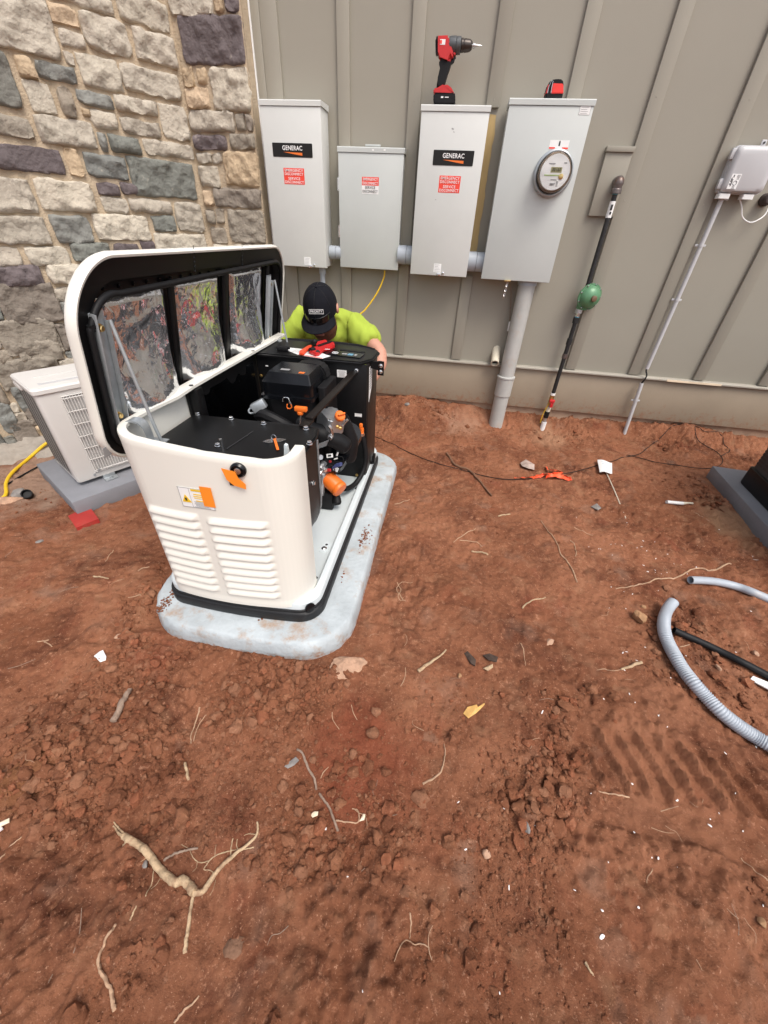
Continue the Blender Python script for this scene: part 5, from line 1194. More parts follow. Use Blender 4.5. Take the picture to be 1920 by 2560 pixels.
for y, wd in ((1.215, .020), (1.545, .030), (1.935, .022)):
    bm = B(); box(bm, y-wd/2, y+wd/2, 0, .34, -.028, -.012, .004, Matrix(((0, LS.x, LN.x, lp(0, .02).x), (1, LS.y, LN.y, 0), (0, LS.z, LN.z, lp(0, .02).z), (0, 0, 0, 1)))); obj('lid_rib', bm, 'black', lid)
for y in np.arange(.96, 2.0, .055):
    bm = B(); box(bm, y-.003, y+.003, .352, .362, -.034, -.026, .001, Matrix(((0, LS.x, LN.x, LO.x), (1, LS.y, LN.y, 0), (0, LS.z, LN.z, LO.z), (0, 0, 0, 1)))); obj('liner_clip', bm, 'blackgloss', lid)
q = onP(*D(200, 840), lp(0, 0, -.030), LN); bm = B(); card(bm, q, Vector((0, 1, 0)), LS, .034, .075, .002); obj('lid_label', bm, 'tray', lid)
q = onP(*D(232, 975), lp(0, 0, -.0028), LN); bm = B(); card(bm, q, Vector((0, 1, 0)), LS, .026, .030, .001); obj('lid_pad', bm, 'greyink', lid)
def hinge(y, sgn):
    top = lp(y, .305, .004); bot = lp(y, .02, .004)
    Mx = Matrix(((0, LS.x, LN.x, lp(y, .02).x), (1, LS.y, LN.y, y), (0, LS.z, LN.z, lp(y, .02).z), (0, 0, 0, 1)))
    bm = B(); box(bm, -.026, .020, -.01, .30, -.008, -.004, .001, Mx); box(bm, -.026, -.023, -.01, .30, -.0035, .014, .001, Mx); box(bm, .017, .020, -.01, .28, -.0035, .010, .001, Mx)
    ch = obj('hinge_channel', bm, 'zinc', GN)
    for s in (.045, .275):
        bm = B(); bolt(bm, lp(y-.004, .02+s-.01, -.004), LN, .008, .010); obj('channel_bolt', bm, 'gold', ch)
    foot = Vector((-.775, y+.0*sgn, .690)); tp = lp(y+.012, .305, .016)
    bm = B(); tube(bm, curve_pts([tp, tp.lerp(foot, .12), tp.lerp(foot, .9), foot+Vector((.012, .0, -.03))], 4), .0046, 10); obj('prop_rod', bm, 'zinc', GN)
    bm = B(); A0 = lp(y, .03, .006); P_ = curve_pts([A0, A0+Vector((.03, 0, .018)), A0+Vector((.065, 0, .005)), Vector((-.805, y, .665))], 5)
    pr = [bm.verts.new(p+Vector((0, w_, 0))) for p in P_ for w_ in (-.014, .014)]
    pq = [bm.verts.new(p+Vector((0, w_, -.006))) for p in P_ for w_ in (-.014, .014)]
    for i in range(len(P_)-1):
        a, b, c, d = pr[2*i], pr[2*i+1], pr[2*i+3], pr[2*i+2]; bm.faces.new((a, b, c, d))
        a2_, b2_, c2_, d2_ = pq[2*i], pq[2*i+1], pq[2*i+3], pq[2*i+2]; bm.faces.new((d2_, c2_, b2_, a2_)); bm.faces.new((a, d, d2_, a2_)); bm.faces.new((b, b2_, c2_, c))
    bmesh.ops.recalc_face_normals(bm, faces=bm.faces[:])
    obj('hinge_arm', bm, 'zinc', GN)
    bm = B(); box(bm, -.845, -.765, y-.004, y+.0, .61, .688, .002); box(bm, -.838, -.77, y+.0005, y+.03, .676, .680, .001); obj('hinge_bracket', bm, 'zinc', GN)
hinge(.897, 1); hinge(1.925, -1)

# ------------------------------------------------------------------ keys and a hand tool lying on the generator
kq = onZ(*r6(345, 915), .657); t = thing('key_set', 'two keys on an orange tag lying on the black generator cover', 'keys', (kq.x, kq.y, .656))
def key(p, q, nm):
    p = onZ(*r6(*p), .6575); q = onZ(*r6(*q), .6575); d = (q-p); L_ = d.length; f = frame((p.x, p.y, .6572), d, ZN)
    bm = B(); prism(bm, [(-.002, -.011), (.010, -.013), (.018, -.008), (.022, -.0045), (L_-.004, -.0045), (L_, 0), (L_-.006, .002), (L_-.010, .0045), (L_-.016, .002), (L_-.020, .0045), (.022, .0045), (.018, .008), (.010, .013), (-.002, .011)], 0, .0022, f); obj('key', bm, 'steel', t)
key((330, 925), (235, 935), 'a'); key((385, 920), (480, 908), 'b')
bm = B(); c = onZ(*r6(350, 890), .666); tube(bm, [Vector((c.x+.008*math.cos(a), c.y, .667+.009*math.sin(a))) for a in [i*math.pi/8 for i in range(16)]], .0012, 5, closed=True); obj('ring', bm, 'steel', t)
a_, b_ = onZ(*r6(358, 900), .664), onZ(*r6(393, 1015), .660); bm = B(); f = frame(a_, b_-a_, ZN); box(bm, 0, (b_-a_).length, -.004, .004, -.001, .0015, .001, f); obj('tag', bm, 'orange', t)
t = thing('hand_cutter', 'red and orange hand cutter lying folded on the generator control deck', 'hand tool', (-.53, 1.80, .737))
def tz(a, b, z=.745): q = onZ(*r5(a, b), z); return (q.x, q.y)
def flat(name, pts, z0, z1, m, bev=.003):
    tb = B(); prism(tb, [tz(*p) for p in pts], z0, z1); bmesh.ops.recalc_face_normals(tb, faces=tb.faces[:]); bmesh.ops.bevel(tb, geom=tb.edges[:], offset=bev, segments=2, affect='EDGES'); bm = B(); add_bm(bm, tb); return obj(name, bm, m, t, smooth=50)
flat('orange_jaw', [(612, 905), (660, 875), (700, 850), (745, 840), (735, 870), (690, 900), (660, 935), (615, 930)], .738, .748, 'toolorange')
flat('handle', [(705, 885), (790, 870), (860, 845), (975, 820), (985, 860), (940, 878), (860, 905), (820, 940), (780, 945), (720, 920)], .738, .753, 'toolred', .004)
flat('second_handle', [(790, 855), (800, 830), (880, 808), (905, 815), (890, 835), (820, 860)], .742, .757, 'toolred', .003)
flat('grip_insert', [(800, 866), (890, 835), (940, 826), (945, 836), (880, 856), (815, 880)], .7532, .7562, 'blackrub', .001)
bm = B(); a_, b_ = tz(730, 915), tz(770, 905); tube(bm, [(a_[0], a_[1], .752), (b_[0], b_[1], .752)], .012, 14); obj('pivot', bm, 'blackrub', t); bm = B(); q = tz(810, 925); lathe(bm, [(.009, 0), (.009, .010)], axis((q[0], q[1]-.004, .747), (.2, -.6, .7)), 12); obj('pivot', bm, 'blackrub', t); bm = B(); q = tz(775, 835); lathe(bm, [(.014, 0), (.014, .014), (.008, .02)], axis((q[0], q[1], .748), ZN), 12); obj('pivot', bm, 'blackrub', t)
bm = B(); q = tz(905, 868, .76); card(bm, (q[0], q[1], .7541), Vector((1, .25, 0)), Vector((0, .3, 1)) if False else Vector((-.25, 1, 0)), .022, .008, .0004); obj('maker_mark', bm, 'lettering', t)
# ------------------------------------------------------------------ condenser by the stone wall
AA = rad(30.5); E1 = Vector((math.sin(AA), math.cos(AA), 0)); E2 = Vector((-math.cos(AA), math.sin(AA), 0))
AO = Vector((-1.745, 1.385, 0))
AX = Matrix(((E1.x, E2.x, 0, AO.x), (E1.y, E2.y, 0, AO.y), (0, 0, 1, 0), (0, 0, 0, 1)))   # local: x along the front, y into depth
pt = thing('condenser_pad', 'slate grey slab under the pale condenser by the stone wall', 'equipment pad', tuple(AX @ Vector((.4, .15, 0))))
bm = B(); box(bm, -.075, 1.0, -.115, .43, -.02, .082, .006, AX); obj('slab', bm, 'acpad', pt)
at_ = thing('condenser', 'pale grey air conditioning condenser standing behind the open generator lid', 'air conditioner', tuple(AX @ Vector((.4, .15, .10))))
bm = B()
loft(bm, [[AX @ Vector((x, y, z)) for x, y in rr(0+i, .80-i, 0+i, .32-i, .018, 4)] for z, i in ((.105, .003), (.115, 0), (.553, 0))]); obj('cabinet', bm, 'ac', at_, smooth=35)
bm = B(); loft(bm, [[AX @ Vector((x, y, z)) for x, y in rr(-.008+i, .808-i, -.008+i, .328-i, .022, 4)] for z, i in ((.554, .003), (.557, 0), (.573, 0), (.580, .006), (.582, .02))])
for a in (.07, .17): box(bm, .05, .78, a, a+.012, .582, .585, .001, AX)
obj('top_cover', bm, 'ac', at_, smooth=35)
bm = B(); box(bm, .04, .22, .045, .075, .5822, .5832, 0, AX); obj('top_plate', bm, 'telecom', at_)
bm = B(); prism(bm, rr(.085, .60, .135, .535, .03, 4), -.0008, .0022, AX @ Matrix(((1, 0, 0, 0), (0, 0, -1, 0), (0, 1, 0, 0), (0, 0, 0, 1)))); obj('fan_opening', bm, mat('condenser_coil', (.40, .39, .38), .6), at_)
bm = B()
for i in range(43): 
    x = .095+.0118*i; tube(bm, [AX @ Vector((x, -.014, .140)), AX @ Vector((x, -.018, .335)), AX @ Vector((x, -.014, .530))], .0018, 5)
for j in range(7): tube(bm, [AX @ Vector((.088, -.012, .150+.062*j)), AX @ Vector((.34, -.020, .150+.062*j)), AX @ Vector((.597, -.012, .150+.062*j))], .0026, 5)
for z in (.139, .531): tube(bm, [AX @ Vector((.088, -.006, z)), AX @ Vector((.597, -.006, z))], .003, 5)
for x in (.088, .597): tube(bm, [AX @ Vector((x, -.006, .139)), AX @ Vector((x, -.006, .531))], .003, 5)
obj('fan_grille', bm, 'ac', at_)
bm = B()
for i in range(5):
    for j in range(34):
        z = .135+.0118*j; y = .045+.055*i
        v = [AX @ Vector((-.0012, y+a, z+b)) for a, b in ((0, .0), (.040, .014), (.040, .022), (0, .008))]
        bm.faces.new([bm.verts.new(p) for p in v])
obj('side_slots', bm, 'acdark', at_, smooth=0)
bm = B(); loft(bm, [[AX @ Vector((-.002-o_, y, z)) for y, z in ((.03, .13), (.30, .13), (.30, .545), (.03, .545))] for o_ in (0, -.003)]) if False else box(bm, -.010, .01, .20, .30, .530, .552, .004, AX); obj('side_grip', bm, 'ac', at_)
for x in (.14, .64):
    bm = B(); box(bm, x-.03, x+.03, -.035, .35, .083, .090, .001, AX); box(bm, x-.028, x+.028, .0, .02, .09, .105, .001, AX); lathe(bm, [(.012, .0902), (.012, .092), (.007, .092), (.007, .098)], AX @ Matrix.Translation((x, -.018, 0)), 6); obj('mounting_foot', bm, 'zinc', at_)
bm = B()
for x, z in ((.105, .15), (.08, .125)): lathe(bm, [(.006, 0), (.006, .003)], axis(AX @ Vector((x, -.001-.014*(x > .1), z)), -E2), 8)
obj('screws', bm, 'zinc', at_)
# flat red paver, yellow cord, black cable and cap at the left
a_, b_ = gnd(*D(145, 1117)), gnd(*D(213, 1122)); c_, d_ = gnd(*D(165, 1140)), gnd(*D(195, 1100))
P_ = [onZ(*D(147, 1115), .012), onZ(*D(165, 1141), .012), onZ(*D(213, 1121), .012), onZ(*D(193, 1094), .012)]
bm = B(); tb = B(); prism(tb, [(p.x, p.y) for p in P_], -.01, .014); bmesh.ops.recalc_face_normals(tb, faces=tb.faces[:]); add_bm(bm, tb); tag(obj('red_paver', bm, 'redtile', smooth=0), 'flat red square lying at the corner of the slate slab', 'paver')
P_ = [gnd(*r9(a, b), .008) for a, b in ((420, 1715), (340, 1738), (200, 1785), (85, 1885), (42, 1960), (44, 2025), (15, 2060), (-60, 2075), (-200, 2050))]
P_[0].z += .06; P_[1].z += .05
bm = B(); tube(bm, curve_pts(P_, 6), .0085, 10); tag(obj('extension_cord', bm, 'yellow'), 'yellow cord bending along the foot of the stone wall', 'cord')
P_ = [gnd(*r9(a, b), .006) for a, b in ((430, 1770), (360, 1800), (250, 1850), (150, 1905), (60, 1960), (0, 1998), (-150, 2060))]
bm = B(); tube(bm, curve_pts(P_, 5), .0042, 8); tag(obj('black_cable', bm, 'blackrub'), 'black cable lying beside the yellow cord at the stone wall', 'cable')
p = gnd(*r9(205, 2055)); bm = B(); lathe(bm, [(.022, 0), (.024, .005), (.024, .030), (.019, .032), (.017, .016)], axis(p+ZN*.012, Vector((.5, -.5, .8))), 18, cap=False); lathe(bm, [(.019, .004), (.0175, .016)], axis(p+ZN*.012, Vector((.5, -.5, .8))), 18); tag(obj('pipe_plug', bm, 'blackrub'), 'small black plastic cap on the soil beside the slate slab', 'plug')

# ------------------------------------------------------------------ dark unit at the right edge
BX = Matrix.Translation((1.765, 2.47, 0)) @ Matrix.Rotation(rad(-5), 4, 'Z')    # local x to the right, y towards the wall; corner at origin
t = thing('unit_pad', 'slate grey slab under the dark louvred unit at the right edge', 'equipment pad', (2.2, 2.1, 0))
bm = B(); box(bm, 0, 1.0, -1.25, 0, -.02, .08, .006, BX.copy()); obj('slab', bm, 'acpad', t)
t = thing('dark_unit', 'dark charcoal louvred outdoor unit cut off by the right edge', 'air conditioner', (2.3, 2.0, .08))
BL = BX @ Matrix.Translation((.072, -.17, 0)) 
bm = B(); loft(bm, [[BL @ Vector((x, y, z)) for x, y in rr(i, .72-i, -.85+i, -i, .03, 5)] for z, i in ((.081, .004), (.09, 0), (.185, 0), (.19, .006))]); obj('base_pan', bm, 'black', t, smooth=40)
bm = B(); loft(bm, [[BL @ Vector((x, y, z)) for x, y in rr(i, .72-i, -.85+i, -i, .03, 5)] for z, i in ((.19, .012), (.80, .012), (.82, .03))])
for f_, n_ in (('l', 0), ('b', 1)): pass
obj('body', bm, 'darkunit', t, smooth=40)
bm = B(); bm_b = B()
for j in range(30):
    z = .215+.019*j
    for i in range(12):
        y = -.81+.066*i; v = [BL @ Vector((.0112, y+a, z+b)) for a, b in ((0, 0), (0, .0115), (.054, .0115), (.054, 0))]; bm.faces.new([bm.verts.new(p) for p in v])
    for i in range(10):
        x = .04+.066*i; v = [BL @ Vector((x+a, -.0112, z+b)) for a, b in ((0, 0), (0, .0115), (.054, .0115), (.054, 0))]; bm_b.faces.new([bm_b.verts.new(p) for p in v])
obj('louvre_slots', bm, 'ink', t, smooth=0); obj('louvre_slots', bm_b, 'ink', t, smooth=0)

# ------------------------------------------------------------------ person crouching behind the generator
pr = thing('person', 'man in a yellow green shirt and dark cap crouching behind the generator, head bowed', 'person', (-.68, 2.5, .02))
HC = Vector((-.672, 2.150, .868)); F_ = Vector((0.02, -.87, -.49)).normalized(); U_ = Vector((0, -.49, .87)); X_ = U_.cross(F_)*-1
X_ = F_.cross(U_).normalized()*1; U_ = X_.cross(F_).normalized()
if X_.x < 0: X_ = -X_
V = []; E_ = []; RS = []
def jt(p, r, par=None):
    V.append(Vector(p)); RS.append(r); i = len(V)-1
    if par is not None: E_.append((par, i))
    return i
pel = jt((-.68, 2.68, .30), (.15, .12))
sp1 = jt((-.68, 2.62, .46), (.14, .11), pel); sp2 = jt((-.685, 2.50, .62), (.16, .11), sp1); ch = jt((-.685, 2.38, .69), (.13, .08), sp2); nk = jt((-.68, 2.26, .765), .056, ch)
nk2 = jt((-.675, 2.21, .80), .055, nk); hd0 = jt(HC-U_*.02-F_*.01, .080, nk2); 
jaw = jt(HC-U_*.085+F_*.035, .052, hd0); chn = jt(HC-U_*.125+F_*.055, .030, jaw)
hd1 = jt(HC+U_*.05, .078, hd0)
nose = jt(HC-U_*.045+F_*.085, .017, hd0); nt_ = jt(HC-U_*.062+F_*.108, .011, nose)
for sgn in (1, -1):
    sh = jt((-.685+sgn*.150, 2.315, .735), .048, ch)
    if sgn > 0:
        el = jt((-.362, 2.215, .655), .042, sh); m1 = jt((-.44, 2.275, .70), .046, None); E_.remove((sh, el)); E_ += [(sh, m1), (m1, el)]
        fa = jt((-.345, 2.14, .60), .038, el); wr = jt((-.40, 2.06, .52), .027, fa); pd = (-.04, -.05, -.05)
    else:
        m1 = jt((-.915, 2.25, .68), .050, sh); el = jt((-.945, 2.18, .60), .042, m1); fa = jt((-.90, 2.12, .55), .037, el); wr = jt((-.82, 2.07, .50), .027, fa); pd = (.05, -.04, -.04)
    w0 = V[wr]; pv = Vector(pd).normalized(); sv = pv.cross(ZN).normalized()
    pm = jt(w0+pv*.05, (.034, .020), wr)
    for k_, (o_, ln) in enumerate(((-.027, .060), (-.009, .070), (.009, .066), (.027, .052))):
        f0 = jt(w0+pv*.095+sv*o_, .0095, pm); f1 = jt(w0+pv*(.095+ln*.5)+sv*o_*1.1-ZN*.006, .0085, f0); jt(w0+pv*(.095+ln*.85)+sv*o_*1.1-ZN*.022, .0075, f1)
    th = jt(w0+pv*.045-sv*.040*sgn*-1, .011, pm); jt(w0+pv*.085-sv*.058*sgn*-1-ZN*.010, .009, th)
    hp = jt((-.68+sgn*.105, 2.66, .27), .092, pel); kn = jt((-.68+sgn*.17, 2.33, .30), .062, hp); an = jt((-.68+sgn*.15, 2.58, .085), .045, kn); to = jt((-.68+sgn*.16, 2.42, .05), .035, an)
body = skin(V, E_, RS, 2); obj('body', body, 'skin', pr, smooth=180)
bm = B()
for sgn in (1, -1): lathe(bm, [(.006, -.012), (.024, -.006), (.028, 0), (.020, .008), (.006, .010)], axis(HC+X_*(.082*sgn)-U_*.012-F_*.015, X_*sgn-F_*.3), 12)
obj('ears', bm, 'skin', pr, smooth=180)
# shirt
V = []; E_ = []; RS = []
a0 = jt((-.68, 2.655, .40), (.165, .135)); a1 = jt((-.68, 2.58, .52), (.165, .13), a0); a2_ = jt((-.685, 2.46, .66), (.195, .125), a1); a3 = jt((-.685, 2.34, .715), (.195, .115), a2_); a4 = jt((-.68, 2.262, .766), (.082, .072), a3)
for sgn in (1, -1):
    s1 = jt((-.685+sgn*.150, 2.31, .750), .082, a3)
    if sgn > 0: s2 = jt((-.452, 2.275, .712), .070, s1); jt((-.405, 2.245, .683), .064, s2)
    else: s2 = jt((-.915, 2.255, .690), .070, s1); jt((-.945, 2.20, .625), .066, s2)
sh_ = skin(V, E_, RS, 3)
n_ = np.zeros(len(sh_.vertices)*3, np.float32); sh_.vertices.foreach_get('co', n_); n_ = n_.reshape(-1, 3)
no_ = np.array([v.normal[:] for v in sh_.vertices])
fold = .006*(1-np.abs(fbm(n_[:, 0]*1.0-n_[:, 2]*.8, n_[:, 1]*.5+n_[:, 2]*.3, 13, 25, 1))*4)+.014*(1-np.abs(fbm(n_[:, 0]*1.0+n_[:, 2]*.6, n_[:, 1]-n_[:, 2]*.5, 9, 5, 3))*3)+.012*fbm(n_[:, 0]*2.2, n_[:, 2]+n_[:, 1]*.6, 14, 8, 2)
n_ = n_+no_*fold[:, None]; sh_.vertices.foreach_set('co', n_.astype(np.float32).ravel()); obj('shirt', sh_, 'hiviz', pr, smooth=180)
# trousers and boots
V = []; E_ = []; RS = []
a0 = jt((-.68, 2.69, .33), (.165, .135))
jt((-.68, 2.665, .42), (.155, .125), a0)
for sgn in (1, -1):
    h1 = jt((-.68+sgn*.105, 2.66, .27), .100, a0); k1 = jt((-.68+sgn*.17, 2.325, .30), .074, h1); jt((-.68+sgn*.152, 2.56, .115), .058, k1)
obj('trousers', skin(V, E_, RS, 2), 'jeans', pr, smooth=180)
for sgn in (1, -1):
    V = []; E_ = []; RS = []
    q = jt((-.68+sgn*.15, 2.585, .13), .055); w_ = jt((-.68+sgn*.15, 2.585, .06), .050, q); jt((-.68+sgn*.162, 2.40, .045), (.042, .034), w_)
    obj('boot', skin(V, E_, RS, 2), 'boot', pr, smooth=180)
# beard round the jaw, lips
bm = B()
def bd(a, b):
    th = (a-.5)*2.5; v = -.045-.115*b
    r_ = .083*(1-.35*max(0, b-.5)*1.4); v = v-.022*max(0, math.cos(th*1.3))**2*(1-b); return HC+X_*(math.sin(th)*r_*.98)+F_*(math.cos(th)*(r_+.016)-.012+.004*float(fbm(np.array(a), np.array(b), 9, 2, 3)))+U_*v
grid(bm, bd, 28, 14)
bd_ = obj('beard', bm, 'hair', pr, smooth=180)
bm = B(); tube(bm, curve_pts([HC+F_*.100+X_*x_+U_*(-.084-.004*(1-abs(x_)/.022)) for x_ in (-.024, -.012, 0, .012, .024)], 3), .0055, 8); obj('lips', bm, mat('lips', (.42, .16, .13), .5), pr, smooth=180)
# cap
bm = B()
def crown(a, b, k=1.0):
    th = a*2*math.pi; ph = b*math.pi/2; r_ = math.cos(ph)**.85
    return HC+(X_*(.0875*k*math.sin(th)*r_)+F_*(.107*k*math.cos(th)*r_)+U_*(-.012+.122*k*math.sin(ph)**.9))
vs = [[bm.verts.new(crown(i/40, j/16*.985)) for j in range(17)] for i in range(40)]
for i in range(40):
    for j in range(16): bm.faces.new((vs[i][j], vs[(i+1) % 40][j], vs[(i+1) % 40][j+1], vs[i][j+1]))
bm.faces.new([vs[i][16] for i in range(40)])
cp = obj('cap_crown', bm, 'cap', pr, smooth=180)
bm = B(); lathe(bm, [(.007, 0), (.006, .004), (.002, .006)], axis(crown(0, .99), U_), 10); obj('cap_button', bm, 'cap', cp)
bm = B()
for i in range(6):
    tube(bm, [crown(i/6, j/12) for j in range(13)], .0009, 4)
obj('cap_seams', bm, 'plate', cp, smooth=180)
bm = B()
def brim(a, b):
    th = (a-.5)*2.35; b2 = b; base = HC+X_*(.0865*math.sin(th))+F_*(.106*math.cos(th))-U_*.010
    out = (X_*math.sin(th)*.25+F_*(math.cos(th)**.5 if math.cos(th) > 0 else 0))
    return base+out*(.072*b2*max(.0, math.cos(th*.62)))-U_*(.020*(math.sin(th))**2*b2+.006*b2)
solid_grid(bm, brim, 26, 10, -U_*.004); bmesh.ops.recalc_face_normals(bm, faces=bm.faces[:]); obj('cap_brim', bm, 'cap', cp, smooth=60)
def cn(a, b):
    e = .01; p = crown(a, b); u = crown(a+e, b)-p; v = crown(a, b+e)-p; n = u.cross(v).normalized()
    if n.dot(p-HC) < 0: n = -n
    return p, u.normalized(), n
p, u, n = cn(.018, .30); up = n.cross(X_).normalized(); 
if up.z < 0: up = -up
xw = up.cross(n).normalized()
pc_ = p+n*.003
lab = text('cap_lettering', 'PRIORITY', .0105, pc_, xw, up, 'lettering', cp, bold=.012, w=.060)
bm = B()
for a, b, ww, hh in ((0, .0095, .070, .0016), (0, -.0095, .070, .0016), (-.035, 0, .0016, .0206), (.035, 0, .0016, .0206)): card(bm, pc_+xw*a+up*b, xw, up, ww, hh, .0012)
obj('cap_badge_border', bm, 'lettering', cp)
# sunglasses resting on the brim
sg = tag(obj('sunglasses', (lambda bm: (tube(bm, [HC+X_*(.078*math.sin(t_))+F_*(.118*math.cos(t_))+U_*.022 for t_ in [(-1.25+2.5*i/20) for i in range(21)]], .0026, 6), bm)[1])(B()), 'blackgloss', smooth=180), 'dark wraparound sunglasses resting on the brim of the man\'s cap', 'sunglasses')
bm = B()
for sgn in (1, -1):
    def ln(a, b, s=sgn):
        th = s*(.10+.78*a); return HC+X_*(.080*math.sin(th))+F_*(.1215*math.cos(th)+.004*b)+U_*(.020-.036*b*(1-.35*abs(a-.5)*1.6))
    solid_grid(bm, ln, 10, 6, F_*-.002)
bmesh.ops.recalc_face_normals(bm, faces=bm.faces[:]); obj('lenses', bm, 'glasses', sg, smooth=60)

# ------------------------------------------------------------------ things lying on the soil
def rootpts(pts, conv, r, up=.7, n=5):
    out = []
    P_ = [gnd(*conv(*p)) for p in pts]
    P_ = curve_pts(P_, n)
    for i, p in enumerate(P_):
        out.append(Vector((p.x+R.uniform(-1, 1)*min(r*.25, .0008), p.y+R.uniform(-1, 1)*min(r*.25, .0008), hz(p.x, p.y)+r*up)))
    return out
def taperr(n, a, b, k=.15): return [(a+(b-a)*i/max(1, n-1))*(1+R.uniform(-k, k)) for i in range(n)]
KEEP = []
def root(name, label, cat, conv, strands, m, group=None):
    bm = B()
    for pts, r0, r1_ in strands:
        P_ = rootpts(pts, conv, max(r0, r1_)); KEEP.extend((p.x, p.y) for p in P_)
        tube(bm, P_, taperr(len(P_), r0*.85, r1_*.85, .06 if r0 > .005 else .12), 10 if r0 > .005 else 6, wob=.05)
    return tag(obj(name, bm, m, smooth=60), label, cat, group)
root('forked_root', 'thick pale forked root with fine rootlets, largest root in the foreground', 'root', q3, [
    ([(330, 420), (400, 460), (470, 510), (530, 570), (575, 640), (650, 715), (715, 765), (760, 745), (800, 770), (850, 835)], .0085, .0105),
    ([(250, 345), (290, 395), (330, 430)], .0018, .0045), ([(252, 312), (300, 372), (350, 420)], .0015, .004), ([(318, 490), (372, 450)], .0035, .0045),
    ([(845, 845), (915, 825), (960, 765), (1010, 695), (1060, 635), (1110, 590), (1160, 545), (1215, 505), (1290, 440), (1318, 385), (1316, 310)], .0075, .0026),
    ([(850, 838), (832, 895), (812, 1040), (795, 1150), (780, 1275)], .0042, .0048),
    ([(1000, 690), (960, 670), (918, 662), (945, 620), (985, 575), (1060, 540), (1120, 525), (1210, 515), (1290, 500)], .0014, .0016),
    ([(962, 598), (900, 612), (862, 600), (830, 560), (805, 510), (750, 478)], .0013, .0008), ([(868, 612), (862, 650), (835, 680)], .0009, .0006),
    ([(1110, 590), (1118, 520), (1133, 435)], .0022, .0014), ([(1000, 565), (1008, 480)], .001, .0008), ([(1180, 520), (1160, 490), (1165, 440)], .0016, .001), ([(1300, 405), (1250, 398), (1215, 412)], .0012, .0008),
    ([(545, 675), (540, 735), (510, 810), (488, 862)], .0013, .0014), ([(608, 712), (570, 770), (525, 808)], .0008, .0005), ([(1005, 740), (990, 800), (962, 858)], .0009, .0006), ([(905, 830), (905, 880)], .001, .0006), ([(500, 575), (450, 605)], .0007, .0004)], 'bark')
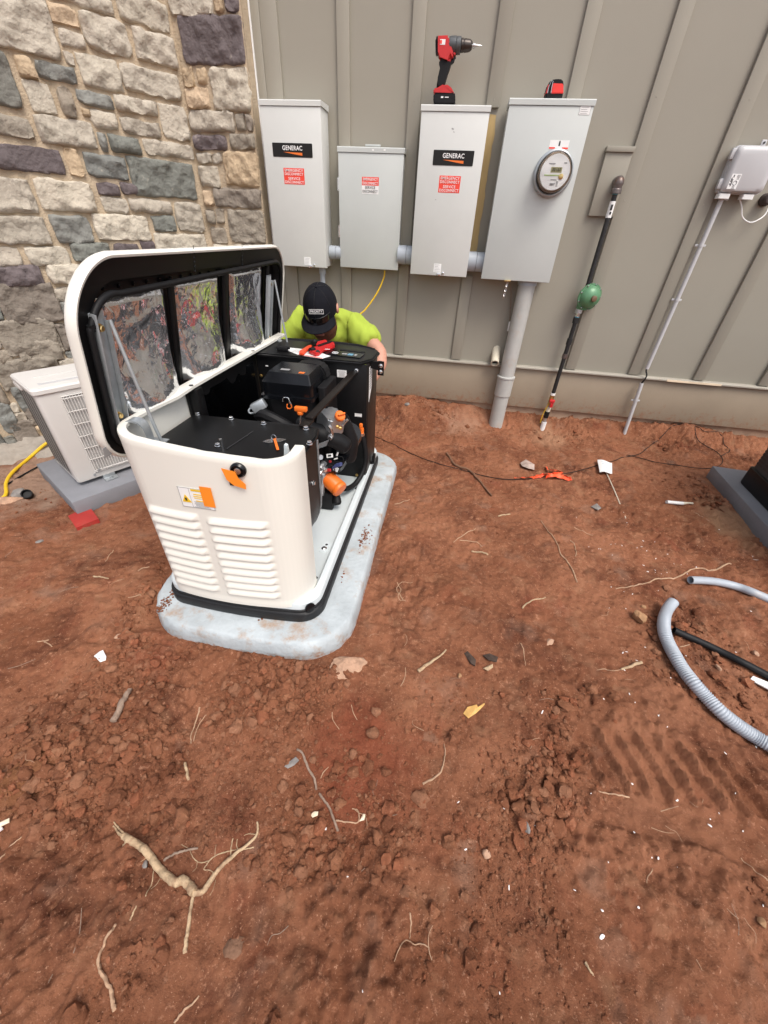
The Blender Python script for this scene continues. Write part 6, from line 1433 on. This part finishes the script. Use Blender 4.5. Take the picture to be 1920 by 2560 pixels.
RT = [
 ('curved pale root below the forked root near the bottom left', q3, [(268, 1075), (248, 1125), (185, 1210), (142, 1310), (150, 1400), (190, 1475), (232, 1555), (245, 1640), (258, 1705)], .003, .0045, 'rootpale'),
 ('thin root at the bottom edge under the forked root', q3, [(885, 1603), (830, 1660), (765, 1715), (700, 1800)], .0015, .003, 'rootpale'),
 ('straight grey twig between the arms of the forked root', q3, [(625, 595), (680, 562), (740, 535), (800, 520), (875, 505)], .0032, .003, 'rootgrey'),
 ('long grey brown root in the centre foreground, upper half above the soil', q4, [(120, 68), (155, 95), (190, 180), (238, 275), (252, 345)], .0038, .0036, 'rootgrey'),
 ('lower continuation of the grey brown centre root, ending in a pale cut tip', q4, [(270, 372), (310, 425), (345, 480), (375, 560), (402, 632)], .0036, .0038, 'rootgrey'),
 ('bent rootlet hooking upward beside the grey brown centre root', q4, [(388, 555), (440, 568), (500, 572), (540, 570), (546, 520), (535, 485), (498, 475)], .0024, .0014, 'rootpale'),
 ('pale curved root right of the red soil patch', q4, [(1132, 28), (1142, 90), (1128, 170), (1105, 232), (1050, 275), (988, 305)], .0016, .0036, 'rootpale'),
 ('three armed thin rootlet, its upright arm, near the bottom centre', q4, [(898, 1195), (905, 1260), (900, 1330), (897, 1375)], .0024, .0012, 'rootpale'),
 ('three armed thin rootlet, its spreading arms, near the bottom centre', q4, [(790, 1532), (825, 1440), (865, 1385), (900, 1395), (930, 1415), (975, 1408), (1030, 1438)], .0012, .0016, 'rootpale'),
 ('brown twisted root beside the black ground cable', r10, [(352, 382), (385, 430), (440, 450), (475, 485), (500, 515), (535, 556)], .010, .006, 'rootbrown'),
 ('thin root running down the middle of the trodden soil', r10, [(735, 655), (765, 700), (795, 738), (815, 790), (850, 835), (872, 875), (882, 905)], .0022, .0042, 'rootpale'),
 ('forked stub of a root left of the white debris, upper piece', r10, [(380, 742), (415, 718), (470, 687)], .0028, .0022, 'rootpale'),
 ('bent thin rootlet just below the forked stub', r10, [(405, 733), (450, 738), (478, 745), (497, 760)], .0024, .002, 'rootpale'),
 ('short pale stick on the soil right of the generator', r10, [(453, 780), (490, 783), (520, 795)], .0050, .0042, 'bark'),
 ('pale twig close to the right side of the generator pad', r10, [(140, 588), (170, 580), (202, 568)], .0026, .002, 'rootpale'),
 ('long pale wavy root ending at the smooth grey pipe', q2, [(150, 488), (300, 462), (380, 440), (470, 428), (540, 390), (640, 384), (740, 380), (860, 318), (920, 292), (1000, 285), (1080, 302), (1180, 280), (1295, 240)], .0030, .0046, 'rootpale'),
 ('flat pale splinter below the tan rock', q2, [(200, 1285), (300, 1255), (405, 1215)], .004, .0075, 'bark'),
 ('thin rootlet leading to the flat pale splinter', q2, [(-30, 1285), (60, 1280), (140, 1292), (210, 1280)], .0016, .0016, 'rootpale'),
 ('tiny pale twig between the corrugated hose and black pipe', q2, [(785, 1060), (830, 1050), (880, 1035)], .0026, .002, 'rootpale'),
 ('straight straw lying on the soil left of the generator', q6, [(833, 487), (862, 440), (897, 396)], .0022, .002, 'rootpale'),
 ('pale twig left of the generator pad', q6, [(1092, 562), (1130, 540), (1182, 530)], .0030, .0022, 'rootpale'),
 ('stick half sunk in the soil left of the generator', q6, [(740, 606), (800, 612), (860, 626)], .0040, .0030, 'bark'),
 ('thin straw close to the rounded pad corner', q6, [(1012, 772), (1060, 765), (1115, 753)], .002, .002, 'rootpale'),
 ('V shaped pale twig on the left soil', q6, [(298, 1122), (350, 1115), (385, 1108), (350, 1122), (390, 1140), (412, 1160)], .0022, .0022, 'rootpale'),
 ('thin root winding down the centre left soil', q6, [(1580, 1640), (1550, 1745), (1535, 1800), (1510, 1860), (1512, 1925)], .003, .0016, 'rootpale'),
 ('thick grey brown stick buried at an angle on the left', q6, [(905, 1755), (960, 1660), (1000, 1575), (1035, 1505)], .0115, .008, 'rootgrey'),
 ('thin straw at the left edge of the foreground', q8, [(-10, 850), (80, 748), (185, 645)], .0022, .0014, 'rootpale'),
 ('tiny pale splinter under the forked root', q8, [(1092, 1345), (1120, 1280), (1145, 1225)], .0026, .0014, 'bark'),
 ('brown splinter lying against the front of the pad', q7, [(595, 168), (670, 140), (742, 110)], .0052, .0032, 'rootbrown'),
 ('tapering tan wood chip on the soil right of the pad', q7, [(1132, 270), (1185, 232), (1230, 200), (1275, 160)], .0075, .003, 'bark'),
 ('thin curved rootlet below the tapering tan chip', q7, [(1040, 345), (1062, 300), (1065, 248)], .0018, .0014, 'rootpale'),
 ('upright thin rootlet beside the red soil patch', q7, [(785, 440), (795, 480), (815, 518)], .0016, .0014, 'rootpale'),
 ('curved hair thin rootlet left of the red soil patch', q7, [(685, 478), (690, 520), (722, 568)], .0014, .0014, 'rootpale'),
 ('short rootlet branching toward the grey brown centre root', q7, [(625, 822), (640, 790), (668, 762)], .0016, .0012, 'rootpale'),
 ('curled pale rootlet at the tyre print', q5, [(525, 610), (580, 625), (640, 635), (730, 652)], .0018, .0026, 'rootpale'),
 ('fine rootlet crossing the lower edge of the tyre print', q5, [(940, 745), (990, 730), (1060, 712)], .0012, .001, 'rootpale'),
 ('fine rootlet in the right foreground', q5, [(848, 1225), (855, 1180), (885, 1130)], .0014, .001, 'rootpale'),
 ('long fine rootlet at the right edge of the foreground', q5, [(1475, 1055), (1530, 1105), (1590, 1160), (1665, 1218)], .0012, .0014, 'rootpale'),
 ('pale dry straw in the lower right foreground', q5, [(435, 1760), (460, 1800), (485, 1840)], .0034, .002, 'bark'),
 ('pale broken stick behind the forked root', D, [(400, 1650), (405, 1668), (408, 1686)], .0045, .0035, 'bark'),
 ('pale rootlet just right of the pale broken stick', D, [(418, 1602), (428, 1570), (446, 1545)], .0018, .0014, 'rootpale'),
 ('short pale twig near the tan rock fragment', D, [(1128, 1315), (1142, 1302), (1178, 1291)], .0040, .0030, 'bark'),
 ('thin twig left of the tan rock fragment', D, [(1125, 1390), (1132, 1415), (1135, 1438)], .0022, .0014, 'rootpale'),
 ('small curled rootlet right of the generator pad', D, [(858, 1258), (866, 1276), (860, 1290), (876, 1302)], .0022, .0018, 'rootpale'),
 ('thin brown twig near the marker stake', r10, [(870, 680), (905, 695), (947, 714)], .0020, .0016, 'rootpale'),
 ('hooked twig right of the thin middle root', r10, [(855, 735), (872, 752), (880, 780), (875, 800)], .0026, .002, 'rootpale'),
 ('pale bark sliver left of the marker stake', r10, [(562, 638), (590, 632), (610, 628)], .0050, .004, 'bark'),
 ('thin twig near the right hand slab', r10, [(1365, 623), (1395, 640), (1420, 656)], .0022, .0018, 'rootpale'),
 ('angled rootlet at the lower right of the generator pad', r10, [(175, 975), (150, 940), (160, 910), (215, 905)], .0024, .0016, 'rootpale'),
]
for lab, conv, pts, r0, r1_, m in RT: root('root', lab, 'root', conv, [(pts, r0, r1_)], m, 'roots and twigs on the soil')
# countless hair roots
protos = []
for i in range(6):
    P_ = curve_pts([(0, 0, 0), (R.uniform(.015, .03), R.uniform(-.01, .01), .002), (R.uniform(.035, .06), R.uniform(-.015, .015), .002), (R.uniform(.06, .09), R.uniform(-.03, .03), 0)], 3)
    bm = B(); tube(bm, P_, taperr(len(P_), .0013, .0007), 5); me = bpy.data.meshes.new('rootlet'); bm.to_mesh(me); bm.free(); me.materials.append(M['rootpale' if i % 3 else 'rootgrey']); protos.append(me)
PADS = [(-.965, -.192, .70, 2.16), (1.68, 3, 1.2, 2.6)]
def free(x, y):
    if y > 3.0: return False
    for a, b, c, d in PADS:
        if a < x < b and c < y < d: return False
    q = AX.inverted() @ Vector((x, y, 0))
    return not (-.1 < q.x < 1.05 and -.14 < q.y < .9) and (Vector((x, y, 0))-SC0).dot(SN) > .3
def rpx(): return R.uniform(0, 1920), R.uniform(1080, 2555)
n = 0
while n < 42:
    p = gnd(*rpx())
    if not free(p.x, p.y) or p.y > 2.9: continue
    o = bpy.data.objects.new('rootlet', R.choice(protos)); COL.objects.link(o); o.location = (p.x, p.y, p.z+.0022); o.rotation_euler = (R.uniform(-.1, .1), R.uniform(-.15, .05), R.uniform(0, 6.3)); o.scale = [R.uniform(.4, .85)]*3
    tag(o, 'hair thin pale rootlet lying loose on the red soil', 'rootlet', 'hair thin rootlets on the soil'); n += 1
# stones
def rock(name, label, px, size, m, flat=.6, sink=.25, sub=4, rz=0., el=(1, 1)):
    p = gnd(*px); t = B(); bmesh.ops.create_icosphere(t, subdivisions=sub, radius=1); sd = R.randint(0, 999); cut = [(Vector((R.gauss(0, 1), R.gauss(0, 1), R.gauss(0, .7))).normalized(), R.uniform(.55, .85)) for _ in range(9)]
    for v in t.verts:
        d = v.co.normalized(); k = 1+.30*float(fbm(np.array(d.x+d.z*.7), np.array(d.y-d.z*.5), 1.7, sd, 4))
        q = d*k
        for nn, h in cut:
            e = q.dot(nn)-h
            if e > 0: q = q-nn*e*.85
        q = Vector((q.x*el[0], q.y*el[1], q.z*flat)); v.co = (Matrix.Rotation(rz, 3, 'Z') @ q)*size
    for v in t.verts: v.co += p+ZN*(size*flat*(1-2*sink))
    return tag(obj(name, t, m, smooth=50), label, 'rock', 'stones on the soil')
rock('rock', 'large pinkish angular rock just in front of the generator pad', q7(768, 238), .054, 'rockpink', .30, .42, 5, .5, (1.25, .85))
rock('rock', 'rounded tan rock left of the corrugated hose end', q2(385, 790), .030, 'rocktan', .75, .2, 5, .3)
rock('rock', 'small orange tan stone touching the rounded tan rock', q2(425, 665), .010, 'rocktan', .7, .25, 3)
rock('rock', 'tan triangular stone fragment left of the rounded tan rock', D(1187, 1388), .019, 'rockpink', .5, .3, 4, 1.0, (1.2, .7))
rock('rock', 'pale dusty rock by the yellow cord', r9(65, 2085), .050, 'rockpink', .5, .35, 4, .2, (1.2, .8))
rock('rock', 'pale flat rock beside the black plastic cap', r9(140, 2035), .040, 'rockgrey', .5, .35, 4, 1.0)
rock('rock', 'grey pebble beside the forked root', q3(488, 628), .0075, 'rockgrey', .8, .2, 3)
rock('rock', 'grey angular chip in the right foreground', q5(42, 850), .012, 'rockgrey', .8, .2, 3, .2, (.7, 1.3))
rock('rock', 'small orange stone near the tyre print', q5(1610, 1490), .010, 'rocktan', .8, .2, 3)
rock('rock', 'pale triangular chip left of the generator pad', q6(965, 1068), .020, 'rockpink', .35, .35, 3, .6, (1.3, .6))
rock('rock', 'flat brown stone on the far left soil', q6(322, 330), .016, 'rockgrey', .4, .3, 3, .7, (1.3, .7))
rock('rock', 'tan stone among the tan chips right of the black pipe', q2(1525, 1130), .012, 'rockpink', .8, .2, 3)
rock('rock', 'pale wedge of stone under the black pipe', q2(1165, 1270), .012, 'rockpink', .6, .2, 3, .4, (.6, 1.3))
rock('rock', 'pale rock lying in the spoil behind the thick conduit', r10(190, 183), .022, 'rockgrey', .6, .2, 3)
rock('rock', 'brown pebble by the dark bark chips', q7(1345, 292), .0085, 'rocktan', .8, .2, 3)
rock('rock', 'tan pebble right of the three armed rootlet', q4(1425, 790), .011, 'rockpink', .8, .2, 3)
rock('rock', 'flaky purple brown stone flush with the soil in the foreground', q3(1150, 1240), .024, 'rootbrown', .25, .47, 4, .3, (1.3, .8))
# tan chips along the wall and pads (many, small)
# dark bark chips, leaf, paper scraps
def scrap(name, label, cat, pts, conv, m, th=.0012, lift=.004, curl=.004):
    P_ = [gnd(*conv(*p)) for p in pts]; c = sum(P_, Vector())/len(P_); z = max(p.z for p in P_)+lift
    bm = B(); top = [bm.verts.new(Vector((p.x, p.y, z+R.uniform(-curl, curl)))) for p in P_]; ct = bm.verts.new((c.x, c.y, z+curl*.8))
    for a, b in zip(top, top[1:]+top[:1]): bm.faces.new((a, b, ct))
    bmesh.ops.recalc_face_normals(bm, faces=bm.faces[:]); ge = bmesh.ops.extrude_face_region(bm, geom=bm.faces[:]); 
    for v in [g for g in ge['geom'] if isinstance(g, bmesh.types.BMVert)]: v.co.z -= th
    bmesh.ops.recalc_face_normals(bm, faces=bm.faces[:])
    return tag(obj(name, bm, m, smooth=0), label, cat)
lf = scrap('dry_leaf', 'yellow dry leaf on the soil right of the red patch', 'leaf', [(1365, 485), (1385, 455), (1430, 450), (1440, 465), (1470, 442), (1472, 450), (1450, 470), (1430, 490), (1390, 515)], q7, 'leaf', .0008)
scrap('paper_scrap', 'crumpled white paper scrap on the soil left of the pad', 'paper', [(745, 1238), (790, 1205), (825, 1203), (845, 1245), (838, 1270), (800, 1292)], q6, 'paper', .0012, .005, .006)
scrap('bark_chip', 'dark bark chip right of the tapering tan wood', 'bark', [(1370, 175), (1385, 168), (1428, 215), (1425, 245), (1400, 235)], q7, 'barkchip', .006, .006)
scrap('bark_chip', 'pale and dark bark bits beside the dark chip', 'bark', [(1465, 190), (1500, 178), (1545, 195), (1535, 225), (1490, 220)], q7, 'barkchip', .005, .006)
scrap('wood_chip', 'cream wood flake next to the pale bark bits', 'wood chip', [(1465, 262), (1485, 248), (1515, 235), (1518, 250), (1490, 275)], q7, 'bark', .003, .005)
scrap('wood_chip', 'cream wood flake above the white rod', 'wood chip', [(210, 515), (240, 502), (266, 505), (262, 530), (225, 540)], q4, 'palewood', .002, .004)
scrap('wood_chip', 'pale split chip beside the bent rootlet', 'wood chip', [(548, 565), (575, 515), (590, 520), (582, 560)], q4, 'palewood', .003, .005)
scrap('wood_chip', 'pale chip lying between pad and marker stake', 'wood chip', [(938, 600), (960, 590), (980, 605), (965, 617)], r10, 'rockgrey', .004, .006)
scrap('shell_fragment', 'cream fragment at the left edge of the foreground', 'fragment', [(-25, 570), (60, 520), (100, 500), (90, 530), (20, 590)], q8, 'palewood', .003, .006)
scrap('foam_fragment', 'white foam fragment under the cream fragment at the left edge', 'fragment', [(-30, 570), (30, 565), (40, 585), (10, 605), (-30, 605)], q8, 'fleck', .006, .008, .001)
a_, b_ = gnd(*q4(263, 616)), gnd(*q4(321, 617)); bm = B(); tube(bm, [a_+ZN*.004, b_+ZN*.004], .0028, 8); tag(obj('white_rod', bm, 'white'), 'short straight white rod on the soil in the foreground', 'rod')
scrap('grey_film', 'scrap of grey film pressed into the soil by the centre root', 'film', [(30, 185), (70, 150), (110, 120), (135, 150), (100, 180), (55, 200)], q4, 'rockgrey', .0006, .003, .002)
scrap('clear_wrapper', 'crumpled clear wrapper behind the orange ribbon', 'wrapper', [(650, 425), (670, 420), (705, 438), (708, 450), (675, 447), (655, 440)], r10, 'clear', .001, .012, .008)
c_ = gnd(*r10(1603, 810)); bm = B(); tube(bm, [Vector((c_.x+.022*math.cos(t_), c_.y+.016*math.sin(t_), c_.z+.005+.002*math.sin(3*t_))) for t_ in [i*math.pi/10 for i in range(20)]], .0042, 8, closed=True); tag(obj('plastic_ring', bm, 'clear'), 'pale plastic ring on the soil below the right hand slab', 'ring')
t = thing('pipe_offcut', 'white pipe offcut with a flattened end near the right hand slab', 'pipe', tuple(gnd(*r10(1290, 580))))
a_, b_ = gnd(*r10(1247, 577), .010), gnd(*r10(1312, 583), .010); bm = B(); tube(bm, [a_, b_], .0095, 14, cap=False); tube(bm, [a_+(b_-a_)*.002, a_+(b_-a_)*.3], .0072, 12, cap=True); obj('tube', bm, 'white', t)
c_ = gnd(*r10(1352, 583), .006); bm = B(); tube(bm, [b_, b_.lerp(c_, .5)+ZN*.003, c_], [.0095, .005, .006], 10); obj('flattened_end', bm, 'cream', t)
# marker flag and its wire stake
t = thing('marker_flag', 'white utility marker flag lying down on its wire stake', 'marker flag', tuple(gnd(*r10(1000, 450))))
P_ = [gnd(*r10(a, b), .020) for a, b in ((963, 411), (1024, 421), (1027, 459), (975, 456))]
bm = B()
def fl(a, b):
    p = (P_[0]*(1-a)+P_[1]*a)*(1-b)+(P_[3]*(1-a)+P_[2]*a)*b; return p+ZN*(.006*math.sin(a*5)+.010*(1-b))
solid_grid(bm, fl, 10, 6, (0, 0, -.0012)); bmesh.ops.recalc_face_normals(bm, faces=bm.faces[:]); fg = obj('flag', bm, 'paper', t, smooth=60)
bm = B()
for a, b, ww in ((.35, .35, .018), (.62, .30, .022), (.45, .62, .03), (.6, .75, .024), (.3, .15, .016)):
    p = fl(a, b)+ZN*.0008; card(bm, p, (P_[1]-P_[0]), (P_[0]-P_[3]), ww, .0035, .0004)
obj('print', bm, 'bluemark', fg)
bm = B(); tube(bm, curve_pts([gnd(*r10(a, b), .005) for a, b in ((990, 440), (1003, 462), (1030, 520), (1055, 580), (1080, 642))], 4), .0030, 6); obj('stake', bm, 'cream', t)
# orange ribbon
bm = B()
def ribbon(pts, w_, zs_):
    P_ = curve_pts([gnd(*r10(a, b), z) for (a, b), z in zip(pts, zs_)], 6); pv = None
    for i in range(len(P_)):
        d = (P_[min(i+1, len(P_)-1)]-P_[max(i-1, 0)]).normalized(); s = d.cross(ZN).normalized(); tw = .9*math.sin(i*.55); s = s*math.cos(tw)+ZN*abs(math.sin(tw))*.8
        a, b = bm.verts.new(P_[i]-s*w_), bm.verts.new(P_[i]+s*w_)
        if pv: bm.faces.new((pv[0], pv[1], b, a))
        pv = (a, b)
ribbon([(628, 479), (665, 478), (700, 476), (725, 468), (748, 462), (730, 474), (700, 478)], .009, [.006, .008, .008, .016, .024, .012, .008])
ribbon([(748, 468), (768, 462), (800, 468), (830, 470), (855, 478), (852, 484), (815, 474), (780, 468), (756, 476)], .013, [.012, .024, .016, .012, .016, .012, .020, .03, .014])
ribbon([(756, 434), (768, 446), (795, 448), (822, 457), (810, 462), (785, 456)], .010, [.010, .02, .016, .010, .012, .014])
tag(obj('orange_ribbon', bm, 'ribbon', smooth=60), 'crumpled fluorescent orange ribbon lying on the black cable', 'ribbon')
# cables on the ground
P_ = [gnd(*r10(a, b), .006) for a, b in ((40, 305), (100, 328), (160, 358), (250, 398), (330, 425), (420, 448), (500, 470), (580, 484), (660, 485), (740, 477), (800, 466), (870, 455), (960, 430), (1040, 408), (1095, 392), (1140, 380), (1185, 345), (1240, 318), (1290, 314))]
bm = B(); tube(bm, drape(P_, .0024, 8), .0024, 7); tag(obj('ground_cable', bm, 'blackrub'), 'long thin black cable crossing the soil behind the orange ribbon', 'cable')
P_ = [gnd(*r10(a, b), .008) for a, b in ((1085, 386), (1130, 396), (1200, 415), (1290, 428), (1380, 440), (1450, 436), (1475, 410), (1455, 378), (1400, 345), (1340, 308), (1390, 316), (1450, 332), (1490, 352), (1502, 372), (1470, 390))]
bm = B(); tube(bm, drape(P_, .0030, 8, .5), .0024, 7); tag(obj('cable_coil', bm, 'blackrub'), 'loose coil of black cable near the dark louvred unit', 'cable')
# hoses at the right
t = thing('grey_pipe', 'smooth pale grey pipe end lying in from the right edge', 'pipe', tuple(gnd(*q2(900, 395))))
P_ = [gnd(*q2(a, b), z) for (a, b), z in zip(((893, 395), (1000, 398), (1120, 408), (1250, 432), (1380, 468), (1520, 520), (1680, 590), (1900, 700), (2200, 880)), (.022, .020, .019, .018, .018, .018, .018, .018, .018))]
P_ = curve_pts(P_, 5); bm = B(); tube(bm, P_, .0168, 20, cap=False); tube(bm, P_[:6], .0140, 18, cap=False); lathe(bm, [(.0168, 0), (.0140, 0.0003)], axis(P_[0], P_[0]-P_[1]), 20, cap=False); obj('pipe', bm, 'pvc', t)
bm = B(); tube(bm, [P_[3], P_[5]], .0138, 16); obj('bore', bm, 'acdark', t)
t = thing('corrugated_hose', 'ribbed pale grey hose curving in from the right edge', 'hose', tuple(gnd(*q2(640, 800))))
hp_ = [(702, 640), (662, 690), (638, 760), (630, 850), (645, 940), (690, 1050), (750, 1160), (830, 1290), (930, 1415), (1050, 1550), (1200, 1700), (1370, 1835), (1540, 1945), (1700, 2035), (1950, 2150), (2300, 2300)]
P0 = [gnd(*q2(a, b), .026) for a, b in hp_]; P0[0].z += .018; P0[1].z += .008
P1 = curve_pts(P0, 40); Q = [P1[0]]; acc = 0; st = .0015
for a_, b_ in zip(P1, P1[1:]):
    L_ = (b_-a_).length; acc += L_
    while acc >= st: acc -= st; Q.append(b_-(b_-a_).normalized()*acc)
rs_ = []
for i, p in enumerate(Q):
    s = i*st; k_ = sst(.07, .16, s); rs_.append(.0205+float(k_)*.0014*math.sin(2*math.pi*s/.0072))
bm = B(); tube(bm, Q, rs_, 18, cap=False); tube(bm, Q[:30], .0178, 18, cap=False); lathe(bm, [(.0206, 0), (.0178, .0002)], axis(Q[0], Q[0]-Q[2]), 18, cap=False); obj('hose', bm, 'pvc', t, smooth=80)
bm = B(); tube(bm, Q[25:28], .0176, 16); obj('bore', bm, 'acdark', t)
t = thing('black_pipe', 'black plastic pipe lying between the grey pipe and ribbed hose', 'pipe', tuple(gnd(*q2(730, 890))))
P_ = curve_pts([gnd(*q2(a, b), z) for (a, b), z in zip(((730, 890), (850, 945), (1000, 1010), (1200, 1105), (1400, 1205), (1600, 1310), (1900, 1480), (2200, 1650)), (.020, .016, .014, .014, .015, .016, .016, .016))], 4)
bm = B(); tube(bm, P_, .0128, 18, cap=False); tube(bm, P_[:5], .0100, 16, cap=False); lathe(bm, [(.0128, 0), (.0100, .0002)], axis(P_[0], P_[0]-P_[1]), 18, cap=False); obj('pipe', bm, 'blackrub', t)
bm = B(); tube(bm, P_[2:4], .0098, 14); obj('bore', bm, 'ink', t)
P_ = [gnd(*q2(a, b), .010) for a, b in ((1482, 1375), (1520, 1335), (1760, 1440), (1760, 1530), (1655, 1482))]
bm = B(); tb = B(); prism(tb, [(p.x, p.y) for p in P_], P_[0].z-.004, P_[0].z); bmesh.ops.recalc_face_normals(tb, faces=tb.faces[:]); add_bm(bm, tb); tag(obj('white_board', bm, 'paper', smooth=0), 'white card lying under the black pipe at the right edge', 'card')
# white flecks
fl_m = []
for i in range(5):
    t_ = B(); bmesh.ops.create_icosphere(t_, subdivisions=2, radius=.0036)
    k_ = (R.uniform(.6, 1), R.uniform(.9, 2.0), R.uniform(.35, .6))
    for v in t_.verts: v.co = Vector((v.co.x*k_[0], v.co.y*k_[1], v.co.z*k_[2]))*(1+R.uniform(-.25, .25))
    me = bpy.data.meshes.new('white_fleck'); t_.to_mesh(me); t_.free(); me.materials.append(M['fleck']); fl_m.append(me)
FL = [q5(*p) for p in ((148, 82), (475, 626), (750, 562), (1050, 672), (1372, 355), (1440, 625), (1330, 758), (1272, 798), (1270, 840), (1490, 878), (105, 842), (765, 888), (880, 1055), (925, 1060), (1060, 1122), (365, 1272), (550, 1410), (792, 1388), (548, 1582), (1625, 1375), (985, 180), (925, 105), (590, 1085), (1578, 315))]
FL += [q2(*p) for p in ((425, 250), (470, 315), (545, 320), (660, 322), (950, 268), (460, 108), (365, 78), (235, 512), (255, 680), (445, 1060), (225, 1115), (260, 1105), (850, 1145), (697, 1362), (1490, 705), (290, 1522), (580, 1735), (240, 1285), (36, 1570), (1340, 1110), (550, 185), (730, 237), (800, 245), (110, 465), (575, 500), (1235, 2105), (120, 150), (150, 40), (210, 50), (430, 12), (965, 55), (5, 90), (90, 672), (345, 1605), (1540, 2040), (320, 535), (360, 1190), (540, 20))]
FL += [q4(*p) for p in ((680, 436), (1545, 470), (1282, 757), (1582, 1022), (572, 1735), (1518, 1750), (815, 730), (465, 945), (1232, 430))]
FL += [r10(*p) for p in ((970, 768), (1150, 735), (1155, 836), (1170, 860), (1200, 855), (1375, 756), (1460, 690), (1065, 755), (1145, 760), (930, 760), (1020, 750), (1225, 870), (1330, 870), (1250, 790), (880, 640), (1085, 662), (820, 600))]
big = {0, 2, 3, 16, 18, 24, 34, 36, 38}
for i, p in enumerate(FL):
    q = gnd(*p); o = bpy.data.objects.new('white_fleck', fl_m[i % 5]); COL.objects.link(o); o.location = (q.x, q.y, q.z+.001); o.rotation_euler = (R.uniform(-.3, .3), R.uniform(-.3, .3), R.uniform(0, 6.3)); s = R.uniform(.38, .75)*(1.35 if i in big else 1); o.scale = (s, s, s)
    tag(o, 'tiny white fleck lying on the red soil', 'fleck', 'white flecks scattered on the soil')

# ------------------------------------------------------------------ loose crumbs of soil (uncountable)
rg = np.random.default_rng(4)
def ico(s):
    t_ = B(); bmesh.ops.create_icosphere(t_, subdivisions=s, radius=1); v = np.array([x.co[:] for x in t_.verts]); f = np.array([[q.index for q in x.verts] for x in t_.faces]); t_.free(); return v, f
i1, i2 = ico(1), ico(2); KP = np.array(KEEP)
VV, FF, TT, off = [], [], [], 0
TONES = np.array([(.33, .15, .08), (.27, .10, .05), (.40, .21, .125), (.20, .075, .038), (.15, .055, .028), (.36, .12, .06)])
RP = [(onZ(*p, 0), r, k) for p, r, k in ROUGH]
def crumbs(n, base, lo, hi, pw, wide):
    global off
    bv, bf = base; made = 0
    while made < n:
        if rg.random() < wide:
            p = gnd(rg.uniform(-60, 1980), rg.uniform(1090, 2580)) if rg.random() < .8 else gnd(rg.uniform(930, 1900), rg.uniform(990, 1130))
            x, y = p.x, p.y
        else:
            c, r, k = RP[rg.integers(len(RP))]; x, y = c.x+rg.normal()*r*.6, c.y+rg.normal()*r*.6
        if not free(x, y) or not (-2.7 < x < 2.5 and -.18 < y < 3.03): continue
        if float(fbm(np.array(x), np.array(y), 3.1, 133, 4, .6)) < rg.uniform(-.02, .26): continue
        s = lo+(hi-lo)*rg.random()**pw
        if np.min((KP[:, 0]-x)**2+(KP[:, 1]-y)**2) < (s+.006)**2: continue
        q = np.linalg.qr(rg.normal(size=(3, 3)))[0]
        v = bv*(1+rg.uniform(-.36, .30, (len(bv), 1)))*rg.uniform(.65, 1.15, 3)*s
        v = v @ q; v = v*np.array([1, 1, .8])+np.array([x, y, hz(x, y)+s*.32])
        VV.append(v); tc = TONES[rg.integers(len(TONES))]*rg.uniform(.8, 1.15); TT.append(np.tile(np.array([*tc, .36 if s > .004 else .28]), (len(v), 1))); FF.append(bf+off); off += len(v); made += 1
crumbs(1200, i2, .006, .021, 2.3, .12)
crumbs(5200, i1, .0022, .0085, 2.4, .42)
crumbs(6500, i1, .0014, .0040, 1.6, .7)
VV = np.concatenate(VV); FF = np.concatenate(FF)
me = bpy.data.meshes.new('soil_crumbs'); me.vertices.add(len(VV)); me.vertices.foreach_set('co', VV.astype(np.float32).ravel()); me.loops.add(FF.size); me.loops.foreach_set('vertex_index', FF.astype(np.int32).ravel())
me.polygons.add(len(FF)); me.polygons.foreach_set('loop_start', np.arange(0, FF.size, 3, dtype=np.int32)); me.polygons.foreach_set('loop_total', np.full(len(FF), 3, np.int32)); me.polygons.foreach_set('use_smooth', np.ones(len(FF), bool)); me.update()
at = me.attributes.new('tint', 'FLOAT_COLOR', 'POINT'); at.data.foreach_set('color', np.concatenate(TT).astype(np.float32).ravel())
o = bpy.data.objects.new('soil_crumbs', me); COL.objects.link(o); me.materials.append(M['clod']); me.set_sharp_from_angle(angle=rad(50)); tag(o, 'loose crumbs and clods of red clay strewn over the ground', 'soil', kind='stuff')
